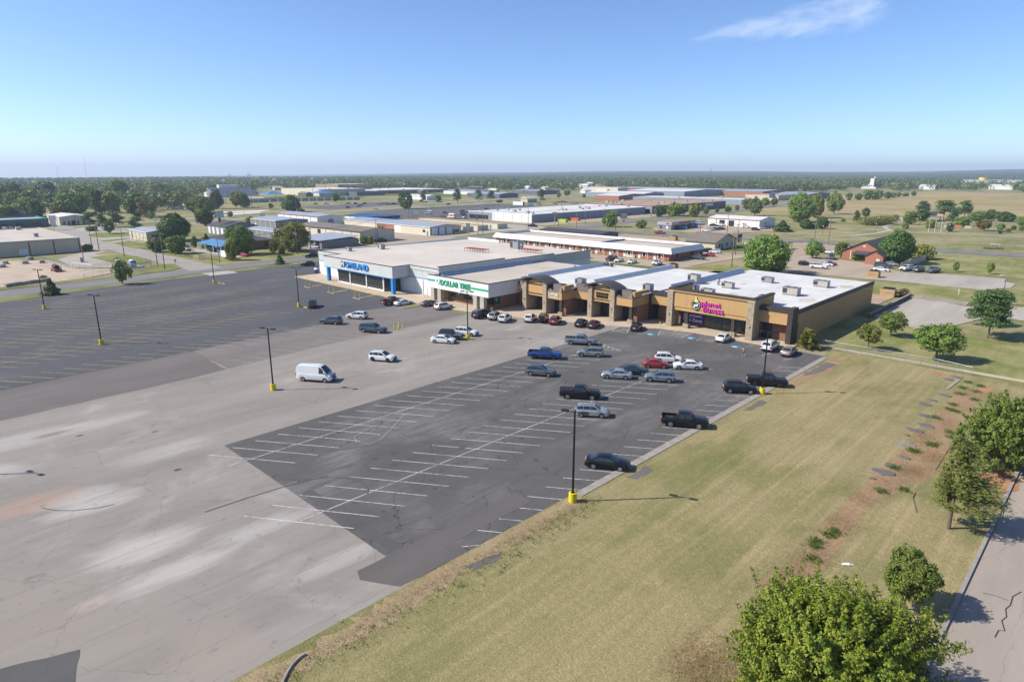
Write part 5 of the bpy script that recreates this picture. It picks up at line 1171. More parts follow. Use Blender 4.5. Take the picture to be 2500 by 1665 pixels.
for i, (p, c) in enumerate(yard):
    far_vehicle(rr.choice(['sedan', 'suv', 'pickup', 'sedan']), c, p, rr.choice([20, 75, 200, 260]) + rr.uniform(-12, 12), '%s car packed into the crowded yard beside the long white building' % {'darkred': 'dark red', 'iceblue': 'pale blue', 'slate': 'slate grey', 'skyblue': 'bright blue', 'navy': 'navy', 'teal': 'teal'}.get(c, c), C, 'cars crowded in the dark yard')
for i, (p, c) in enumerate([((-559.32,385.94), 'white'), ((-559.48,389.84), 'white'), ((-559.64,393.77), 'white'), ((-545.14,387.69), 'silver'), ((-544.49,392.27), 'black'), ((-543.66,395.07), 'silver'), ((-594.46,372.6), 'iceblue'), ((-578.51,371.45), 'slate'), ((-572.67,377.09), 'black'), ((-521.45,326.55), 'red'), ((-530.4,343.01), 'silver'), ((-548.61,357.61), 'iceblue'), ((-484.82,330.65), 'white'), ((-601.58,339.09), 'iceblue'), ((-593.8,346.61), 'white'), ((-590.74,369.92), 'silver'), ((-500.6,426.82), 'navy')]):
    far_vehicle(rr.choice(['sedan', 'suv', 'pickup']), c, p, rr.choice([60, 240]) + rr.uniform(-8, 8), '%s car in the open car park across the highway' % {'darkred': 'dark red', 'iceblue': 'pale blue', 'slate': 'slate grey', 'skyblue': 'bright blue', 'navy': 'navy', 'teal': 'teal'}.get(c, c), C, 'cars across the highway')
for i, (p, c) in enumerate([((-433.71,511.38), 'red'), ((-450.37,537.81), 'darkred'), ((-453.44,546.1), 'red'), ((-446.13,541.91), 'red'), ((-443.75,544.22), 'iceblue'), ((-436.37,540.36), 'silver'), ((-424.15,530.91), 'iceblue'), ((-417.73,526.82), 'silver'), ((-435.34,489.88), 'brown'), ((-524.8,563.64), 'white'), ((-508.54,553.14), 'silver'), ((-529.94,586.22), 'white'), ((-432.53,473.51), 'skyblue'), ((-586.77,606.72), 'white')]):
    far_vehicle(rr.choice(['sedan', 'suv', 'pickup', 'pickup']), c, p, rr.choice([20, 200]) + rr.uniform(-15, 15), '%s vehicle in the equipment yard behind the long white building' % {'darkred': 'dark red', 'iceblue': 'pale blue', 'slate': 'slate grey', 'skyblue': 'bright blue', 'navy': 'navy', 'teal': 'teal'}.get(c, c), 'vehicle', 'vehicles in the equipment yard')

# ------------------------------------------------------------------ trees and shrubs
def quads_mesh(name, V, m, mats2=None):
    """mesh of loose leaf quads from an (n,4,3) array"""
    n = len(V); me = bpy.data.meshes.new(name)
    me.vertices.add(n * 4); me.vertices.foreach_set('co', V.reshape(-1).astype(np.float32))
    me.loops.add(n * 4); me.loops.foreach_set('vertex_index', np.arange(n * 4, dtype=np.int32))
    me.polygons.add(n); me.polygons.foreach_set('loop_start', np.arange(0, n * 4, 4, dtype=np.int32))
    try: me.polygons.foreach_set('loop_total', np.full(n, 4, dtype=np.int32))
    except Exception: pass
    me.materials.append(m); me.update(calc_edges=True); return me
def unit(v): return v / np.maximum(np.linalg.norm(v, axis=-1, keepdims=True), 1e-9)
def leaf_quads(rng, pos, nrm, size, aspect=1.7, droop=None):
    """a pointed leaf quad at every position, roughly facing nrm"""
    n = len(pos); nn = unit(nrm + rng.normal(0, .55, (n, 3)))
    a = unit(np.cross(nn, rng.normal(0, 1, (n, 3)))) if droop is None else unit(droop + rng.normal(0, .25, (n, 3)))
    b = unit(np.cross(nn, a)); s = size * rng.uniform(.6, 1.3, (n, 1))
    a = a * s * aspect / 2; b = b * s / 2
    return np.stack([pos - a, pos + b * .9 + a * .1, pos + a, pos - b * .9 + a * .1], 1)
def crown_round(seed, n_clump, per, leaf, clump=.20, hollow=.45, flat=.8, top_heavy=0.0, lobes=5, gap=.0):
    """crown in a unit box (radius 1, height 0..2): lumpy outline, gaps, clumps of leaves"""
    rng = np.random.default_rng(seed)
    d = unit(rng.normal(0, 1, (n_clump, 3)))
    ld = unit(rng.normal(0, 1, (lobes, 3)) * (1, 1, .7)); lobe = np.max(d @ ld.T, 1)
    r = (.60 + .40 * np.clip(lobe, 0, 1) ** 2.2) * rng.uniform(hollow, 1, n_clump) ** .45
    if gap:
        gd = unit(rng.normal(0, 1, (4, 3))); keep = np.max(d @ gd.T, 1) < 1 - gap; d, r = d[keep], r[keep]
    c = d * r[:, None] * (1 - clump * .6); c[:, 2] = c[:, 2] * flat + 1 + top_heavy * (c[:, 0] ** 2 + c[:, 1] ** 2) * -.15
    k = len(c); p = np.repeat(c, per, 0); off = rng.normal(0, 1, (k * per, 3)); off = unit(off) * rng.uniform(.3, 1, (k * per, 1)) ** .5
    p = p + off * clump * (1, 1, .75) * np.repeat(rng.uniform(.7, 1.3, (k, 1)), per, 0)
    nrm = unit(off * .8 + (p - (0, 0, 1)) * .6 + (0, 0, .35))
    return leaf_quads(rng, p, nrm, leaf)
def crown_shoots(seed, shoots, per, leaf, lobes=9, length=.26, flat=.9):
    """billowing crown of rising leafy shoots over several lobes"""
    rng = np.random.default_rng(seed); lc = unit(rng.normal(0, 1, (lobes, 3))) * rng.uniform(.25, .58, (lobes, 1)); lc[:, 2] = np.abs(lc[:, 2]) * .9 - .25
    lr = rng.uniform(.34, .52, lobes); out = []; k = rng.integers(0, lobes, shoots); d = unit(rng.normal(0, 1, (shoots, 3)) + (0, 0, .35))
    b = lc[k] + d * (lr[k] * rng.uniform(.55, 1, shoots) ** .4)[:, None]
    g_ = unit(d * .7 + (0, 0, .65) + rng.normal(0, .3, (shoots, 3))); L = length * rng.uniform(.5, 1.25, shoots)
    s = rng.uniform(0, 1, (shoots, per, 1)); p = b[:, None] + g_[:, None] * L[:, None, None] * s + unit(rng.normal(0, 1, (shoots, per, 3))) * ((1 - .8 * s) * .078)
    nr = (p - b[:, None]) * 2 + d[:, None] * .8 + (0, 0, .3); p[..., 2] = p[..., 2] * flat + 1
    return leaf_quads(rng, p.reshape(-1, 3), unit(nr.reshape(-1, 3)), leaf)
def crown_pine(seed, tiers, per, leaf):
    """pads of needles at the ends of level limbs"""
    rng = np.random.default_rng(seed); out = []
    for i in range(tiers):
        z = .25 + 1.65 * i / tiers; R_ = (1.0 - .55 * (i / tiers) ** 1.5) * rng.uniform(.55, 1.0); a = rng.uniform(0, 6.28) ; c = np.array((math.cos(a) * R_ * .6, math.sin(a) * R_ * .6, z + rng.uniform(-.1, .1)))
        off = unit(rng.normal(0, 1, (per, 3))) * rng.uniform(.2, 1, (per, 1)) ** .5 * (.42, .42, .20)
        out.append(leaf_quads(rng, c + off, unit(off + (0, 0, .3)), leaf, 2.6))
    return np.concatenate(out)
def crown_cone(seed, n, leaf, power=.9, bottom=.0):
    """dense conical evergreen"""
    rng = np.random.default_rng(seed); z = rng.uniform(0, 1, n) ** 1.3; a = rng.uniform(0, 6.283, n)
    r = (1 - z) ** power * (.72 + .28 * np.sin(a * 3 + seed) * np.sin(z * 17 + a * 2)) * rng.uniform(.6, 1, n) ** .4 + .03
    r = np.where(z < .12, r * (.7 + 2.5 * z), r)
    p = np.stack([np.cos(a) * r, np.sin(a) * r, z * 2], 1); nr = np.stack([np.cos(a), np.sin(a), np.full(n, .5)], 1)
    return leaf_quads(rng, p, nr, leaf, 1.9)
def crown_wispy(seed, sprays, per, leaf, wind=(.5, .35, .0)):
    """feathery sprays that stream down-wind from rising limbs"""
    rng = np.random.default_rng(seed); out = []
    for i in range(sprays):
        t = rng.uniform(0, 1); a = rng.uniform(0, 6.283); R_ = (1 - .75 * t ** 1.3) * rng.uniform(.5, 1)
        base = np.array((0, 0, .15 + 1.5 * t)); d = np.array((math.cos(a), math.sin(a), .35)) * R_ * .8 + np.array(wind) * R_ * .55
        s = rng.uniform(.25, 1, (per, 1)); p = base + d * s + np.array((0, 0, -.18)) * s ** 2 + rng.normal(0, .035, (per, 3)) * (.5 + s)
        out.append(leaf_quads(rng, p, rng.normal(0, 1, (per, 3)) + (0, 0, .7), leaf, 3.4, unit(np.tile(d + np.array((0, 0, -.1)), (per, 1)))))
    return np.concatenate(out)
def trunk_mesh(seed, H=2.0, r=.05, limbs=6, z0=.55, spread=.6, straight=False):
    rng = random.Random(seed); mb = MB(); top = (rng.uniform(-.08, .08), rng.uniform(-.08, .08), H * (.85 if straight else .62))
    mid = (top[0] * .4 + rng.uniform(-.03, .03), top[1] * .4, top[2] * .5)
    mb.tube([(0, 0, -.05), (0, 0, .03), mid, top], [r * 1.5, r, r * .8, r * .25], 8)
    for i in range(limbs):
        a = 6.283 * i / limbs + rng.uniform(-.4, .4); zz = z0 + (top[2] - z0) * rng.uniform(0, .8); f = zz / top[2]
        b = (top[0] * f, top[1] * f, zz); e = (b[0] + math.cos(a) * spread, b[1] + math.sin(a) * spread, zz + spread * rng.uniform(.4, 1.0))
        m = tuple((b[k] + e[k]) / 2 + (.06 if k == 2 else 0) for k in range(3))
        mb.tube([b, m, e], [r * .5, r * .3, r * .08], 5)
    return mb.mesh('trunk', m_bark, True)
def norm_crown(V):
    """stretch a crown to radius 1 and height 0..2"""
    V = V.copy(); c = V.mean(1); V[..., :2] -= np.median(c[:, :2], 0); k = np.percentile(np.hypot(c[:, 0], c[:, 1]), 97)
    z0, z1 = np.percentile(c[:, 2], (1, 99)); V[..., :2] /= k; V[..., 2] = (V[..., 2] - z0) / (z1 - z0) * 2
    return V
TREE = {}
def tree_proto(kind):
    """list of (trunk mesh, crown mesh, height of crown base as a share of the height)"""
    if kind in TREE: return TREE[kind]
    out = []
    def add(seed, V, m, cb, limbs=6, r=.05, straight=False, tr=True):
        V = norm_crown(V); V[..., 2] = cb * 2 + V[..., 2] * (1 - cb)
        out.append((trunk_mesh(seed, 2.0, r, limbs, cb * 2, .55, straight) if tr else None, quads_mesh('crown', V, m)))
    if kind == 'round':
        for s in range(4): add(s, crown_round(s, 95, 26, .115, .24, .4, .92), (lf_green, lf_dark, lf_green, lf_olive)[s], .05)
    elif kind == 'dense':
        for s in range(3): add(s + 10, crown_round(s + 10, 190, 30, .085, .19, .6, .95), (lf_dark, lf_green, lf_dark)[s], .06)
    elif kind == 'bigdense': add(15, crown_round(15, 420, 34, .060, .15, .6, .95, lobes=9), lf_dark, .06)
    elif kind == 'bigopen':
        for s in range(2): add(s + 16, crown_round(s + 16, 330, 34, .056, .15, .4, .95, lobes=9, gap=.02), (lf_green, lf_olive)[s], .05, 9)
    elif kind == 'open':
        for s in range(3): add(s + 20, crown_round(s + 20, 75, 30, .085, .20, .3, .85, gap=.08, lobes=7), (lf_olive, lf_green, lf_autumn)[s], .16, 8)
    elif kind == 'small':
        for s in range(3): add(s + 30, crown_round(s + 30, 70, 26, .105, .22, .4, .9), (lf_green, lf_autumn, lf_dark)[s], .18, 6)
    elif kind == 'turning': add(35, crown_round(35, 110, 30, .085, .20, .35, .9, gap=.05), lf_autumn, .34, 7)
    elif kind == 'lotgreen': add(36, crown_round(36, 170, 34, .070, .17, .4, .9, lobes=8), lf_green, .28, 8)
    elif kind == 'pine':
        for s in range(3): add(s + 40, crown_pine(s + 40, 22, 75, .085), lf_pine, .22, 6, .045, True)
    elif kind == 'bigpine': add(46, crown_pine(46, 26, 210, .055), lf_pine, .26, 8, .04, True)
    elif kind == 'cone':
        for s in range(2): add(s + 50, crown_cone(s + 50, 2600, .10), (lf_pine, lf_dark)[s], .02, 0, .03)
    elif kind == 'shrub':
        for s in range(3): add(s + 60, crown_round(s + 60, 80, 26, .115, .24, .5, .95), (lf_dark, lf_green, lf_olive)[s], 0, 0, .02)
    elif kind == 'bright': add(66, crown_round(66, 90, 26, .115, .24, .5, .95), lf_bright, 0, 0, .02)
    elif kind == 'wispy':
        for s in range(2): add(s + 70, crown_wispy(s + 70, 90, 40, .055), (lf_olive, lf_cypress)[s], .12, 4)
    elif kind == 'dry': add(77, crown_wispy(77, 60, 30, .06, (.1, 0, 0)), lf_dry, 0, 0, .01)
    TREE[kind] = out
    return out
TREE_N = [0]
def tree(kind, x, y, H, W, label, group=None, name=None, var=None, z=0.0, rz=None):
    P = tree_proto(kind); i = (TREE_N[0] if var is None else var) % len(P); TREE_N[0] += 1
    rr_ = random.Random(TREE_N[0] * 7 + 1)
    t = thing(name or ('shrub' if kind in ('shrub', 'bright', 'dry') else 'pine_tree' if 'pine' in kind else 'conifer' if kind == 'cone' else 'tree'), label, 'shrub' if kind in ('shrub', 'bright', 'dry') else 'tree', (x, y, z), rr_.uniform(0, 6.28) if rz is None else rz, group)
    t.scale = (W / 2, W / 2 * rr_.uniform(.9, 1.1), H / 2)
    tr, cr = P[i]
    if tr is not None: add_obj('trunk', tr, t)
    add_obj('crown', cr, t)
    return t

# --- near trees on the right
def near_tree(name, label, x, y, H, W, V, m, cb, r, seed, limbs=9, rz=0):
    t = thing(name, label, 'tree', (x, y, 0), rz); V = norm_crown(V); V[..., 2] = cb * 2 + V[..., 2] * (1 - cb); V *= np.array((W / 2, W / 2, H / 2))
    tm = trunk_mesh(seed, 2.0, r, limbs, cb * 2 + .15, .5); tm.transform(Matrix.Diagonal((W / 2, W / 2, H / 2, 1)))
    add_obj('trunk', tm, t); add_obj('crown', quads_mesh('crown', V, m), t); return t
near_tree('tree', 'big yellow-green tree filling the bottom corner beside the brown road', *(-8.72,35.9), 8.2, 10.4, crown_shoots(101, 1250, 135, .0205, 14, .36), lf_bright, .08, .06, 5, 12)
near_tree('tree', 'small round dark green tree throwing its shadow over the kerb', *(-8.02,50.32), 4.6, 3.7, crown_round(102, 260, 60, .052, .16, .5, .9, lobes=8), lf_green, .30, .04, 6)
near_tree('cypress_tree', 'wind-blown feathery olive conifer between the kerb and the gully', *(-8.15,66), 8.6, 7.0, crown_wispy(103, 130, 150, .022, (.8, .75, 0)), lf_cypress, .26, .045, 7)
near_tree('tree', 'large green tree at the right edge behind the feathery conifer', *(-6.55,85.05), 7.7, 9.4, crown_shoots(104, 900, 60, .032, 9, .24), lf_green, .12, .05, 8, 12)
near_tree('cypress_tree', 'feathery conifer cut off by the right edge above the large green tree', 2.4, 103.0, 9, 7.5, crown_wispy(105, 150, 90, .028, (.6, .6, 0)), lf_cypress, .12, .045, 9)
# --- lawn beside the gym
tree('lotgreen', -32.7,141.87,4.81,4.44, 'small round tree by the service court, nearest the gym wall', var=0)
tree('turning', -32.82,128.05,4.6,4.21, 'small tree with rust-tinted leaves beside the concrete path', var=0)
tree('lotgreen', -22.03,128.34,6.13,6.82, 'largest round tree on the lawn beside the concrete path', var=0, rz=2)
tree('bigpine', -18.59,154.34,9.34,8.17, 'taller pine at the corner of the service court', rz=1)
tree('bigpine', -21.24,166.3,6.23,5.09, 'thinner pine standing behind the corner pine', rz=3)
tree('wispy', -41.26,121.21,3.68,4.15, 'loose olive shrub against the corner of the gym', name='shrub', var=0)
tree('dry', -42.76,192.46,1.95,4.12, 'brown dead bush beside the retaining wall')
# --- behind the shops
GB = 'trees behind the shops'
tree('bigopen', -85.79,205.94,11.51,14.7, 'big spreading tree rising behind the white gym roof', GB, var=0)
tree('open', -88.49,255.22,6.76,8.36, 'young broad tree in the brick house car park', GB, var=1)
tree('small', -81.43,264,5.69,5.71, 'small tree by the gable of the brick house', GB)
tree('bigdense', -62.54,260.42,11.23,13.01, 'big dense dark tree beside the brick house', GB)
tree('shrub', -58.61,282.22,5,8.47, 'large olive shrub behind the pale fence', GB, var=2)
tree('bright', -74.23,261.53,3.3,5.21, 'bright green bush in the angle of the brick house', GB)
tree('small', -42.28,252.45,3.18,1.9, 'left sapling of two on the open lawn', GB, var=0)
tree('small', -33.14,253.71,3.61,1.95, 'right sapling of two on the open lawn', GB, var=0)
tree('cone', -142.93,361.01,5.79,10.05, 'dark spreading juniper by the cross street', GB)
tree('cone', -139.53,391.95,3.49,7.51, 'dark juniper left of the pair by the power poles', GB)
tree('cone', -139.3,403.34,5.56,4.96, 'taller juniper right of the pair by the power poles', GB)
# --- street side of the big car park
tree('open', -210.96,55.42,7.34,5.79, 'open-branched tree on the verge of the big car park', var=1)
tree('cone', -206.1,37.09,3.97,4.96, 'dark rounded conifer on the verge near the left lamp post', var=1)
tree('shrub', -237.89,41.44,1.2,2.24, 'small bush beside the concrete block wall')
tree('cone', -217.69,107.27,3.37,3.57, 'dark pointed shrub on the verge by the supermarket', var=1)
# --- town trees
GT = 'trees in the town blocks'
for kind, a, lab in (
    ('pine', (-455.36,106.8,8.2,9.1), 'pine left of three on the far side-street verge'), ('pine', (-432.24,107.7,8.38,7), 'pine in the middle of the far side-street verge'), ('pine', (-440.36,116.87,8.64,10.06), 'broad pine right of three on the side-street verge'),
    ('pine', (-405.9,117.16,7.42,8.98), 'pine behind the beige blue-roofed garage'), ('small', (-392.71,100.6,6.57,6.18), 'leaning small tree on the round grass island'), ('shrub', (-418.96,99.16,2.38,7.22), 'dark low bush under the verge pines'),
    ('bigdense', (-331.34,113.01,12.13,16.12), 'very large dense tree towering over the beige garage'), ('round', (-288.25,90.72,5.3,7.81), 'yellow-green tree left of the group below the large tree'), ('round', (-276.85,93.62,6.7,8.15), 'tree right of the group below the large tree'),
    ('shrub', (-313.14,71.71,2.69,3.96), 'bushes at the corner of the long tan warehouse'), ('small', (-288,104.71,5.19,2.57), 'dark clipped tree beside the red awning'),
    ('round', (-409.62,156.84,9.95,9.9), 'tree beside the tall pole sign'), ('dense', (-523.52,199.9,12.86,18.21), 'dark tree mass behind the pole sign'), ('dense', (-590.3,236.32,15.65,12.21), 'tall tree behind the building site'),
    ('open', (-588.67,253.54,15.94,9.96), 'tall thin tree left of the stadium'), ('dense', (-601.38,265.89,13.17,13.47), 'dark round tree below the stadium lights'), ('dense', (-505.17,264.12,12.85,15.4), 'dark broad tree at the highway crossing'),
    ('bright', (-399.62,179.96,4.85,5.62), 'bright green bush behind the dark gabled building'), ('bright', (-486,260.56,3.54,6.38), 'yellow-green bush under the dark highway tree'), ('small', (-555.49,269.96,4.8,4.59), 'sparse small tree on the building site'), ('small', (-469.38,197.71,4.24,4.21), 'thin bare tree on the near edge of the building site'),
    ('round', (-240.33,100.18,7.8,5.13), 'small front tree beside the white box trailer'), ('bigopen', (-255.53,110.21,10.78,10.44), 'large tree in front of the dark-roofed brick office'), ('cone', (-288.93,110.13,5.95,4.79), 'dark upright tree left of the blue awning'),
    ('small', (-243.05,117.66,5.96,3.67), 'small green tree on the brick office lawn'), ('bright', (-245.18,121.78,3.5,3.46), 'low bush beside the leaning post on the office lawn'), ('open', (-258.86,128.43,9.81,6.98), 'half-bare tree at the end of the brick office'), ('bigopen', (-249.36,130.75,11.33,12.27), 'wide tree by the twin utility poles'),
    ('small', (-627.1,378.27,9.24,8.56), 'small tree before the school wall'),
    ('shrub', (-258.6,164.07,2.66,4.14), 'left bush of three at the beige warehouse'), ('shrub', (-253.14,165.24,3.66,3.78), 'middle bush of three at the beige warehouse'), ('shrub', (-251.01,167.3,3.57,3.94), 'right bush of three at the beige warehouse'),
    ('dense', (-473.87,356.58,14.3,13.88), 'dark tree beside the white shed across the highway'), ('pine', (-516.02,408.03,11,7.89), 'first pine right of the dark tree across the highway'), ('pine', (-516.13,427.68,8.92,8.06), 'short pine in the row across the highway'), ('pine', (-527.74,463.05,14.5,9.93), 'tall pine in the row across the highway'), ('pine', (-521.09,487.59,12.73,9.37), 'pine before the white metal shed'), ('pine', (-536.58,520.96,11.43,9.82), 'last pine of the row across the highway'),
    ('shrub', (-500.5,498.35,2.77,7.81), 'clipped hedge on the highway verge'), ('shrub', (-509.94,578,2.22,8.1), 'second clipped hedge on the highway verge'),
    ('round', (-228.54,321.09,9.24,7.44), 'tree at the street corner before the grey sheds'), ('small', (-241.7,332.56,4.26,3.67), 'thin tree left of the street corner tree'), ('shrub', (-210.87,326.48,4.56,5.87), 'round dark bush on the cross-street verge'),
    ('small', (-534.97,604.42,11.07,8.05), 'tree by the small blue-roofed shed'), ('small', (-533.42,636.14,6.71,5.66), 'small dark tree near the equipment yard'), ('small', (-562.27,687.82,7.71,8.83), 'dark tree above the red tractors'), ('small', (-510.56,658.24,4.59,5.4), 'small tree left of the peaked white shop'),
    ('round', (-256.15,419.97,7.88,8.07), 'first tree along the dark warehouse wall'), ('round', (-251.93,435.85,8.9,14.16), 'wide tree along the dark warehouse wall'), ('round', (-238.3,437.22,9.29,8.91), 'third tree along the dark warehouse wall'), ('small', (-240.28,459.32,5.89,4.33), 'first small street tree by the curve'), ('small', (-243.06,482.42,4.05,3.29), 'smallest street tree by the curve'), ('small', (-241.79,497.27,5.02,6.4), 'flat-topped street tree by the curve'), ('small', (-245.93,522.09,4.91,3.92), 'narrow street tree by the curve'),
    ('open', (-210.84,477.97,13.47,11.92), 'tall airy tree on the field by the curved street'), ('open', (-242.41,533.04,10.57,7.34), 'airy tree behind the street trees'), ('small', (-260.01,610.12,7.99,8.24), 'tree before the billboard'), ('small', (-256.7,623.01,6.67,6.88), 'tree below the pale blue billboard'),
    ('bigopen', (-162.95,437.5,17.7,16.86), 'large feathery tree at the edge of the park'), ('bigopen', (-171.17,487.34,15.82,10.87), 'second large feathery tree at the edge of the park'), ('open', (-175.54,540.55,16.7,13.79), 'pale feathery tree standing apart in the park'), ('dense', (-140.64,388.82,5.33,6.49), 'dark bush left of the park path'), ('dense', (-133.63,395.59,6.4,7.02), 'dark bush in the park near the twin poles'),
    ('wispy', (-136.87,466.29,7.08,5.53), 'wind-leaning tree in the park'), ('small', (-143.81,509.37,6.8,6.32), 'small tree right of the leaning park tree'), ('small', (-117.76,479.06,4.62,4.57), 'small round tree by the park reeds'), ('round', (-106.15,465.37,7.87,8.17), 'olive tree beside the park shelter'), ('round', (-109.13,507.23,7.24,10.06), 'yellow-green tree before the park shelter'), ('pine', (-126.02,588.4,9.77,10.9), 'tall pine behind the park shelter'), ('pine', (-98.47,517.53,13.07,15.07), 'largest pine in the park'), ('pine', (-87.01,483.87,10.16,7.58), 'pine behind the flagpoles'), ('pine', (-94.67,563.66,11.79,10.06), 'pine right of the largest park pine'),
    ('dense', (-81.71,533.73,6.01,11.95), 'dark evergreen clump at the prairie edge'), ('dense', (-77.91,553.46,6.28,9.68), 'middle evergreen clump at the prairie edge'), ('dense', (-67.16,535.97,6.2,11.11), 'right evergreen clump at the prairie edge'), ('small', (-64.3,443.72,5.87,8.6), 'broad small tree by the park path'), ('round', (-79.98,473.54,5.25,9.07), 'tree behind the memorial garden'), ('small', (-56.73,442.89,4.16,4.11), 'bright young tree near the far path'), ('small', (-52.77,438.82,2.2,2.78), 'small bush-like tree by the far path'), ('small', (-52.39,455.23,2.68,2.87), 'reddish small tree by the far path'), ('small', (-48.59,450.76,3.15,3.34), 'last small tree by the far path'), ('dense', (-55.53,507.12,4.78,5.77), 'dark tree at the right edge of the park'), ('shrub', (-90.52,444.46,4.54,6.3), 'shrub left of the flagpoles'), ('shrub', (-76.69,423.6,4.52,3.85), 'dark shrub beside the park lamp'), ('shrub', (-143.92,462.95,1.71,3.59), 'lone small bush on the park grass'), ('shrub', (-99.4,426.89,3.73,4.04), 'low bush at the path bend')):
    tree(kind, *a, lab, GT)
for i, a in enumerate(((-252.4,822.12,8.17,8.15), (-244.58,829.68,7.32,8.15), (-241.66,850.76,10.67,10.49), (-236.09,856.14,10.14,10.49), (-236.21,874.91,10.31,9.55), (-232.63,897.91,7.71,8.58), (-236.6,935.3,6.83,7.71), (-240.42,975.94,5.89,9.23), (-237.93,1001.79,4.77,8.15), (-234.42,1029.54,5.49,7.03))):
    tree('round', *a, 'dark tree in the row along the far prairie road', 'row of trees along the prairie road')
# left wood: the trees in front are individuals
GL = 'trees among the far houses'
for kind, a in (('round', (-590.24,129.93,16.02,22.52)), ('round', (-594.1,156.41,16.02,13.46)), ('dense', (-601.08,149.67,17.36,10.7)), ('round', (-534.29,156.14,16.02,13.36)), ('open', (-515.52,157.31,14.61,15.52)), ('round', (-585.84,119.97,10.01,13.65)), ('dense', (-584.56,98.32,13.18,19.47)), ('dense', (-777.04,120.11,20.2,25.45)), ('dense', (-888.83,169.62,20.01,28.08)), ('dense', (-827.34,229.04,22.35,18.39)), ('round', (-746.83,172.16,18.1,20.23)), ('round', (-669.02,162.37,17.17,11.45)), ('dense', (-677.5,239.17,13.19,18.56)), ('dense', (-552.17,204.89,13,13.27)), ('round', (-784.54,135.72,16.47,21.92)), ('round', (-695.47,136.8,12.71,16.81)), ('dense', (-816.88,271.04,17.53,21.97)), ('round', (-827.68,260.6,16.56,19.97)), ('round', (-564.62,83,9.38,13.72)), ('round', (-549.13,97.96,12.87,11.92)), ('small', (-487.64,151.58,5.24,5.33)), ('round', (-447.13,168.52,7.3,7.42)), ('round', (-717.52,115.5,14.2,19.86)), ('round', (-777.45,166.64,14.38,20.78))):
    tree(kind, *a, 'tree in the front of the wood among the far houses', GL)
# park reeds
rng = np.random.default_rng(9)
base_l, base_r = np.array((-124.44,437.51)), np.array((-116.08,461.02))
n = 3600; u = rng.uniform(0, 1, n); pos = base_l + (base_r - base_l) * u[:, None] + rng.normal(0, 2.2, (n, 2)); hh = rng.uniform(.3, 4.6, n)
pp = np.stack([pos[:, 0] + hh * .15, pos[:, 1] + hh * .1, hh], 1)
o = add_obj('reeds', quads_mesh('reeds', leaf_quads(rng, pp, rng.normal(0, 1, (n, 3)), .32, 4.5, np.tile((.15, .1, 1.0), (n, 1))), lf_olive)); tag(o, 'tall reed bed leaning in the wind beside the park path', 'reeds', kind='stuff')
# weeds and tufts: bare strip, gully, kerb cracks
def tufts(name, label, pts, hmin, hmax, m, per=7, spread=.12, seed=1):
    rng = np.random.default_rng(seed); c = np.repeat(np.array(pts), per, 0); k = len(c); h = rng.uniform(hmin, hmax, k)
    p = np.stack([c[:, 0] + rng.normal(0, spread, k), c[:, 1] + rng.normal(0, spread, k), h * .5], 1)
    V = leaf_quads(rng, p, rng.normal(0, 1, (k, 3)), 1, 3.2, np.stack([rng.normal(0, .5, k), rng.normal(0, .5, k), np.ones(k)], 1))
    cc = V.mean(1, keepdims=True); V = cc + (V - cc) * (h[:, None, None] / 3.0)
    V[..., 2] = np.maximum(V[..., 2], .0)
    o = add_obj(name, quads_mesh(name, V, m)); return tag(o, label, 'grass', kind='stuff')
rs = np.random.default_rng(4)
def along(poly_pts, n, jit):
    P_ = [np.array(p) for p in poly_pts]; out = []
    for _ in range(n):
        i = rs.integers(0, len(P_) - 1); t = rs.uniform(); out.append(P_[i] + (P_[i + 1] - P_[i]) * t + rs.normal(0, jit, 2))
    return np.array(out)
strip = [(-35.7, 5), (-35.3, 16), (-35.6, 28), (-35.3, 40), (-34.9, 48)]
tufts('dry_grass', 'straw tufts along the crumbling edge of the pale lot', along(strip, 2400, .5), .03, .12, lf_straw, 5, .1, 2)
tufts('grass', 'green weed tufts along the bare strip and gully', np.concatenate([along([(-34.6, 5), (-34.2, 30), (-34.4, 47)], 350, .8)] + [np.array(c) + rs.normal(0, .32, (60, 2)) for c in ((-15.94,55.32), (-15.92,54.32), (-15.76,57.1), (-15.48,58.09), (-15.17,52.25), (-14.96,83.05), (-13.74,86.72), (-14.95,82.79), (-13.85,86.35), (-13.18,92.58), (-14.98,101.99), (-14.25,101.67), (-13.27,109.06), (-15.02,104.6), (-13.73,113.29), (-13.84,116.93), (-15.55,114.01), (-15.6,117.83), (-15.4,110.48), (-12.63,90.77), (-15.54,96.93), (-13.16,71.33), (-14.7,69.4), (-15.23,76.33))]), .05, .24, lf_weed, 7, .12, 3)
tufts('dry_grass', 'brown cut straw lying over the gully', np.concatenate([np.array(c) + rs.normal(0, 1.1, (330, 2)) for c in ((-16.14,46.28), (-15.77,50.42), (-15.92,48.19), (-15.24,53.15), (-15.64,59.82), (-15.7,66.39), (-14.77,71.98), (-13.78,77.03), (-13.46,82.4), (-15.02,88.46), (-12.42,83.21), (-13.43,77.07), (-14.41,95.65), (-14.48,111.37), (-16.03,34.33), (-16.19,36.81), (-14.64,35.29), (-16.98,35.01), (-15.13,33.69), (-16.42,33.19), (-14.85,37.07))]), .03, .13, lf_straw2, 5, .2, 5)

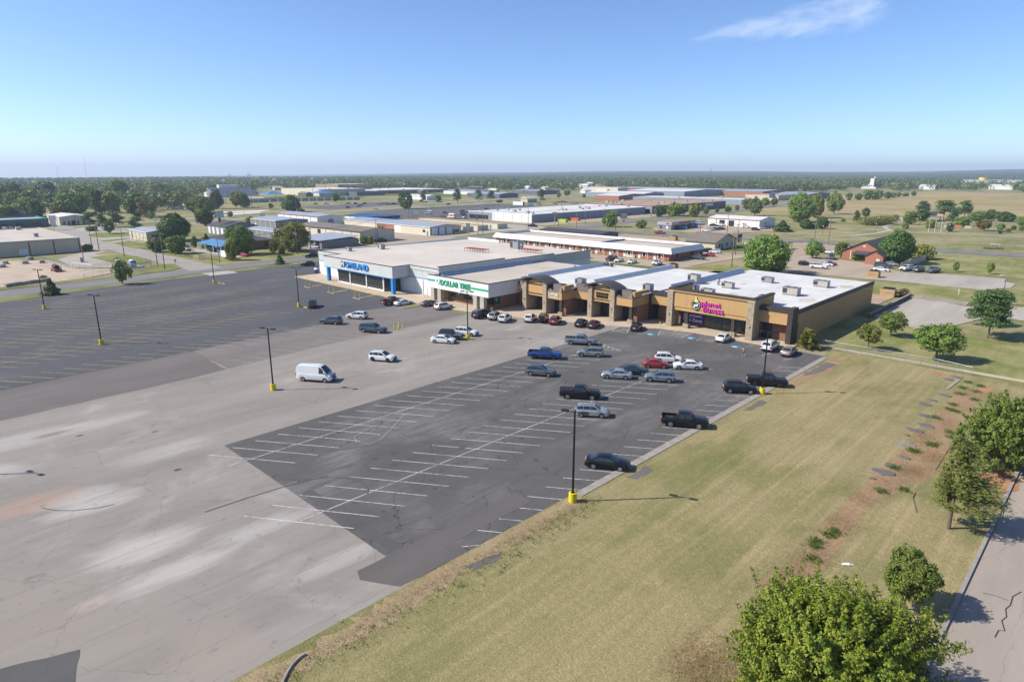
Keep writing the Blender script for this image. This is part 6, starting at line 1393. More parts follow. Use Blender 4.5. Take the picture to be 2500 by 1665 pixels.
# ------------------------------------------------------------------ the town behind
m_teal = plain('teal_metal', (.03, .23, .19), .5, sc=.3)
m_bluemetal = plain('blue_metal_roof', (.035, .11, .24), .45, metal=.2, sc=.3)
m_brightblue = plain('bright_blue_awning', (.09, .25, .46), .55, sc=.3)
m_redtrim = plain('red_trim', (.42, .05, .05), .6)
m_redroof = plain('red_awning', (.42, .09, .05), .8, sc=.4, amt=.2)
m_orange = plain('orange_steel', (.62, .17, .03), .6, amt=.2)
m_lime = plain('lime_steel', (.42, .58, .04), .6, amt=.15)
m_woodpen = plain('tan_timber', (.46, .31, .16), .9, sc=1.5, amt=.25)
m_block = plain('concrete_block', (.36, .33, .29), .95, sc=.8, amt=.25, bump=.4)
m_white_ridge = plain('white_seam_metal', (.80, .79, .76), .6, sc=.5, amt=.07)
def shed(name, label, cat, x0, x1, y0, y1, h, wall, roof, style='flat', ridge=1.4, south=(), east=(), trim=None, group='buildings of the town', ribs_=0.0, over=.25, units=0, par=.35):
    """building with walls, roof and every opening a part. south = -Y face, east = +X face: (a, b, z0, z1, material, part name)"""
    cx, cy = (x0 + x1) / 2, (y0 + y1) / 2
    t, part = T(name, label, cat, (cx, cy, 0), group)
    part('wall', wall, boxes((x0, x1, y0, y1, 0, h)))
    if style == 'flat':
        part('roof', roof, boxes((x0 + .3, x1 - .3, y0 + .3, y1 - .3, h, h + .12)))
        c = trim or wall
        part('parapet', c, boxes((x0 - .05, x1 + .05, y0 - .05, y0 + .3, h, h + par), (x0 - .05, x1 + .05, y1 - .3, y1 + .05, h, h + par), (x0 - .05, x0 + .3, y0 + .3, y1 - .3, h, h + par), (x1 - .3, x1 + .05, y0 + .3, y1 - .3, h, h + par)))
    elif style == 'gx':
        part('gable', wall, lambda mb: mb.prism([(y0, h), (y1, h), (cy, h + ridge - .05)], 'x', x0, x1))
        for s, ya in ((1, y0), (-1, y1)):
            part('roof_slope', roof, lambda mb: mb.add([(x0 - over, ya - s * over, h - .02), (x1 + over, ya - s * over, h - .02), (x1 + over, cy, h + ridge), (x0 - over, cy, h + ridge), (x0 - over, ya - s * over, h + .13), (x1 + over, ya - s * over, h + .13), (x1 + over, cy, h + ridge + .15), (x0 - over, cy, h + ridge + .15)], [(0, 1, 2, 3), (4, 5, 6, 7), (0, 1, 5, 4), (1, 2, 6, 5), (0, 3, 7, 4)]))
    elif style == 'gy':
        part('gable', wall, lambda mb: mb.prism([(x0, h), (x1, h), (cx, h + ridge - .05)], 'y', y0, y1))
        for s, xa in ((1, x0), (-1, x1)):
            part('roof_slope', roof, lambda mb: mb.add([(xa - s * over, y0 - over, h - .02), (xa - s * over, y1 + over, h - .02), (cx, y1 + over, h + ridge), (cx, y0 - over, h + ridge), (xa - s * over, y0 - over, h + .13), (xa - s * over, y1 + over, h + .13), (cx, y1 + over, h + ridge + .15), (cx, y0 - over, h + ridge + .15)], [(0, 1, 2, 3), (4, 5, 6, 7), (0, 1, 5, 4), (1, 2, 6, 5), (0, 3, 7, 4)]))
    elif style == 'hip':
        d = (y1 - y0) / 2
        part('roof', roof, lambda mb: mb.add([(x0 - .6, y0 - .6, h), (x1 + .6, y0 - .6, h), (x1 + .6, y1 + .6, h), (x0 - .6, y1 + .6, h), (x0 + d, cy, h + ridge), (x1 - d, cy, h + ridge)], [(0, 1, 5, 4), (1, 2, 5), (2, 3, 4, 5), (3, 0, 4), (0, 3, 2, 1)]))
    elif style == 'mono':
        part('roof', roof, lambda mb: mb.add([(x0 - .4, y0 - .8, h), (x1 + .4, y0 - .8, h), (x1 + .4, y1 + .4, h + ridge), (x0 - .4, y1 + .4, h + ridge), (x0 - .4, y0 - .8, h + .18), (x1 + .4, y0 - .8, h + .18), (x1 + .4, y1 + .4, h + ridge + .18), (x0 - .4, y1 + .4, h + ridge + .18)], [(0, 1, 2, 3), (4, 5, 6, 7), (0, 1, 5, 4), (1, 2, 6, 5), (0, 3, 7, 4), (2, 3, 7, 6)]))
    if trim and style != 'flat':
        part('eaves_trim', trim, boxes((x0 - .3, x1 + .3, y0 - .32, y0 - .26, h - .12, h + .16)))
    if ribs_:
        n = max(2, int((x1 - x0) / ribs_))
        for i in range(n + 1): part('wall_rib', m_greysteel if wall is not m_greysteel else m_white, boxes((x0 + (x1 - x0) * i / n - .12, x0 + (x1 - x0) * i / n + .12, y0 - .1, y0, 0, h - .05)))
        n = max(2, int((y1 - y0) / ribs_))
        for i in range(1, n): part('wall_rib', m_greysteel if wall is not m_greysteel else m_white, boxes((x1, x1 + .1, y0 + (y1 - y0) * i / n - .12, y0 + (y1 - y0) * i / n + .12, 0, h - .05)))
    for a, b, z0, z1, m, nm in south: part(nm, m, boxes((a, b, y0 - .07, y0 - .004, z0, z1)))
    for a, b, z0, z1, m, nm in east: part(nm, m, boxes((x1 + .004, x1 + .07, a, b, z0, z1)))
    ru = random.Random(int(abs(cx * 7 + cy)))
    for i in range(units):
        ux, uy = ru.uniform(x0 + 3, x1 - 3), ru.uniform(y0 + 3, y1 - 3); s = ru.uniform(1.4, 2.4)
        part('roof_unit', ru.choice([m_hvac, m_hvac2, m_galv]), boxes((ux - s / 2, ux + s / 2, uy - s * .4, uy + s * .4, h + .1, h + 1.1 + ru.uniform(0, .5))))
    return t, part
W_, D_ = 'window', 'door'
# left: warehouse and the shops beyond
shed('warehouse', 'long tan warehouse with a pale flat roof at the left edge', 'warehouse', -386, -312, 15, 69, 5.2, m_beige, m_grey_roof, 'flat', trim=m_conc, units=2, par=.5,
     east=[(24.6, 25.0, 0, 5.1, m_rust, 'downpipe'), (38.6, 39.0, 0, 5.1, m_rust, 'downpipe'), (51.5, 51.9, 0, 5.1, m_rust, 'downpipe'), (59.6, 60.0, 0, 5.1, m_rust, 'downpipe'), (68.3, 68.7, 0, 5.1, m_rust, 'downpipe'), (48.2, 51.0, 0, 2.6, m_white, D_)])
shed('shop', 'low shop with bright teal fascia and pale roof', 'shop', -505, -472, 40, 90, 4.0, m_slate, m_bluegrey_roof, 'flat', trim=m_teal, par=.9, east=[(y, y + 4, .9, 2.6, m_glass, W_) for y in (50, 58, 66, 74, 82)])
shed('shop', 'small cream building with a white ribbed roof', 'shop', -506, -474, 96, 112, 5.0, m_cream, m_white_roof, 'gx', 1.0, east=[(y, y + 1, .2, 2.4, m_glass, W_) for y in (97.5, 100, 105, 108)] + [(102, 104, 0, 2.6, m_trim, D_)], ribs_=6)
shed('garage', 'beige garage with pale blue low roof by the side street', 'garage', -361, -335, 101, 113, 4.1, m_beige, m_bluegrey_roof, 'gx', .8, trim=m_white, south=[(-357, -355.6, .2, 3.4, m_trim, W_)], east=[(103, 106, 0, 3.0, m_slate, D_), (108, 111, 0, 3.0, m_slate, D_)], ribs_=5)
shed('shop', 'dark grey gabled building with four white bay doors', 'shop', -361, -338, 139, 156, 4.2, m_greysteel, m_dark_roof, 'gx', 2.3, south=[(x, x + 2.6, 0, 3.4, m_white, D_) for x in (-359.8, -354.5, -349.2, -343.6)])
shed('warehouse', 'taupe steel shed with pale roof and round badge', 'warehouse', -383, -352, 173, 193, 4.8, m_greysteel, m_bluegrey_roof, 'gx', .7, south=[(-377.5, -376, 0, 2.6, m_white, D_)], ribs_=5.2, trim=m_white)
shed('shed', 'low pale-roofed shed behind the dark-roofed brick office', 'shed', -334, -304, 148, 158, 3.4, m_greysteel, m_bluegrey_roof, 'gx', .6, trim=m_white, ribs_=6)
shed('warehouse', 'long white steel shed with red eaves trim', 'warehouse', -415, -364, 206, 224, 5.0, m_white, m_bluegrey_roof, 'gx', 1.0, trim=m_redtrim, ribs_=8, south=[(-404, -400, 0, 3.2, m_whitewall, D_)], east=[(213, 217, 0, 3.4, m_bluesteel, D_)])
shed('office', 'brick office with a dark hipped roof behind the trees', 'office', -299, -268, 112, 131, 3.6, m_brick, m_dark_roof, 'hip', 2.0, south=[(x, x + 1.8, 1, 2.4, m_glass, W_) for x in (-294, -288, -282, -276)], east=[(116, 117.6, 1, 2.4, m_glass, W_), (126, 127.6, 1, 2.4, m_glass, W_)])
t, part = T('awning', 'bright blue sloping canopy roof in front of the brick office', 'canopy', (-273, 108, 0), 'buildings of the town')
part('canopy_roof', m_brightblue, lambda mb: mb.add([(-286, 105, 2.7), (-262, 105, 2.7), (-262, 111.5, 3.9), (-286, 111.5, 3.9), (-286, 105, 2.85), (-262, 105, 2.85), (-262, 111.5, 4.05), (-286, 111.5, 4.05)], [(3, 2, 1, 0), (4, 5, 6, 7), (0, 1, 5, 4), (1, 2, 6, 5), (2, 3, 7, 6), (3, 0, 4, 7)]))
for x in (-285.5, -278, -270, -262.5): part('post', m_white, boxes((x - .12, x + .12, 105.2, 105.44, 0, 2.72)))
shed('shop', 'grey car shop with a pale sloping front roof', 'shop', -272, -249, 142, 160, 3.4, m_greysteel, m_bluegrey_roof, 'mono', .9, south=[(x, x + 3.2, .3, 2.8, m_glass, W_) for x in (-269, -264, -259, -254)], trim=m_white)
shed('warehouse', 'long beige warehouse with a brown-grey shallow roof', 'warehouse', -318, -258, 167, 186, 4.9, m_cream, m_greybrown_roof, 'gx', 1.2, trim=m_brown, ribs_=7.5, south=[(-296, -293, 2.2, 4.2, m_trim, W_)], east=[(172, 172.3, 0, 4.6, m_beige, 'downpipe')])
shed('shop', 'white shop with blue metal roof and navy fascia badge', 'shop', -366, -340, 226, 252, 4.8, m_white, m_bluemetal, 'gx', .9, ribs_=6, east=[(229, 250, 3.4, 5.0, m_navy, 'fascia'), (231, 248, .3, 3.0, m_glass, W_)], south=[(-360, -357, 0, 3, m_bluesteel, D_)])
t, part = shed('shop', 'long beige workshop row with brick bays and white roller doors', 'workshop', -342, -262, 211, 232, 4.2, m_cream, m_bluegrey_roof, 'gx', 1.0, trim=m_white,
     south=[(-309, -300, 0, 4.1, m_brick, 'brick_bay'), (-300, -293, 0, 4.1, m_brick_red, 'brick_bay'), (-292, -286.5, 0, 3.9, m_white, D_), (-268, -266, 1.5, 2.8, m_trim, W_), (-264.6, -263.6, 0, 2.2, m_teal, D_), (-307, -305.8, .8, 2.5, m_trim, W_), (-304, -302.8, .8, 2.5, m_trim, W_)],
     east=[(211.3, 212.0, 0, 3.9, m_teal, 'pillar'), (212.1, 216.0, 0, 3.6, m_white, 'roller_door'), (216.1, 217.0, 0, 3.9, m_blue, 'pillar'), (217.1, 221, 0, 3.6, m_white, 'roller_door'), (221.1, 221.9, 0, 3.9, m_teal, 'pillar'), (222, 225.4, 0, 3.6, m_white, 'roller_door'), (226.5, 227.4, 0, 2.2, m_trim, D_), (228, 229, .6, 2.2, m_trim, W_), (229.5, 230.5, .6, 2.2, m_trim, W_)])
for i, (y, lab) in enumerate(((235, 'first low storage row with cream walls and green doors'), (247, 'second low storage row with cream walls and green doors'), (263, 'third low storage row with cream walls and green doors'))):
    shed('storage_row', lab, 'storage units', -338, -264 - i * .8, y, y + 8, 2.7, m_cream, m_tan_roof, 'flat', par=.15, trim=m_cream, south=[(x, x + 1.3, 0, 2.1, m_teal, D_) for x in range(-272, -330, -3)][:14])
shed('store_building', 'very long white flat-roofed building with many rooftop units', 'store', -342, -282, 310, 441, 5.0, m_bluesteel, m_white_roof, 'flat', trim=m_white, units=16, par=.4, ribs_=8, south=[(-341, -322, .4, 3.2, m_glass, W_), (-318, -282.1, 0, 5.0, m_whitewall, 'panel')])
shed('warehouse', 'broad warehouse with tan roof, grey front and dark side wall', 'warehouse', -350, -277, 443, 565, 5.8, m_slate, m_tan_roof, 'flat', trim=m_redtrim, units=12, par=.3, south=[(-349, -277.1, 0, 5.7, m_bluesteel, 'panel'), (-284, -279, 0, 3.6, m_white, D_), (-288.5, -287, 0, 2.6, m_redtrim, D_)], east=[(528, 541, 3, 5.2, m_white, 'sign_panel')])
shed('shop', 'dark brown ribbed-roof building behind the motel', 'shop', -220, -182, 248, 262, 3.4, m_slate, m_mansard, 'gx', .8, trim=m_brown)
# motel
t, part = T('motel', 'long brick motel with a white mansard roof and white doors', 'motel', (-168, 222, 0))
part('wall', m_brick_red, boxes((-213, -123.2, 209.9, 235.5, 0, 3.0)))
part('roof_deck', m_grey_roof, boxes((-211, -125, 210.5, 229.5, 3.7, 3.85)))
def mans(mb, x0, x1, y0, y1, zb, zt, d):
    mb.add([(x0, y0, zb), (x1, y0, zb), (x1, y1, zb), (x0, y1, zb), (x0 + d, y0 + d, zt), (x1 - d, y0 + d, zt), (x1 - d, y1 - d, zt), (x0 + d, y1 - d, zt), (x0 + d + .25, y0 + d + .25, zt), (x1 - d - .25, y0 + d + .25, zt), (x1 - d - .25, y1 - d - .25, zt), (x0 + d + .25, y1 - d - .25, zt), (x0 + d + .5, y0 + d + .3, zt - 1), (x1 - d - .5, y0 + d + .3, zt - 1), (x1 - d - .5, y1 - d - .3, zt - 1), (x0 + d + .5, y1 - d - .3, zt - 1)],
           [(0, 1, 5, 4), (1, 2, 6, 5), (2, 3, 7, 6), (3, 0, 4, 7), (4, 5, 9, 8), (5, 6, 10, 9), (6, 7, 11, 10), (7, 4, 8, 11), (8, 9, 13, 12), (9, 10, 14, 13), (10, 11, 15, 14), (11, 8, 12, 15), (3, 2, 1, 0)])
part('mansard_roof', m_white_ridge, lambda mb: mans(mb, -214, -121.4, 208.6, 233.5, 2.75, 4.75, 1.1))
part('roof_divider', m_bluesteel, lambda mb: mb.prism([(-156.3, 3.85), (-155.3, 3.85), (-155.8, 4.6)], 'y', 211, 229))
for k in range(13):
    x = -210 + 6.7 * k
    part('door', m_white, boxes((x, x + .95, 209.8, 209.896, .05, 2.15)))
    wn_ = part('window', m_glass, boxes((x + 2.0, x + 3.1, 209.8, 209.896, .95, 2.1)))
    part('shutter', m_white, boxes((x + 1.62, x + 1.98, 209.78, 209.89, .9, 2.15), (x + 3.12, x + 3.48, 209.78, 209.89, .9, 2.15)))
    part('door_window', m_glass, boxes((x + .25, x + .7, 209.76, 209.797, 1.3, 1.95)))
    part('porch_post', m_white, boxes((x + 4.6, x + 4.72, 208.9, 209.02, 0, 2.76)))
    if k % 3 == 1: part('low_wall', m_cream, boxes((x + 1.4, x + 5.4, 209.4, 209.8, 0, .85)))
for y in (215, 220.5, 226, 231): part('end_window', m_glass, boxes((-123.19, -123.1, y, y + 1.1, .9, 2.1)))
shed('house', 'tan house with a big weathered brown-grey gable roof', 'house', -141, -127.5, 253.5, 273.5, 3.0, m_beige, m_greybrown_roof, 'gx', 3.2, over=.6, east=[(257, 258.3, .9, 2.3, m_glass, W_), (263.5, 265, .9, 2.3, m_glass, W_), (268.5, 270, .9, 2.3, m_glass, W_), (259.5, 260.6, 0, 2.2, m_trim, D_)], south=[(-137, -136, 0, 2.2, m_trim, D_), (-140.2, -139.4, .9, 2.2, m_glass, W_)])
t, part = shed('oil_change_shop', 'dark grey oil-change shop with a pale band and open bays', 'garage', -199, -190.5, 325, 352, 3.0, m_greysteel, m_white_roof, 'flat', par=.3, south=[(-197.5, -196.4, .8, 2.1, m_trim, W_), (-193.5, -192.4, .7, 2.2, m_white, W_)], east=[(y, y + 4.6, 0, 2.8, m_trim, 'open_bay') for y in (329, 336, 343)])
part('fascia', m_bluegrey_roof, boxes((-199.3, -190.2, 324.7, 325.0, 2.7, 4.4), (-190.5, -190.2, 325, 352, 2.7, 4.4)))
part('sign_panel', m_redtrim, boxes((-193.6, -191.6, 324.62, 324.7, 3.2, 3.9), (-190.2, -190.12, 333, 346, 3.2, 4.0)))
shed('garage', 'white steel garage with red trim and big bay doors', 'garage', -194.5, -162, 375, 397, 4.2, m_white, m_white_roof, 'gx', 1.4, trim=m_redtrim, south=[(-193, -188.5, 0, 3.6, m_whitewall, D_), (-187, -183.5, 0, 3.4, m_trim, 'open_bay'), (-181, -177.5, 0, 3.4, m_trim, 'open_bay'), (-168, -163.8, 0, 3.4, m_whitewall, D_), (-172.2, -171.4, 1.5, 2.2, m_glass, W_), (-171, -170.2, 1.5, 2.2, m_glass, W_), (-174.6, -174.3, 0, 4.1, m_redtrim, 'downpipe'), (-189, -188.7, 0, 4.1, m_redtrim, 'downpipe')], east=[(383, 384.5, 1.4, 2.9, m_glass, W_), (375.1, 375.5, 0, 4.1, m_redtrim, 'corner_trim')])
t, part = shed('brick_house', 'orange-red brick house with two gables and dark shingle roof', 'house', -80, -65.5, 261, 290, 3.0, m_brick_red, m_dark_roof, 'gy', 3.9, over=.5, south=[(-73.2, -72.4, 4.9, 5.6, m_cream, 'gable_vent'), (-77.2, -77.0, 0, 3.4, m_white, 'downpipe')])
part('front_wing', m_brick_red, boxes((-69.5, -63.8, 252, 261, 0, 2.8)))
part('wing_gable', m_brick_red, lambda mb: mb.prism([(-69.5, 2.8), (-63.8, 2.8), (-66.6, 4.6)], 'y', 252, 261))
for s, xa in ((1, -69.5), (-1, -63.8)):
    part('wing_roof', m_dark_roof, lambda mb: mb.add([(xa - s * .4, 251.6, 2.7), (xa - s * .4, 261, 2.7), (-66.65, 261, 4.75), (-66.65, 251.6, 4.75), (xa - s * .4, 251.6, 2.85), (xa - s * .4, 261, 2.85), (-66.65, 261, 4.9), (-66.65, 251.6, 4.9)], [(0, 1, 2, 3), (4, 5, 6, 7), (0, 1, 5, 4), (0, 3, 7, 4)]))
part('door', m_cream, boxes((-65.9, -64.8, 251.9, 251.996, 0, 2.1)))
part('lean_to_roof', m_dark_roof, lambda mb: mb.prism([(258.5, 2.4), (261, 3.4), (261, 3.5), (258.5, 2.5)], 'x', -75.5, -69.6))
# far buildings
shed('school', 'pale cream school hall with long blank walls beyond the stadium', 'school', -905, -800, 458, 530, 8.5, m_cream, m_white_roof, 'flat', par=.5, units=3)
shed('school', 'taller brown brick school block beyond the stadium', 'school', -962, -895, 545, 606, 12.5, plain('pale_brown_brick', (.36, .27, .18), .9, sc=.2), m_white_roof, 'flat', par=.6, south=[(-935, -930, 6, 9, m_trim, W_)], east=[(570, 575, 6, 9, m_trim, W_)])
shed('school', 'low navy-banded school wing before the brown block', 'school', -840, -775, 500, 545, 4.5, m_slate, m_bluemetal, 'flat', par=.8)
shed('school', 'long low brick school with white roof by the sports field', 'school', -930, -815, 560, 690, 5.0, m_brick_red, m_white_roof, 'flat', par=.5, trim=m_white, units=4, east=[(y, y + 9, 1, 3.4, m_glass, W_) for y in range(566, 686, 15)])
t, part = T('grandstand', 'grey stadium grandstand with a blue rear tent', 'grandstand', (-870, 375, 0))
for q in range(8):
    part('tier', m_galv, boxes((-856 - q * 4, -852 - q * 4, 345, 400, 0, 2 + q * 1.35)))
part('press_box', m_white, boxes((-893, -886, 362, 388, 11, 15)))
t, part = T('tent', 'blue canopy roofs beside the stadium', 'canopy', (-780, 400, 0))
for a, b in ((370, 395), (440, 462)): part('canopy', m_brightblue, lambda mb: mb.add([(-790, a, 5), (-770, a, 5), (-770, b, 5), (-790, b, 5), (-780, (a + b) / 2, 9)], [(0, 1, 4), (1, 2, 4), (2, 3, 4), (3, 0, 4)]))
for i, (x0, x1, y0, y1, h, wm, rm, st, lab) in enumerate((
    (-522, -434, 768, 880, 7, m_bluesteel, m_white_roof, 'gx', 'huge warehouse with a white roof far behind the tan roof'), (-420, -292, 630, 668, 4.5, m_bluesteel, m_white_roof, 'flat', 'pale grey shop with a long porch beyond the street trees'),
    (-513, -375, 868, 972, 6, m_brick_red, m_bluegrey_roof, 'gx', 'wide brick and grey warehouse far right of the white-roofed one'), (-345, -306, 752, 796, 5.5, m_beige, m_tan_roof, 'flat', 'tan warehouse behind the billboard'),
    (-640, -580, 578, 612, 4.8, m_slate, m_bluegrey_roof, 'gx', 'slate shed with pale roof across the highway'), (-684, -633, 707, 757, 4.8, m_slate, m_bluesteel, 'gx', 'blue-roofed shed at the far end of the highway'), (-664, -596, 852, 880, 7.5, m_cream, m_white_roof, 'flat', 'cream building with tall bays at the wood edge'),
    (-480, -446, 640, 698, 4.5, m_brick_red, m_white_roof, 'gx', 'peaked white-roofed shop with red trim'), (-540, -450, 700, 745, 5.5, m_bluesteel, m_white_roof, 'gx', 'long pale shed behind the peaked shop'), (-625, -520, 905, 960, 6, m_redtrim, m_bluegrey_roof, 'gx', 'reddish long shed at the wood edge'),
    (-760, -690, 640, 680, 4.5, m_white, m_bluegrey_roof, 'gx', 'white metal shed behind the pine row'), (-640, -600, 480, 500, 4, m_white, m_white_roof, 'gx', 'small white shed beside the dark tree across the highway'), (-330, -290, 800, 870, 6, m_slate, m_bluegrey_roof, 'gx', 'dark shed at the edge of the prairie'))):
    shed('warehouse', lab, 'building', x0, x1, y0, y1, h, wm, rm, st, 1.6, units=2 if st == 'flat' else 0)
shed('plant_building', 'long pale factory building on the far right horizon', 'factory', -330, -215, 1850, 1900, 11, m_white, m_bluegrey_roof, 'gx', 3)
shed('plant_building', 'small white factory hall in front of the far right factory', 'factory', -222, -185, 1500, 1530, 6, m_white, m_white_roof, 'gx', 3)
shed('plant_building', 'white curved shed at the far wood edge right of the silo', 'factory', -316, -290, 1415, 1440, 6, m_white, m_white_roof, 'gx', 3)
t, part = T('silo', 'tall white silo with a leaning conveyor at the prairie edge', 'silo', (-397, 1420, 0))
part('tank', m_white, boxes((-400.5, -394, 1417, 1423, 0, 19))); part('conveyor', m_white, lambda mb: mb.tube([(-414, 1420, 6), (-405, 1420, 3), (-393, 1420, 22)], 1.2, 6)); part('plant_base', m_white, boxes((-414, -388, 1412, 1430, 0, 3)))
t, part = T('tank', 'yellow tank on the far factory roof', 'tank', (-280, 1850, 0)); part('shell', m_yellow, lambda mb: mb.tube([(-290, 1870, 13), (-290, 1870, 19)], 8, 14)); part('walkway', m_galv, boxes((-305, -275, 1869, 1871, 13.5, 14.5)))
# houses in the left wood
rh = random.Random(3)
for i, (p, w, m, rm, lab) in enumerate((((-598.43,114.84), 14, m_beige, m_greybrown_roof, 'tan house with grey-brown roof left of the cream building'), ((-564.19,83.42), 13, m_brick, m_brown, 'dark brick house at the left edge under the trees'), ((-683.54,168.05), 12, m_white, m_bluegrey_roof, 'small white house half hidden by the trees'), ((-622.18,207.64), 16, m_white, m_dark_roof, 'white house with dark gables and brown beams'), ((-763.92,260.28), 14, m_white, m_greybrown_roof, 'white house behind the gabled one'), ((-612.26,217.23), 10, m_white, m_dark_roof, 'carport house right of the gabled one'), ((-736.95,137.13), 14, m_brick_red, m_brown, 'red-roofed house in the wood left of centre'), ((-693.58,179.04), 11, m_cream, m_greybrown_roof, 'cream house between the tall trees'))):
    x, y = p; shed('house', lab, 'house', x - w / 2, x + w / 2, y, y + w * .8, 3.0, m, rm, 'gy' if i % 2 else 'gx', 2.6, over=.5, south=[(x - w * .3, x - w * .15, .8, 2.2, m_glass, W_), (x + w * .1, x + w * .25, .8, 2.2, m_glass, W_)], group='houses in the wood')

# ------------------------------------------------------------------ yard things
def pen(label, x, y, sx, sy):
    t, part = T('dumpster_pen', label, 'bin store', (x, y, 0), 'timber bin stores')
    part('timber_wall', m_woodpen, boxes((x - sx / 2, x + sx / 2, y - sy / 2, y - sy / 2 + .15, 0, 1.9), (x - sx / 2, x - sx / 2 + .15, y - sy / 2 + .15, y + sy / 2, 0, 1.9), (x + sx / 2 - .15, x + sx / 2, y - sy / 2 + .15, y + sy / 2, 0, 1.9)))
    part('bin', m_slate, boxes((x - sx / 2 + .4, x + sx / 2 - .4, y - sy / 2 + .4, y + sy / 2 - .2, .1, 1.5)))
    part('lid', m_trim, lambda mb: mb.prism([(y - sy / 2 + .35, 1.5), (y + sy / 2 - .1, 1.5), (y + sy / 2 - .1, 2.2), (y - sy / 2 + .35, 1.65)], 'x', x - sx / 2 + .35, x + sx / 2 - .35))
    part('gate_bar', m_galv, boxes((x - .5, x + .5, y - sy / 2 - .06, y - sy / 2 - .01, .9, 1.05)))
pen('tan timber bin store behind the gym corner', *(-45.63,189.68), 3.4, 2.4)
pen('tan timber bin store at the edge of the brick house car park', *(-58.1,221.62), 3.2, 2.4)
pen('tan timber bin store at the end of the motel grass strip', *(-111.11,192.04), 3.0, 2.4)
pen('tan timber bin store beside the green lawn across from the tan house', *(-160.99,277.82), 3.0, 2.4)
def skip(name, label, x, y, m, sx=5, sy=2.2, h=1.7):
    t, part = T(name, label, 'skip', (x, y, 0)); part('body', m, lambda mb: mb.add([(x - sx / 2 + .5, y - sy / 2, .1), (x + sx / 2 - .5, y - sy / 2, .1), (x + sx / 2 - .5, y + sy / 2, .1), (x - sx / 2 + .5, y + sy / 2, .1), (x - sx / 2, y - sy / 2, h), (x + sx / 2, y - sy / 2, h), (x + sx / 2, y + sy / 2, h), (x - sx / 2, y + sy / 2, h)], [(3, 2, 1, 0), (0, 1, 5, 4), (1, 2, 6, 5), (2, 3, 7, 6), (3, 0, 4, 7)]))
    part('rim', m_trim, boxes((x - sx / 2, x + sx / 2, y - sy / 2 - .05, y - sy / 2, h - .1, h), (x + sx / 2, x + sx / 2 + .05, y - sy / 2, y + sy / 2, h - .1, h)))
skip('waste_skip', 'lime green skip beside the long white building', *(-272.69,329.86), m_lime, 7, 2.5, 2)
skip('waste_skip', 'orange skip beside the lime green one', *(-276.48,346.13), m_orange, 9, 2.5, 1.8)
skip('waste_skip', 'bright blue skip beside the oil-change shop', *(-191.32,353.08), m_blue, 3.5, 2.5, 2.4)
t, part = T('rental_truck', 'white box truck with an orange flash in the dark yard', 'truck', (*(-351.01,302.17), 0)); x, y = (-351.01,302.17)
part('box', m_white, boxes((x - 1.5, x + 4.0, y - 1.2, y + 1.2, .9, 3.5))); part('stripe', m_orange, boxes((x - .8, x + 3.6, y - 1.23, y - 1.2, 1.6, 2.9))); part('cab', m_white, lambda mb: mb.prism([(x - 3.6, .6), (x - 1.5, .6), (x - 1.5, 2.5), (x - 2.3, 2.4), (x - 2.9, 1.5), (x - 3.6, 1.3)], 'y', y - 1, y + 1)); part('cab_window', m_carglass, lambda mb: mb.prism([(x - 2.75, 1.55), (x - 1.8, 1.55), (x - 1.8, 2.3), (x - 2.25, 2.25)], 'y', y - 1.02, y - 1.0))
for wx in (-2.8, 2.6):
    for s in (-1, 1): part('wheel', m_tyre, lambda mb: mb.tube([(x + wx, y + s * .8, .42), (x + wx, y + s * 1.1, .42)], .42, 12))
def box_trailer(label, p, sx, sy, h, m):
    x, y = p; t, part = T('box_trailer', label, 'trailer', (x, y, 0)); part('body', m, boxes((x - sx / 2, x + sx / 2, y - sy / 2, y + sy / 2, .7, h))); part('rear_door', m_greysteel, boxes((x + sx / 2, x + sx / 2 + .05, y - sy / 2 + .1, y + sy / 2 - .1, .8, h - .1)))
    for s in (-1, 1): part('wheel', m_tyre, lambda mb: mb.tube([(x + sx * .2, y + s * (sy / 2 - .3), .4), (x + sx * .2, y + s * (sy / 2), .4)], .4, 12))
    part('drawbar', m_galv, boxes((x - sx / 2 - 1.2, x - sx / 2, y - .1, y + .1, .55, .7)))
box_trailer('white box trailer by the iron fence of the brick office', (-246.7,100.95), 5.0, 2.4, 2.9, m_white)
box_trailer('long white semi trailer at the far side of the yards', (-436.22,460.68), 13, 2.6, 4.0, m_white)
for lab, p in (('left blue portable toilet behind the verge tree', (-251.5,65.87)), ('right blue storage bin behind the verge tree', (-246.94,68.81))):
    x, y = p; t, part = T('portable_cabin', lab, 'cabin', (x, y, 0)); part('body', m_bluesteel, boxes((x - .9, x + .9, y - .9, y + .9, 0, 2.3))); part('roof', m_white, lambda mb: mb.prism([(y - 1, 2.3), (y + 1, 2.3), (y, 2.6)], 'x', x - 1, x + 1)); part('door', m_blue, boxes((x + .9, x + .95, y - .6, y + .6, .1, 2.1)))
x, y = (-255.08,48.37); t, part = T('flatbed_trailer', 'rust red trailer with a black tank in the dirt yard', 'trailer', (x, y, 0), None)
part('frame', m_rust, boxes((x - 3, x + 3, y - 1.1, y + 1.1, .5, .75))); part('tank', m_tar, lambda mb: mb.tube([(x - 2.2, y, 1.45), (x + 1.8, y, 1.45)], .75, 14)); part('post', m_rust, boxes((x + 2.4, x + 2.6, y - 1, y - .8, .75, 1.9), (x + 2.4, x + 2.6, y + .8, y + 1, .75, 1.9)))
for s in (-1, 1): part('wheel', m_tyre, lambda mb: mb.tube([(x - .5, y + s * 1.1, .4), (x - .5, y + s * 1.3, .4)], .4, 12))
t, part = T('block_wall', 'low wall of concrete blocks along the street verge', 'wall', (-231, 36, 0))
for q in range(9): part('block', m_block, lambda mb: mb.obox((-229.6 - .42 * q, 31.4 + 1.28 * q, 0), (1.1, 1.22, .9 + .06 * (q % 3)), R(18)))
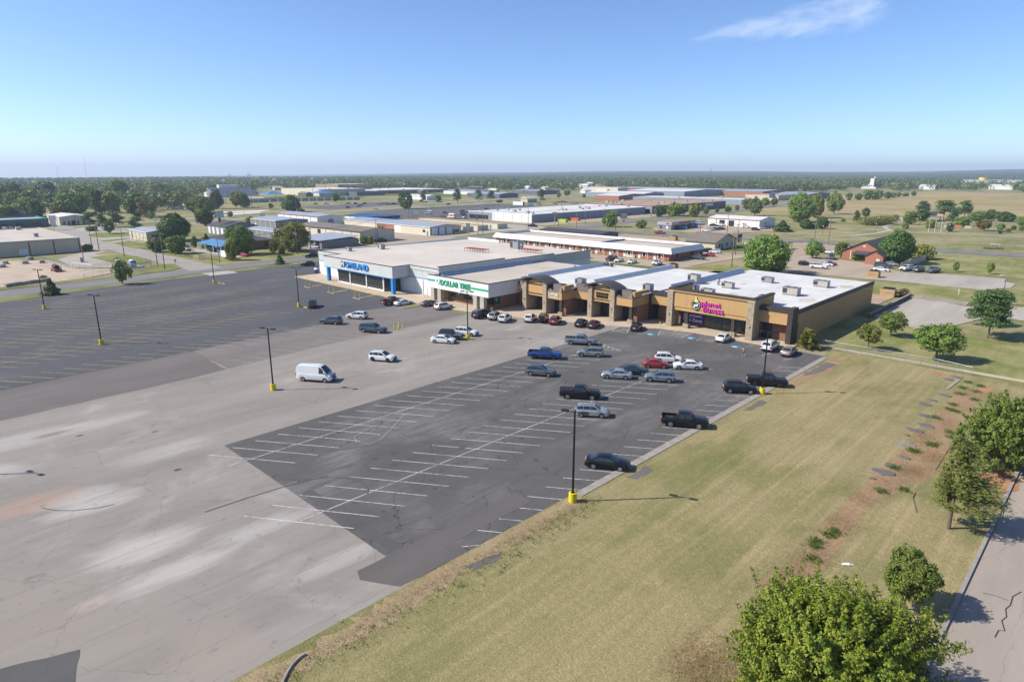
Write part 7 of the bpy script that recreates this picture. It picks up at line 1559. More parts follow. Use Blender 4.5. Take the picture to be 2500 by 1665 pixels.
for i, p in enumerate(((-289.19,40.06), (-284.08,45), (-297.31,48.66), (-282.58,49.61), (-279.07,37.76))):
    b = blob(0, 0, 1.6, 1.2, 9, .25, i); mb = MB(); n = len(b); mb.add([(a, c, 0) for a, c in b] + [(a * .75, c * .75, 1.0) for a, c in b], [tuple(range(n, 2 * n))] + [(k, (k + 1) % n, (k + 1) % n + n, k + n) for k in range(n)])
    o = mb.build('concrete_rubble', m_block); o.location = (p[0], p[1], 0); tag(o, 'broken concrete slab in the dirt yard by the tan warehouse', 'rubble', 'rubble in the dirt yard')
x, y = (-274.94,60.22); t, part = T('meter_cabinet', 'grey control cabinet with pipes in the fenced concrete yard', 'cabinet', (x, y, 0)); part('cabinet', m_galv, boxes((x - .4, x + .4, y - .4, y + .4, 0, 1.7))); part('pipe', m_rust, lambda mb: mb.tube([(x + .5, y, 0), (x + .5, y, 1.1), (x + 1.4, y, 1.1), (x + 1.4, y, 0)], .09, 6)); part('mast', m_wood, boxes((x - .1, x + .1, y + .6, y + .8, 0, 4.5)))
# retaining walls of the service court
t, part = T('retaining_wall', 'stepped wall of dark interlocking blocks behind the service court', 'wall', (-34, 190, 0))
a, b = Vector((-39.92,190.14)), Vector((-27.81,188.73)); dd = (b - a); L_ = dd.length; dd.normalize(); ang = math.atan2(dd.y, dd.x)
for row in range(2):
    n = 20
    for q in range(n):
        p = a + dd * (L_ * (q + .5 * (row % 2)) / n); part('block', m_block, lambda mb: mb.obox((p.x - dd.y * row * .3, p.y + dd.x * row * .3 + .3, row * .42), (L_ / n * .86, .7, .40), ang))
t, part = T('retaining_wall', 'low dark concrete wall beside the sunken service court', 'wall', (-40.7, 175, 0)); part('wall', m_brown, boxes((-41.1, -40.8, 157, 191, 0, .9))); part('coping', m_block, boxes((-41.15, -40.75, 157, 191, .9, 1.0)))
# fallen rails, slabs and litter by the gully
for i, (a, b, w, m, lab) in enumerate((((-16.98,84.04), (-15.55,83.62), .28, m_galv, 'nearer grey board lying by the gully'), ((-16.93,85.06), (-15.11,84.75), .22, m_galv, 'farther grey board lying by the gully'), ((-12.16,71.57), (-12.04,70.29), .08, m_wood, 'short upper piece of the fallen grey pole in the grass'), ((-12.07,70.26), (-11.06,67.31), .08, m_wood, 'long fallen grey pole in the grass'), ((-12.15,87.22), (-11.92,79.19), .07, m_wood, 'thin rail lying across the gully'), ((-16.88,118.6), (-17.23,111.76), .35, m_block, 'concrete strip beside the fence end post'))):
    mb = MB(); L_ = math.dist(a, b); mb.box(0, L_, -w / 2, w / 2, 0, .08); mb.box(0, .06, -w / 2 - .01, w / 2 + .01, .0, .1); mb.box(L_ - .06, L_, -w / 2 - .01, w / 2 + .01, .0, .1)
    o = mb.build('fallen_board', m); o.location = (a[0], a[1], .01); o.rotation_euler = (0, 0, math.atan2(b[1] - a[1], b[0] - a[0])); tag(o, lab, 'board', 'debris beside the gully')
for i, (p, s) in enumerate((((-17.33,119.68), .9), ((-18.08,117.44), .8), ((-16.74,108.31), .9), ((-17.6,104.59), .6), ((-18,102), 1.0), ((-16.77,96.96), 1.1), ((-15.92,93.04), 1.2), ((-16.37,90.24), 1.2), ((-16.76,87.83), .4), ((-15.13,80.23), .7), ((-15.67,76.92), 1.0), ((-15.98,74.45), 1.3), ((-16.2,72), .4))):
    b = blob(0, 0, s, s * .6, 9, .3, i + 90); n = len(b); mb = MB(); mb.add([(a, c, 0) for a, c in b] + [(a * .9, c * .9, .12) for a, c in b], [tuple(range(n, 2 * n))] + [(k, (k + 1) % n, (k + 1) % n + n, k + n) for k in range(n)])
    o = mb.build('asphalt_chunk', m_lot_brown); o.location = (p[0], p[1], 0); tag(o, 'broken slab of old asphalt along the gully edge', 'rubble', 'slabs along the gully')
mb = MB(); p = (-13,53.41); mb.add([(-.35, -.2, .02), (-.1, -.3, .1), (.3, .1, .05), (.15, .35, .12), (-.2, .2, .04)], [(0, 1, 4), (1, 2, 3), (1, 3, 4)]); mb.add([(.1, .1, .1), (.5, .35, .03), (.35, .5, .06)], [(0, 1, 2)])
o = mb.build('plastic_bag', m_white); o.location = (p[0], p[1], 0); tag(o, 'crumpled white plastic bag on the grass near the round tree', 'bag')

# ------------------------------------------------------------------ lamp posts, poles, fences, signs
def lamp_meshes():
    b = MB(); b.cyl(0, 0, 0, .98, .40, 18); base = b.mesh('base', m_yellow, True, 40)
    b = MB(); b.cyl(0, 0, .98, 1.06, .2, 10); b.tube([(0, 0, 1.04), (0, 0, 9.35)], [.115, .09], 10); pole = b.mesh('pole', m_tar, True, 40)
    b = MB(); b.tube([(-.85, 0, 9.42), (.85, 0, 9.42)], .045, 6); b.cyl(0, 0, 9.3, 9.5, .1, 8); arm = b.mesh('arm', m_tar)
    b = MB(); b.add([(-.36, -.22, 0), (.36, -.22, 0), (.36, .22, 0), (-.36, .22, 0), (-.32, -.18, .16), (.32, -.18, .16), (.32, .18, .16), (-.32, .18, .16)], [(3, 2, 1, 0), (4, 5, 6, 7), (0, 1, 5, 4), (1, 2, 6, 5), (2, 3, 7, 6), (3, 0, 4, 7)]); head = b.mesh('lamp_head', m_tar)
    b = MB(); b.box(-.26, .26, -.14, .14, -.015, .0); lens = b.mesh('lens', m_lamp)
    return base, pole, arm, head, lens
LM = lamp_meshes()
def lamp_post(x, y, label, turn=25, scale=1.0, heads=2):
    t = thing('lamp_post', label, 'lamp post', (x, y, 0), R(turn), 'car park lamp posts'); t.scale = (1, 1, scale)
    for n, me in zip(('base', 'pole', 'arm'), LM): add_obj(n, me, t)
    for k in range(heads):
        a = math.pi * k if k < 2 else math.pi / 2
        h = add_obj('lamp_head', LM[3], t); h.location = (1.0 * math.cos(a), 1.0 * math.sin(a), 9.38); h.rotation_euler = (0, 0, a); add_obj('lens', LM[4], h)
    return t
lamp_post(-36.1, 46.0, 'nearest lamp post on a yellow base at the grass edge', 20, 1.0)
lamp_post(-36.3, 90.5, 'lamp post on a yellow base between the black crossover and the lawn', 30)
lamp_post(-89.7, 41.4, 'lamp post on a yellow base beside the white cargo van', 20)
lamp_post(-91.2, 82.0, 'lamp post on a yellow base among white cars before the dollar store', 25)
lamp_post(-138.4, 31.3, 'lamp post in the middle of the yellow-lined bays', 25)
lamp_post(-185.0, 31.4, 'far left lamp post near the rounded conifer', 25)
lamp_post(-143.9, 74.8, 'lamp post beside the navy SUV facing the supermarket', 25)
lamp_post(-194.1, 74.9, 'lamp post on a yellow island near the street driveway', 25)
lamp_post(*[a - b for a, b in zip((-81.28,11.18), (8.15, 9.2))], 'lamp post outside the left frame edge casting its shadow on the pale lane', 20)
for x, y in ((-143.0, 75.4), (-193.4, 75.6)):
    mb = MB()
    for q in range(2): mb.box(x - .2 + q * 2.2, x + 1.7 + q * 2.2, y + .4 * q, y + .2 + .4 * q, 0, .15)
    o = mb.build('wheel_stops', m_yline); tag(o, 'yellow concrete wheel stops at the foot of the %s lamp post' % ('supermarket' if x > -150 else 'driveway'), 'wheel stop', 'wheel stops')
x, y = (-98.36,45.43); 
def bollard(x, y, label, h=1.15, r=.09, grp='yellow bollards'):
    t, part = T('bollard', label, 'bollard', (x, y, 0), grp); part('post', m_yellow, lambda mb: mb.tube([(x, y, 0), (x, y, h - .06), (x, y, h)], [r, r, r * .5], 10), None, True, 40); part('foot', m_kerb, lambda mb: mb.cyl(x, y, 0, .05, r * 1.9, 10))
for i, p in enumerate(((-108.03,76.74), (-107.15,77.01), (-109.1,78.73), (-107.17,78.26))):
    bollard(*p, ('left', 'second', 'rear', 'right')[i] + ' yellow bollard of the group beside the dark teal SUV')
bollard(*(-69.58,116.63), 'single yellow bollard on the walkway left of the gym', 1.3)
def corral(label, x, y, n):
    """low yellow cart corral: uprights, rail and kerb stops"""
    t, part = T('cart_corral', label, 'cart corral', (x, y, 0), 'cart corrals at the supermarket')
    for dx in (0, 2.4): part('upright', m_yellow, lambda mb: mb.cyl(x + dx, y, 0, 1.5, .07, 8))
    for q in range(n): part('kerb_stop', m_yline, boxes((x + 1.2 - q * .12, x + 1.9 - q * .12, y + .6 + .85 * q, y + .85 + .85 * q, 0, .16)))
    part('floor_kerb', m_wline_old, boxes((x - .4, x + 2.9, y - .4, y - .25, 0, .15), (x - .4, x - .25, y - .25, y + 1.6, 0, .15)))
corral('yellow cart corral in front of the right supermarket windows', *(-144.32,90.64), 7)
corral('yellow cart corral in front of the left supermarket windows', *(-156.25,90.29), 6)
corral('yellow cart corral at the left end of the supermarket walkway', *(-168.9,90.32), 5)
x, y = (-188.52,104.83); t, part = T('collection_box', 'small blue collection box at the corner of the supermarket', 'box', (x, y, 0)); part('body', m_navy, boxes((x - .5, x + .5, y - .5, y + .5, .15, 1.4))); part('hood', m_white, lambda mb: mb.prism([(y - .5, 1.4), (y + .5, 1.4), (y + .5, 1.75), (y, 1.85), (y - .5, 1.6)], 'x', x - .5, x + .5)); part('leg', m_trim, boxes((x - .45, x - .35, y - .45, y - .35, 0, .15), (x + .35, x + .45, y - .45, y - .35, 0, .15)))

# utility poles with crossarms and sagging cables
POLES = {}
def pole(key, x, y, h, label, cat='utility pole', arms=1, tx=False, m=None, r=.16):
    t = thing('utility_pole', label, cat, (x, y, 0), 0, 'utility poles'); b = MB(); b.tube([(0, 0, 0), (0, 0, h)], [r, r * .65], 8); b.build('shaft', m or m_wood, t, True)
    for k in range(arms):
        b = MB(); z = h - .4 - k * 1.1; b.box(-1.2, 1.2, -.06, .06, z, z + .14); b.build('crossarm', m_wood, t)
        b = MB()
        for q in (-1.1, -.4, .4, 1.1): b.cyl(q, 0, z + .14, z + .34, .05, 6)
        b.build('insulators', m_galv, t)
    if tx: b = MB(); b.cyl(.35, .0, h * .72, h * .72 + 1.0, .26, 10); b.build('transformer', m_galv, t, True, 40)
    POLES[key] = (x, y, h)
def span(a, b, label, sag=1.2, offs=(-1.0, 0, 1.0), z=-.1, r=.022):
    (x0, y0, h0), (x1, y1, h1) = POLES[a], POLES[b]; d = Vector((x1 - x0, y1 - y0, 0)).normalized(); n = Vector((1, 0, 0)); mb = MB()
    t = thing('cable_span', label, 'cable', (x0, y0, 0), 0, 'overhead cables')
    for o in offs:
        mb = MB((x0, y0, 0)); P_ = []
        for i in range(9):
            s = i / 8; P_.append((x0 + (x1 - x0) * s + n.x * o, y0 + (y1 - y0) * s, h0 + (h1 - h0) * s + z - sag * 4 * s * (1 - s)))
        mb.tube(P_, r, 4, False); mb.build('wire', m_wire, t)
UP = [('a', (-310.03,74.72), 11.03, 'utility pole with crossarm at the corner of the tan warehouse', 1, False), ('b', (-319.27,74.49), 9.5, 'thin pole behind the tan warehouse corner', 0, False), ('c', (-281.88,76.1), 10, 'bare wooden pole by the grass island', 0, False), ('d', (-247.88,76.88), 9.5, 'left pole of the pair at the street corner', 1, False), ('e', (-234.73,74.9), 11, 'taller pale pole of the pair at the street corner', 0, False),
      ('f', (-237.06,94.11), 9.5, 'pole on the lawn beside the white box trailer', 1, False), ('g', (-239.55,125.65), 10.5, 'pole with a transformer by the wide tree', 1, True), ('h', (-239.83,131.72), 10, 'pole by the grey car shop', 1, False), ('i', (-249.39,169.68), 11, 'pole standing in front of the beige warehouse end', 1, False), ('j', (-249.28,235.97), 12, 'tall brown pole beside the storage rows', 1, False), ('k', (-248.28,231.53), 7, 'short bare pole beside the tall brown one', 0, False),
      ('l', (-252.45,274.45), 12, 'dark pole at the corner behind the motel', 0, False), ('m', (-252.59,301.38), 10, 'pole before the orange skip', 1, False), ('n', (-231.32,291.67), 9, 'grey pole above the dark brown roof', 0, False), ('o', (-250.88,325.23), 11, 'pole beside the grey ribbed wall', 1, False), ('p', (-231.58,318.15), 11, 'pale pole left of the street corner tree', 0, False), ('q', (-214.11,305.14), 11.5, 'pole with a wide crossarm at the street corner', 2, False), ('r', (-258.21,412), 12, 'pole at the corner of the dark warehouse', 1, False), ('s', (-271.76,515.51), 12, 'pole before the red-lettered dark wall', 1, False),
      ('t', (-176.39,331.98), 9.5, 'pole left of the white garage', 1, False), ('u', (-159.35,329.24), 11, 'pole in front of the white garage', 0, False), ('v', (-114.3,244.91), 12, 'pole with a crossarm by the tan house', 1, True), ('w', (-99.8,211.72), 12, 'yellow-brown pole by the driveway bend', 0, False), ('x', (-122.51,300.55), 12.5, 'pole on the cross street above the big tree', 0, False), ('y', (-358.81,271.07), 13, 'pole with a street light beside the dark yard', 1, False)]
for key, p, h, lab, ar, tx in UP: pole(key, p[0], p[1], h, lab, 'utility pole', ar, tx)
for a, b in (('a', 'c'), ('c', 'd'), ('f', 'g'), ('g', 'h'), ('h', 'i'), ('i', 'j'), ('j', 'm'), ('m', 'o'), ('o', 'r'), ('r', 's'), ('q', 'v'), ('d', 'f'), ('q', 'p')):
    span(a, b, 'overhead cables between the poles %s' % {'ac': 'behind the tan warehouse', 'cd': 'over the grass island', 'fg': 'along the brick office lawn', 'gh': 'by the wide tree', 'hi': 'past the grey car shop', 'ij': 'over the workshop yard', 'jm': 'past the storage rows', 'mo': 'along the ribbed grey wall', 'rs': 'along the dark warehouse', 'or': 'towards the dark warehouse', 'qv': 'over the motel end', 'df': 'across the side street', 'qp': 'at the street corner'}[a + b])
for i, (p, h) in enumerate((((-783.89,772.36), 16), ((-727.54,854.55), 17), ((-670.74,829.08), 17), ((-630.03,819.27), 17), ((-415.21,942.3), 15), ((-313.6,794.65), 15), ((-392.31,1063.61), 15), ((-825.57,679.45), 16), ((-821.42,736.09), 13), ((-770.1,758.91), 14), ((-641.77,909.7), 16), ((-398.08,872.35), 13), ((-371.79,858.52), 13), ((-378.83,1050.51), 14))):
    pole('z%d' % i, p[0], p[1], h, 'far power line pole against the wood', 'utility pole', 1, False, None, .2)
for a, b in (('z0', 'z1'), ('z1', 'z2'), ('z2', 'z3'), ('z3', 'z10'), ('z4', 'z6'), ('z6', 'z13')): span(a, b, 'far power line strung before the wood', 2.0, (0,), -.2, .06)
# twin-pole frame by the park
t, part = T('utility_pole', 'pair of poles joined by a beam near the brick house', 'utility pole', (*(-104.87,310.96), 0)); (xa, ya), (xb, yb) = (-109.44,315.04), (-100.95,308.2)
for q, (x, y) in enumerate(((xa, ya), (xb, yb))): part('shaft', m_wood, lambda mb: mb.tube([(x, y, 0), (x, y, 12.5)], [.2, .15], 8))
part('beam', m_wood, lambda mb: mb.tube([(xa, ya, 12.1), (xb, yb, 12.1)], .12, 6))
# street lights on the highway, sports floodlights
def street_light(x, y, h, label, turn, reach=2.2, grp='street lights'):
    t = thing('street_light', label, 'street light', (x, y, 0), R(turn), grp); b = MB(); b.tube([(0, 0, 0), (0, 0, h * .92), (reach * .3, 0, h), (reach, 0, h + .1)], [.12, .08, .06, .05], 8); b.build('pole', m_galv, t, True); b = MB(); b.box(reach - .1, reach + .7, -.15, .15, h, h + .16); b.build('lamp_head', m_white, t)
for i, (p, h, lab) in enumerate((((-406.72,128.28), 11, 'curved street light behind the pine at the beige garage'), ((-422.96,187.17), 11, 'curved street light by the building site'), ((-475.91,251.86), 11, 'curved street light by the dark highway tree'), ((-461.39,376.54), 11, 'street light on the near side of the highway by the dark yard'), ((-527.48,463.31), 11, 'street light among the highway pines'), ((-518.23,390.69), 11, 'street light in front of the dark highway tree'), ((-504.99,531.6), 11, 'street light by the white semi trailer'), ((-538.1,607.32), 11, 'street light beside the clipped hedge'), ((-489.25,598), 11, 'street light above the red tractors'), ((-484.48,198.58), 10, 'street light left of the building site'))):
    street_light(p[0], p[1], h, lab, 150)
def floodlight(a, label):
    x, y, H_, W2 = a; t = thing('floodlight_mast', label, 'floodlight', (x, y, 0), R(40), 'stadium floodlights'); b = MB(); b.tube([(0, 0, 0), (0, 0, H_)], [.35, .2], 8); b.build('mast', m_galv, t)
    for k in range(2): b = MB(); b.box(-1.8, 1.8, -.2, .2, H_ - .4 - k * 1.3, H_ + .4 - k * 1.3); b.build('lamp_bank', m_white, t)
for a, lab in (((-601.57,274.24,29.56,0.65), 'nearest tall floodlight mast by the stadium'), ((-698.7,297.84,28.71,0.73), 'tall floodlight mast behind the two stadium trees'), ((-728.88,303.19,22.97,0.76), 'shorter floodlight mast left of the stadium'), ((-697.3,345.75,24.35,0.77), 'floodlight mast before the stadium tents'), ((-667.43,374.62,25.09,0.77), 'floodlight mast beside the school hall'), ((-726.47,425.28,22.76,0.85), 'floodlight mast in front of the brown school block'), ((-781.28,583.93,15.24,1.01), 'floodlight left of the sports field'), ((-673.37,539.36,16.62,0.9), 'floodlight right of the first highway pine'), ((-644.05,567.69,17.06,0.9), 'floodlight behind the tall highway pine'), ((-671.57,649.38,17.35,0.98), 'floodlight before the white metal shed')):
    floodlight(a, lab)
# fences
m_mesh = NT('chain_link'); _x, _y, _z = m_mesh.xyz(m_mesh.P()); _u = m_mesh.math('ADD', _x, _y)
_d1 = m_mesh.math('ABSOLUTE', m_mesh.math('SUBTRACT', m_mesh.math('FRACT', m_mesh.math('MULTIPLY', m_mesh.math('ADD', _u, _z), 9)), .5)); _d2 = m_mesh.math('ABSOLUTE', m_mesh.math('SUBTRACT', m_mesh.math('FRACT', m_mesh.math('MULTIPLY', m_mesh.math('SUBTRACT', _u, _z), 9)), .5))
m_mesh = m_mesh.done((.34, .35, .36), .5, .5, None, .4, 0, m_mesh.ramp(m_mesh.math('MINIMUM', _d1, _d2), .03, .05, 1, 0))
def chain_fence(label, pts, h, step=3.0, group='chain-link fences'):
    t = thing('chain_link_fence', label, 'fence', (pts[0][0], pts[0][1], 0), 0, group); org = (pts[0][0], pts[0][1], 0)
    for a, b in zip(pts, pts[1:]):
        d = math.dist(a, b); n = max(1, round(d / step))
        for i in range(n + 1):
            s = i / n; x, y = a[0] + (b[0] - a[0]) * s, a[1] + (b[1] - a[1]) * s
            if i == 0 and a is not pts[0]: continue
            mb = MB(org); mb.cyl(x, y, 0, h + .06, .04, 6); mb.build('post', m_galv, t)
        mb = MB(org); mb.tube([(a[0], a[1], h), (b[0], b[1], h)], .028, 5); mb.build('top_rail', m_galv, t)
        mb = MB(org); mb.poly([(a[0], a[1], .05), (b[0], b[1], .05), (b[0], b[1], h), (a[0], a[1], h)]); mb.build('mesh_panel', m_mesh, t)
chain_fence('chain-link fence along the concrete path beside the gym lawn', [(-41.5, 123.55), (-35, 123.5), (-28, 123.5), (-21, 123.5), (-15.88,122.16)], 1.5, 2.6)
chain_fence('chain-link fence across the fenced concrete yard', [(-287.75,51.13), (-256.93,53.45), (-247.55,56.99), (-253.8,65.12), (-233.66,67.73)], 2.0, 4)
chain_fence('chain-link enclosure beside the blue cabins', [(-240.67,67.76), (-241.31,72.8), (-251.84,76.16), (-256.88,74.45)], 1.9, 3)
chain_fence('chain-link fence before the beige garage', [(-349.86,95.11), (-323.54,93.96), (-314.7,95.13)], 1.6, 3)
chain_fence('chain-link fence along the street by the dirt yard', [(-229, 50), (-231, 58), (-236, 66), (-242, 73)], 1.8, 3)
def iron_fence(label, a, b, h):
    t = thing('iron_fence', label, 'fence', (a[0], a[1], 0), 0); n = max(2, int(math.dist(a, b) / .45)); org = (a[0], a[1], 0)
    for z in (.25, h - .15): mb = MB(org); mb.tube([(a[0], a[1], z), (b[0], b[1], z)], .035, 5); mb.build('rail', m_trim, t)
    for i in range(n + 1): s = i / n; mb = MB(org); mb.cyl(a[0] + (b[0] - a[0]) * s, a[1] + (b[1] - a[1]) * s, 0, h, .03, 5); mb.build('picket', m_trim, t)
iron_fence('dark iron fence on the lawn beside the white box trailer', (-254.03,93.3), (-243.33,95.93), 1.6)
iron_fence('dark iron fence under the trees by the side street', (-266.59,92.73), (-259.35,93.12), 1.6)
iron_fence('dark iron fence by the driveway right of the side street', (-252.43,92.73), (-250.31,94.09), 1.6)
(xa, ya), (xb, yb) = (-56.93,247.16), (-56.27,286.39); t, part = T('panel_fence', 'pale panel fence running back from the brick house car park', 'fence', (xa, ya, 0)); n = 14; ang = math.atan2(yb - ya, xb - xa); L_ = math.dist((xa, ya), (xb, yb))
for i in range(n):
    s = (i + .5) / n; part('panel', m_beige, lambda mb: mb.obox((xa + (xb - xa) * s, ya + (yb - ya) * s, .05), (L_ / n * .93, .06, 1.95), ang)); part('post', m_conc, lambda mb: mb.obox((xa + (xb - xa) * i / n, ya + (yb - ya) * i / n, 0), (.16, .16, 2.08), ang))
t, part = T('field_wall', 'grey-blue fence along the near side of the stadium', 'fence', (-680, 370, 0))
for q in range(14): part('panel', m_bluesteel, boxes((-690 + q * 2, -689.4 + q * 2, 317 + q * 8.2, 324.9 + q * 8.2, 0, 3.4)))
t, part = T('guard_rail', 'line of dark posts and rail around the dark yard', 'fence', (-456, 400, 0))
for q in range(16): part('post', m_wood, lambda mb: mb.cyl(-451 - q * .6, 352 + q * 7, 0, 1.1, .25, 6))
part('rail', m_wood, lambda mb: mb.tube([(-451, 352, .8), (-460, 457, .8)], .12, 5))
# signs
def pole_sign(label, p, hp, boards, posts=1, cat='sign', face='x'):
    """board sign on posts; boards = (width, z0, z1, depth, material)"""
    x, y = p; t, part = T('pole_sign', label, cat, (x, y, 0), 'pole signs')
    for q in range(posts): part('post', m_galv, boxes((x - .12, x + .12, y - .12 + (q - (posts - 1) / 2) * 2.2, y + .12 + (q - (posts - 1) / 2) * 2.2, 0, hp)))
    for w, z0, z1, d, m in boards:
        part('board', m, boxes((x - d / 2, x + d / 2, y - w / 2, y + w / 2, z0, z1))); part('frame', m_trim, boxes((x - d / 2 - .03, x + d / 2 + .03, y - w / 2 - .08, y - w / 2, z0, z1), (x - d / 2 - .03, x + d / 2 + .03, y + w / 2, y + w / 2 + .08, z0, z1)))
    return t, part
m_signtop = plain('sign_print', (.55, .66, .58), .5, sc=.7, amt=.4)
t, part = pole_sign('tall pole sign with a pale blue and green board above the red awning', (-347.96,140.6), 9, [(4.2, 8.5, 12.0, .9, m_signtop), (.9, 6.2, 8.5, .5, m_rust)])
pole_sign('tall white pole sign over the tan warehouse corner', (-441.95,86.23), 5, [(3.0, 5.0, 8.0, .6, m_white), (2.2, 2.2, 5.0, .6, m_white)])
pole_sign('white double board sign on two posts by the workshop row', (-349.28,269.58), 5, [(5.2, 4.2, 6.4, .5, m_white), (3.6, 2.6, 4.0, .4, m_cream)], 2)
pole_sign('orange and white board sign beside the long white building', (-255.91,301.75), 6, [(3.4, 5.6, 8.4, .5, m_white), (2.0, 5.8, 7.0, .56, m_orange)])
pole_sign('small white pole sign by the round verge bush', (-220.36,322.06), 3.4, [(1.7, 3.2, 5.0, .4, m_white)])
pole_sign('small white and blue pole sign before the storage rows', (-251.87,228.06), 4.5, [(2.0, 4.2, 6.0, .4, m_white)])
pole_sign('white hoarding on the near edge of the building site', (-446.16,210.22), 1.6, [(3.0, 1.6, 3.8, .3, m_white)])
pole_sign('pale blue billboard behind the street trees', (-312.72,750.93), 3, [(14, 3, 9, .8, plain('billboard_blue', (.30, .55, .62), .6, sc=.3, amt=.3))], 2, 'billboard')
pole_sign('white sign board by the far shed across the highway', (-566.73,610.19), 7, [(7, 6, 9.5, .6, m_white)], 2)
pole_sign('brown and cream monument sign on the corner by the tan house', (-132.28,286.5), 1.0, [(3.0, 2.4, 4.2, .6, m_brown), (2.2, .4, 2.2, .8, m_cream)])
pole_sign('low cream brick monument sign beside the grey warehouse', (-264.2,386.07), .3, [(7, .2, 3.0, .8, m_beige)])
t, part = T('road_sign', 'small route sign on a post at the side street corner', 'sign', (*(-236.84,79.16), 0)); x, y = (-236.84,79.16); part('post', m_galv, lambda mb: mb.cyl(x, y, 0, 2.6, .04, 6)); part('plate', m_white, boxes((x + .04, x + .07, y - .35, y + .35, 1.6, 2.3))); part('plate_top', m_trim, boxes((x + .04, x + .07, y - .4, y + .4, 2.35, 2.6)))
x, y = (-4.9,71.77); t, part = T('road_sign', 'small white sign on a short post at the brown road kerb', 'sign', (x, y, 0)); part('post', m_tar, lambda mb: mb.cyl(x, y, 0, 1.1, .035, 6)); part('plate', m_white, lambda mb: mb.obox((x, y, .95), (.62, .03, .62), R(44))); part('mark', m_trim, lambda mb: mb.obox((x + .03, y - .03, 1.15), (.22, .02, .22), R(44)))
x, y = (-18.2,177.84); t, part = T('road_sign', 'narrow white sign beside the service court drive', 'sign', (x, y, 0)); part('post', m_galv, lambda mb: mb.cyl(x, y, 0, 2.0, .04, 6)); part('plate', m_white, lambda mb: mb.obox((x, y, 1.2), (.5, .03, .7), R(44)))
x, y = (-32.67,204.92); t, part = T('marker_post', 'white marker post on the grass above the service court', 'post', (x, y, 0)); part('post', m_white, lambda mb: mb.cyl(x, y, 0, 1.5, .07, 6)); part('cap', m_yellow, lambda mb: mb.cyl(x, y, 1.5, 1.65, .08, 6))
x, y = (-24.96,220.44); street_light(x, y, 4.2, 'slim lamp at the corner of the grey lot', 220, .8)
# park
for p, h, lab in (((-103.16,385.51), 4.6, 'park lamp beside the path bend'), ((-139.94,596.51), 4.6, 'park lamp at the prairie edge'), ((-117.74,349.55), 4.6, 'park lamp near the twin poles'), ((-98.36,455.78), 4.6, 'park lamp left of the flagpoles'), ((-73.33,403.89), 4.8, 'park lamp right of the flagpoles'), ((-63.29,470.77), 4.6, 'park lamp by the evergreen clump'), ((-115.99,438.74), 4.4, 'park lamp behind the reed bed')):
    t = thing('park_lamp', lab, 'street light', (p[0], p[1], 0), 0, 'park lamps'); b = MB(); b.tube([(0, 0, 0), (0, 0, .4), (0, 0, h)], [.12, .07, .05], 8); b.build('post', m_tar, t); b = MB(); b.tube([(0, 0, h), (0, 0, h + .15), (0, 0, h + .4), (0, 0, h + .5)], [.12, .24, .22, .05], 10); b.build('globe', m_white, t, True)
for i, (p, h) in enumerate((((-84.3,412.27), 9), ((-81.92,414.57), 10.5), ((-78.87,413.6), 9.5))):
    t = thing('flagpole', ('left flagpole in the park', 'middle flagpole in the park flying a flag', 'right flagpole in the park')[i], 'flagpole', (p[0], p[1], 0), 0, 'park flagpoles'); b = MB(); b.tube([(0, 0, 0), (0, 0, h)], [.1, .05], 8); b.build('pole', m_white, t); b = MB(); b.cyl(0, 0, h, h + .15, .1, 8); b.build('finial', m_yellow, t)
    if i == 1:
        b = MB()
        for k in range(5): b.m = k % 2; b.add([(.1 + .0 * k, 0, h - .3 - .4 * k), (2.4, .9, h - .6 - .4 * k), (2.4, .9, h - 1.0 - .4 * k), (.1, 0, h - .7 - .4 * k)], [(0, 1, 2, 3)])
        b.build('flag', [m_redtrim, m_white], t)
t, part = T('park_shelter', 'park shelter with a dark pyramid roof among the trees', 'shelter', (*(-105.05,511.18), 0)); x, y = (-105.05,511.18)
part('roof', m_dark_roof, lambda mb: mb.add([(x - 6, y - 6, 3.2), (x + 6, y - 6, 3.2), (x + 6, y + 6, 3.2), (x - 6, y + 6, 3.2), (x, y, 6.2)], [(0, 1, 4), (1, 2, 4), (2, 3, 4), (3, 0, 4), (3, 2, 1, 0)]))
for sx in (-5, 5):
    for sy in (-5, 5): part('post', m_brown, boxes((x + sx - .2, x + sx + .2, y + sy - .2, y + sy + .2, 0, 3.2)))
x, y = (-54.54,427.21); t, part = T('field_gun', 'dark artillery piece displayed beside the park path', 'monument', (x, y, 0)); part('barrel', m_tar, lambda mb: mb.tube([(x - 1.6, y, 1.2), (x + 2.0, y, 1.5)], [.22, .12], 8)); part('carriage', m_tar, boxes((x - 1, x + .6, y - .5, y + .5, .6, 1.2)))
for s in (-1, 1): part('wheel', m_tar, lambda mb: mb.tube([(x, y + s * .6, .7), (x, y + s * .75, .7)], .7, 12))
x, y = (-76,451.28); t, part = T('memorial', 'stone memorial walls in the park garden', 'monument', (x, y, 0))
for q in range(4): part('stone_wall', m_brick_red if q % 2 else m_conc, boxes((x - 9 + q * 5, x - 5.5 + q * 5, y + q, y + q + .8, 0, 1.6 + .3 * (q % 2))))
x, y = (-46.09,354.33); t, part = T('bench', 'pale concrete bench on the park lawn', 'bench', (x, y, 0)); part('seat', m_conc, boxes((x - 2, x + 2, y - .6, y + .6, .6, .85))); part('leg', m_conc, boxes((x - 1.7, x - 1.3, y - .5, y + .5, 0, .6), (x + 1.3, x + 1.7, y - .5, y + .5, 0, .6)))
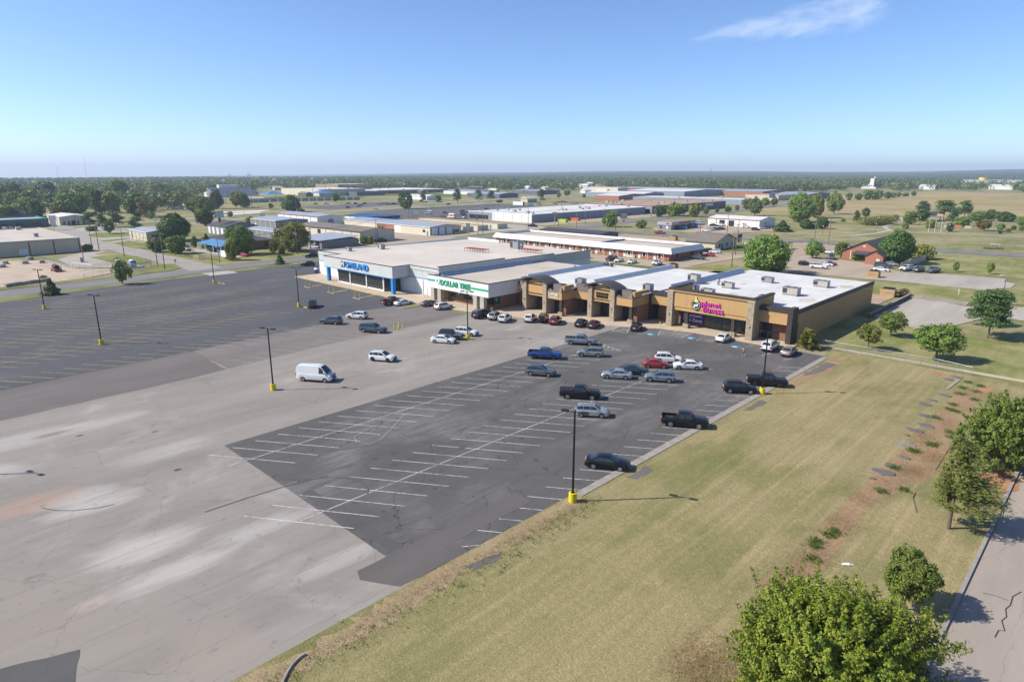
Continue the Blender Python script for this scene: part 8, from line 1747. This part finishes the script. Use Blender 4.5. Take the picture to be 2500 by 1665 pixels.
for i, p in enumerate(((-46.2,339.17), (-42.87,340.95))):
    x, y = p; t, part = T('fallen_log', ('left', 'right')[i] + ' brown log lying on the park lawn', 'log', (x, y, 0)); part('trunk', m_bark, lambda mb: mb.tube([(x - 2 + i * .6, y, .35), (x, y + .2, .4), (x + 2 - i * .6, y, .3)], [.4, .45, .3], 8)); part('branch_stub', m_bark, lambda mb: mb.tube([(x, y, .4), (x + .4, y + .2, 1.0)], [.15, .08], 6))
# bicycle and motorbike at the shop fronts
x, y = (-131.26,103.93); t = thing('bicycle', 'white bicycle leaning at the first dollar store column', 'bicycle', (x, y, .15), R(8))
for q in (-.52, .52):
    b = MB(); b.tube([(q + .33 * math.cos(a), 0, .34 + .33 * math.sin(a)) for a in [R(20 * k) for k in range(19)]], .025, 5); b.build('wheel', m_tyre, t)
b = MB(); b.tube([(-.52, 0, .34), (-.15, 0, .85), (.38, 0, .85), (.0, 0, .34), (-.15, 0, .85)], .028, 5); b.tube([(.52, 0, .34), (.36, 0, 1.02)], .028, 5); b.tube([(-.52, 0, .34), (0, 0, .34)], .024, 5); b.build('frame', m_white, t)
b = MB(); b.box(-.28, -.04, -.07, .07, .92, .99); b.build('saddle', m_trim, t); b = MB(); b.tube([(.34, -.28, 1.05), (.36, 0, 1.02), (.34, .28, 1.05)], .022, 5); b.build('handlebar', m_trim, t)
x, y = (-106.64,103.58); t = thing('motorcycle', 'dark motorcycle parked at the right dollar store column', 'motorcycle', (x, y, .15), R(30))
for q in (-.72, .72):
    b = MB(); b.tube([(q, -.07, .31), (q, .07, .31)], .31, 14); b.build('wheel', m_tyre, t)
b = MB(); b.tube([(-.5, 0, .55), (-.1, 0, .62), (.25, 0, .82), (.5, 0, .78)], [.14, .16, .2, .1], 8); b.build('body', PAINT['darkred'], t); b = MB(); b.tube([(-.65, 0, .78), (-.2, 0, .8)], [.1, .13], 8); b.build('saddle', m_trim, t); b = MB(); b.tube([(.45, -.35, 1.05), (.5, 0, 1.0), (.45, .35, 1.05)], .025, 5); b.tube([(.5, 0, 1.0), (.72, 0, .31)], .035, 5); b.build('handlebar', m_trim, t); b = MB(); b.box(-.2, .2, -.18, .18, .3, .6); b.build('engine', m_galv, t)

# person walking across the bays with both hands raised to the face
def skin(name, verts, edges, radii, mats, parent, sub=2):
    me = bpy.data.meshes.new(name); me.from_pydata(verts, edges, []); o = bpy.data.objects.new(name, me); COL.objects.link(o)
    md = o.modifiers.new('skin', 'SKIN'); md.use_smooth_shade = True
    for v, r_ in zip(me.skin_vertices[0].data, radii): v.radius = (r_, r_)
    me.skin_vertices[0].data[0].use_root = True
    s = o.modifiers.new('sub', 'SUBSURF'); s.levels = sub; s.render_levels = sub
    dg = bpy.context.evaluated_depsgraph_get(); em = bpy.data.meshes.new_from_object(o.evaluated_get(dg)); bpy.data.objects.remove(o)
    em.materials.clear(); em.materials.append(mats); r_ = add_obj(name, em, parent); return r_
m_skin = plain('skin', (.48, .28, .19), .6, sc=3, amt=.08); m_shirt = plain('pale_shirt', (.62, .62, .68), .9, sc=4, amt=.15); m_shorts = plain('purple_shorts', (.07, .04, .14), .9, sc=4); m_hair = plain('brown_hair', (.06, .035, .02), .8, sc=6)
px_, py_ = (-47.14,107.68)
pt = thing('person', 'person in pale shirt and dark shorts crossing the bays, hands raised to the face', 'person', (px_, py_, .02), R(-40))
J = dict(pel=(0, 0, .96), ch=(0.02, 0, 1.28), sh=(.02, 0, 1.42), nk=(.04, 0, 1.50), hd=(.06, 0, 1.60), hd2=(.06, 0, 1.70))
V_ = [J['pel'], J['ch'], J['sh'], J['nk'], J['hd'], J['hd2']]; E_ = [(0, 1), (1, 2), (2, 3), (3, 4), (4, 5)]; R_ = [.14, .145, .11, .055, .088, .085]
for s in (-1, 1):
    k = len(V_); V_ += [(.02, s * .19, 1.42), (.20, s * .40, 1.34), (.24, s * .17, 1.55), (.22, s * .10, 1.60)]; E_ += [(2, k), (k, k + 1), (k + 1, k + 2), (k + 2, k + 3)]; R_ += [.062, .045, .034, .036]
    k = len(V_); f = .14 if s > 0 else -.12; V_ += [(f * .2, s * .10, .86), (f + .06, s * .11, .49), (f * 1.3 - (.06 if s > 0 else .14), s * .11, .09), (f * 1.3 + .1, s * .12, .045)]; E_ += [(0, k), (k, k + 1), (k + 1, k + 2), (k + 2, k + 3)]; R_ += [.095, .062, .042, .038]
skin('body', V_, E_, R_, m_skin, pt)
skin('shirt', [(0, 0, .98), (.02, 0, 1.28), (.02, 0, 1.43), (.02, .2, 1.42), (.13, .31, 1.37), (.02, -.2, 1.42), (.13, -.31, 1.37)], [(0, 1), (1, 2), (2, 3), (3, 4), (2, 5), (5, 6)], [.165, .165, .125, .085, .078, .085, .078], m_shirt, pt)
skin('shorts', [(0, 0, .97), (.03, .10, .85), (.11, .11, .60), (-.02, -.10, .85), (-.05, -.11, .60)], [(0, 1), (1, 2), (0, 3), (3, 4)], [.168, .118, .098, .118, .098], m_shorts, pt)
b = MB(); b.tube([(.05, 0, 1.62), (.04, 0, 1.70), (.05, 0, 1.77), (.06, 0, 1.80)], [.092, .105, .085, .03], 12); b.build('hair', m_hair, pt, True)
b = MB()
for s in (-1, 1):
    for q in range(4): b.tube([(.225, s * (.095 - .018 * q), 1.60 + .004 * q), (.205, s * (.085 - .018 * q), 1.66 + .006 * q), (.18, s * (.075 - .018 * q), 1.69)], [.010, .0095, .008], 5)
    b.tube([(.225, s * .125, 1.59), (.20, s * .12, 1.63), (.18, s * .11, 1.65)], [.011, .01, .008], 5)
b.build('fingers', m_skin, pt, True)

# ------------------------------------------------------------------ the wood, hills and air
def forest(name, label, pts, hmin, hmax, leaf, per, m, seed, wfac=(.38, .6)):
    """unnumbered mass of trees: each a crown of leafy faces over a stem"""
    rng = np.random.default_rng(seed); n = len(pts); H_ = rng.uniform(hmin, hmax, n); Wd = H_ * rng.uniform(*wfac, n)
    d = unit(rng.normal(0, 1, (n, per, 3)) + (0, 0, .25)); rad = rng.uniform(.72, 1.02, (n, per, 1))
    c = d * rad; c[..., 0] *= Wd[:, None]; c[..., 1] *= Wd[:, None]; c[..., 2] = H_[:, None] * (.56 + .42 * c[..., 2])
    p = c + np.concatenate([pts, np.zeros((n, 1))], 1)[:, None, :]
    V = leaf_quads(rng, p.reshape(-1, 3), d.reshape(-1, 3) * 1.6, 1.0, 1.25).reshape(n, per, 4, 3)
    cc = V.mean(2, keepdims=True); V = cc + (V - cc) * (leaf * H_ / 11)[:, None, None, None]
    V = V.reshape(-1, 4, 3)
    o = add_obj(name, quads_mesh(name, V, m)); return tag(o, label, 'wood', kind='stuff')
lf_wood1 = leaf_mat('wood_green', (0.085, 0.147, 0.034), (0.132, 0.194, 0.046), (0.171, 0.232, 0.062)); lf_wood2 = leaf_mat('wood_dark', (0.054, 0.105, 0.028), (0.085, 0.139, 0.037), (0.116, 0.171, 0.046)); lf_wood3 = leaf_mat('wood_olive', (0.132, 0.171, 0.039), (0.186, 0.217, 0.05), (0.248, 0.264, 0.062))
def in_poly(P_, poly):
    x, y = P_[:, 0], P_[:, 1]; c = np.zeros(len(P_), bool); q = np.array(poly)
    for i in range(len(q)):
        (x0, y0), (x1, y1) = q[i], q[(i + 1) % len(q)]
        with np.errstate(divide='ignore', invalid='ignore'):
            c ^= ((y0 > y) != (y1 > y)) & (x < (x1 - x0) * (y - y0) / (y1 - y0 + 1e-12) + x0)
    return c
rng = np.random.default_rng(17)
edge = [(-545, 40), (-580, 88), (-600, 140), (-560, 165), (-590, 215), (-660, 245), (-880, 330), (-960, 420), (-1100, 560), (-1000, 640), (-1020, 735), (-930, 730), (-850, 720), (-790, 785), (-715, 765), (-715, 850), (-780, 1035), (-800, 1180), (-650, 1030), (-520, 985), (-420, 1060), (-380, 1130), (-420, 1200), (-320, 1230), (-250, 1290), (-190, 1340), (-120, 1240), (60, 1300), (300, 1400), (620, 2300), (-600, 2900), (-2200, 2400), (-2900, 900), (-2500, -100), (-1200, -60)]
P_ = rng.uniform((-2900, -100), (620, 2900), (105000, 2)); P_ = P_[in_poly(P_, edge)]
dist = np.hypot(P_[:, 0], P_[:, 1]); ang_ = np.degrees(np.arctan2(-P_[:, 0], P_[:, 1]))
keep = (ang_ > 3) & (ang_ < 86) & (rng.uniform(0, 1, len(P_)) < np.clip(1300 / dist, .35, 1) ** 1.2)
nz = np.array([noise.noise(Vector((x * .006, y * .006, 3))) for x, y in P_]); keep &= nz > -.38 + .25 * (dist < 900)
# roofs showing through the wood: clearings on their camera side
rg = random.Random(12); HOUSES = []
for i in range(44):
    a = R(rg.uniform(36, 82)); r_ = rg.uniform(700, 1900); HOUSES.append((-math.sin(a) * r_, math.cos(a) * r_, rg.uniform(9, 26)))
for hx, hy, rr_ in [(x, y, 34 + w) for x, y, w in HOUSES] + [(-397, 1400, 60), (-300, 1800, 75), (-255, 1790, 75), (-204, 1480, 50), (-303, 1400, 40)]:
    d = np.array((hx, hy)) / math.hypot(hx, hy); q = P_ - (hx, hy); al = q @ d; ac = np.abs(q @ np.array((-d[1], d[0]))); keep &= ~((al > -rr_ * 3.2) & (al < 14) & (ac < rr_ * .62))
P_ = P_[keep]; dist = dist[keep]; pick = rng.integers(0, 3, len(P_))
near = dist < 1150
for k, (m, nm) in enumerate(((lf_wood1, 'mid green'), (lf_wood2, 'dark green'), (lf_wood3, 'olive green'))):
    forest('wood', '%s trees of the wood between the town and the hills' % nm, P_[near & (pick == k)], 9, 16, 1.25, 84, m, 20 + k)
    forest('wood', '%s trees of the far wood below the hills' % nm, P_[~near & (pick == k)], 8, 15, 2.4, 30, m, 30 + k, (.45, .75))
# hills: tree-covered ground rising to the skyline
def skyline(a):   # azimuth left of +Y in degrees -> height of the last ridge
    return np.interp(a, [-20, 5.6, 13, 19, 33, 37, 44, 50, 59, 64, 70, 83, 115], [50, 51, 26, 24, 32, 29, 13, 2, -15, -32, -46, -57, -60])
na, rad = 1150, np.geomspace(1500, 11500, 74)
A = np.linspace(-20, 112, na); V = np.zeros((len(rad), na, 3)); rg = np.random.default_rng(5)
for i, r_ in enumerate(rad):
    f = min(1, max(0, (r_ - 2100) / 6500)); f = f * f * (3 - 2 * f)
    a = np.radians(A); x, y = -np.sin(a) * r_, np.cos(a) * r_
    roll = np.array([noise.noise(Vector((xx * .00055, yy * .00055, 1))) for xx, yy in zip(x, y)]) * 13 * min(1, (r_ - 1500) / 2500)
    z = -2 + 9 * min(1, max(0, (r_ - 1700) / 900)) + skyline(A) * f + roll * (.4 + .6 * f) + rg.uniform(-2.6, 2.6, na) * min(1, (r_ - 1500) / 800)
    V[i] = np.stack([x, y, z], 1)
idx = np.arange(len(rad) * na).reshape(len(rad), na)
F_ = np.stack([idx[:-1, :-1], idx[:-1, 1:], idx[1:, 1:], idx[1:, :-1]], -1).reshape(-1, 4)
me = bpy.data.meshes.new('hills'); me.from_pydata(V.reshape(-1, 3).tolist(), [], F_[:, ::-1].tolist())
tm = NT('wooded_hills'); p = tm.P(); a1 = tm.noise(p, .004, 4, .6); a2 = tm.noise(p, .03, 3, .7); a3 = tm.noise(tm.scale(p, (1, 1, .2)), .0016, 3)
c = tm.mix(tm.ramp(a1, .35, .65), (.028, .050, .016), (.060, .085, .026)); c = tm.mix(tm.ramp(a2, .4, .7, 0, .7), c, (.022, .040, .014)); c = tm.mix(tm.ramp(tm.math('ADD', tm.math('MULTIPLY', a3, .6), tm.math('MULTIPLY', a1, .4)), .60, .66, 0, .6), c, (.20, .18, .09))
me.materials.append(tm.done(c, .95, 0, None, .1)); o = add_obj('hills', me); o['kind'] = 'structure'
for i, (x, y, w) in enumerate(HOUSES):
    mb = MB(); mb.box(-w / 2, w / 2, -5, 5, 0, 4); mb.prism([(-5.6, 4), (5.6, 4), (0, 6.4)], 'x', -w / 2 - .5, w / 2 + .5); mb.m = 1
    for q in (-.3, 0, .3): mb.box(w * q - .7, w * q + .7, -5.06, -5.0, 1, 2.4)
    o = mb.build('far_house', [(m_white, m_beige, m_cream, m_greybrown_roof)[i % 4], m_glass]); o.location = (x, y, 0); o.rotation_euler = (0, 0, rg.choice([0, .0, 1.57, .5])); tag(o, 'small pale roof showing through the far wood', 'house', 'far roofs in the wood')
def mast(label, a, r_, h, m):
    x, y = -math.sin(R(a)) * r_, math.cos(R(a)) * r_; t = thing('radio_mast', label, 'mast', (x, y, 0), 0, 'far masts')
    for s in range(3):
        b = MB(); aa = 2.09 * s; b.tube([(math.cos(aa) * 2.5, math.sin(aa) * 2.5, 0), (math.cos(aa) * .5, math.sin(aa) * .5, h)], .22, 4); b.build('leg', m, t)
    b = MB()
    for q in range(10): z = h * q / 10; k = 2.5 - 2 * q / 10; b.tube([(k, 0, z), (-k * .5, k * .87, z + h / 20), (-k * .5, -k * .87, z + h / 10)], .12, 4)
    b.build('bracing', m, t)
mast('thin red and white mast beyond the warehouses', 27.5, 2600, 46, m_redtrim)
mast('tall faint mast above the left skyline', 76.5, 4200, 120, m_galv)
mast('short faint mast left of the tall one on the skyline', 78.2, 4200, 62, m_galv)
# haze: one closed box of thin air round everything
hb = MB(); hb.box(-12500, 5000, -5000, 12500, -80, 135)
hz_m = bpy.data.materials.new('thin_haze'); hz_m.use_nodes = True; hn = hz_m.node_tree.nodes; hn.clear()
ho = hn.new('ShaderNodeOutputMaterial'); hv = hn.new('ShaderNodeVolumePrincipled'); hv.inputs['Color'].default_value = (.70, .82, 1.0, 1); hv.inputs['Density'].default_value = .00014; hv.inputs['Anisotropy'].default_value = .1
hz_m.node_tree.links.new(hv.outputs[0], ho.inputs['Volume'])
o = hb.build('haze', hz_m); tag(o, 'thin blue air over the far woods and hills', 'haze', kind='stuff')
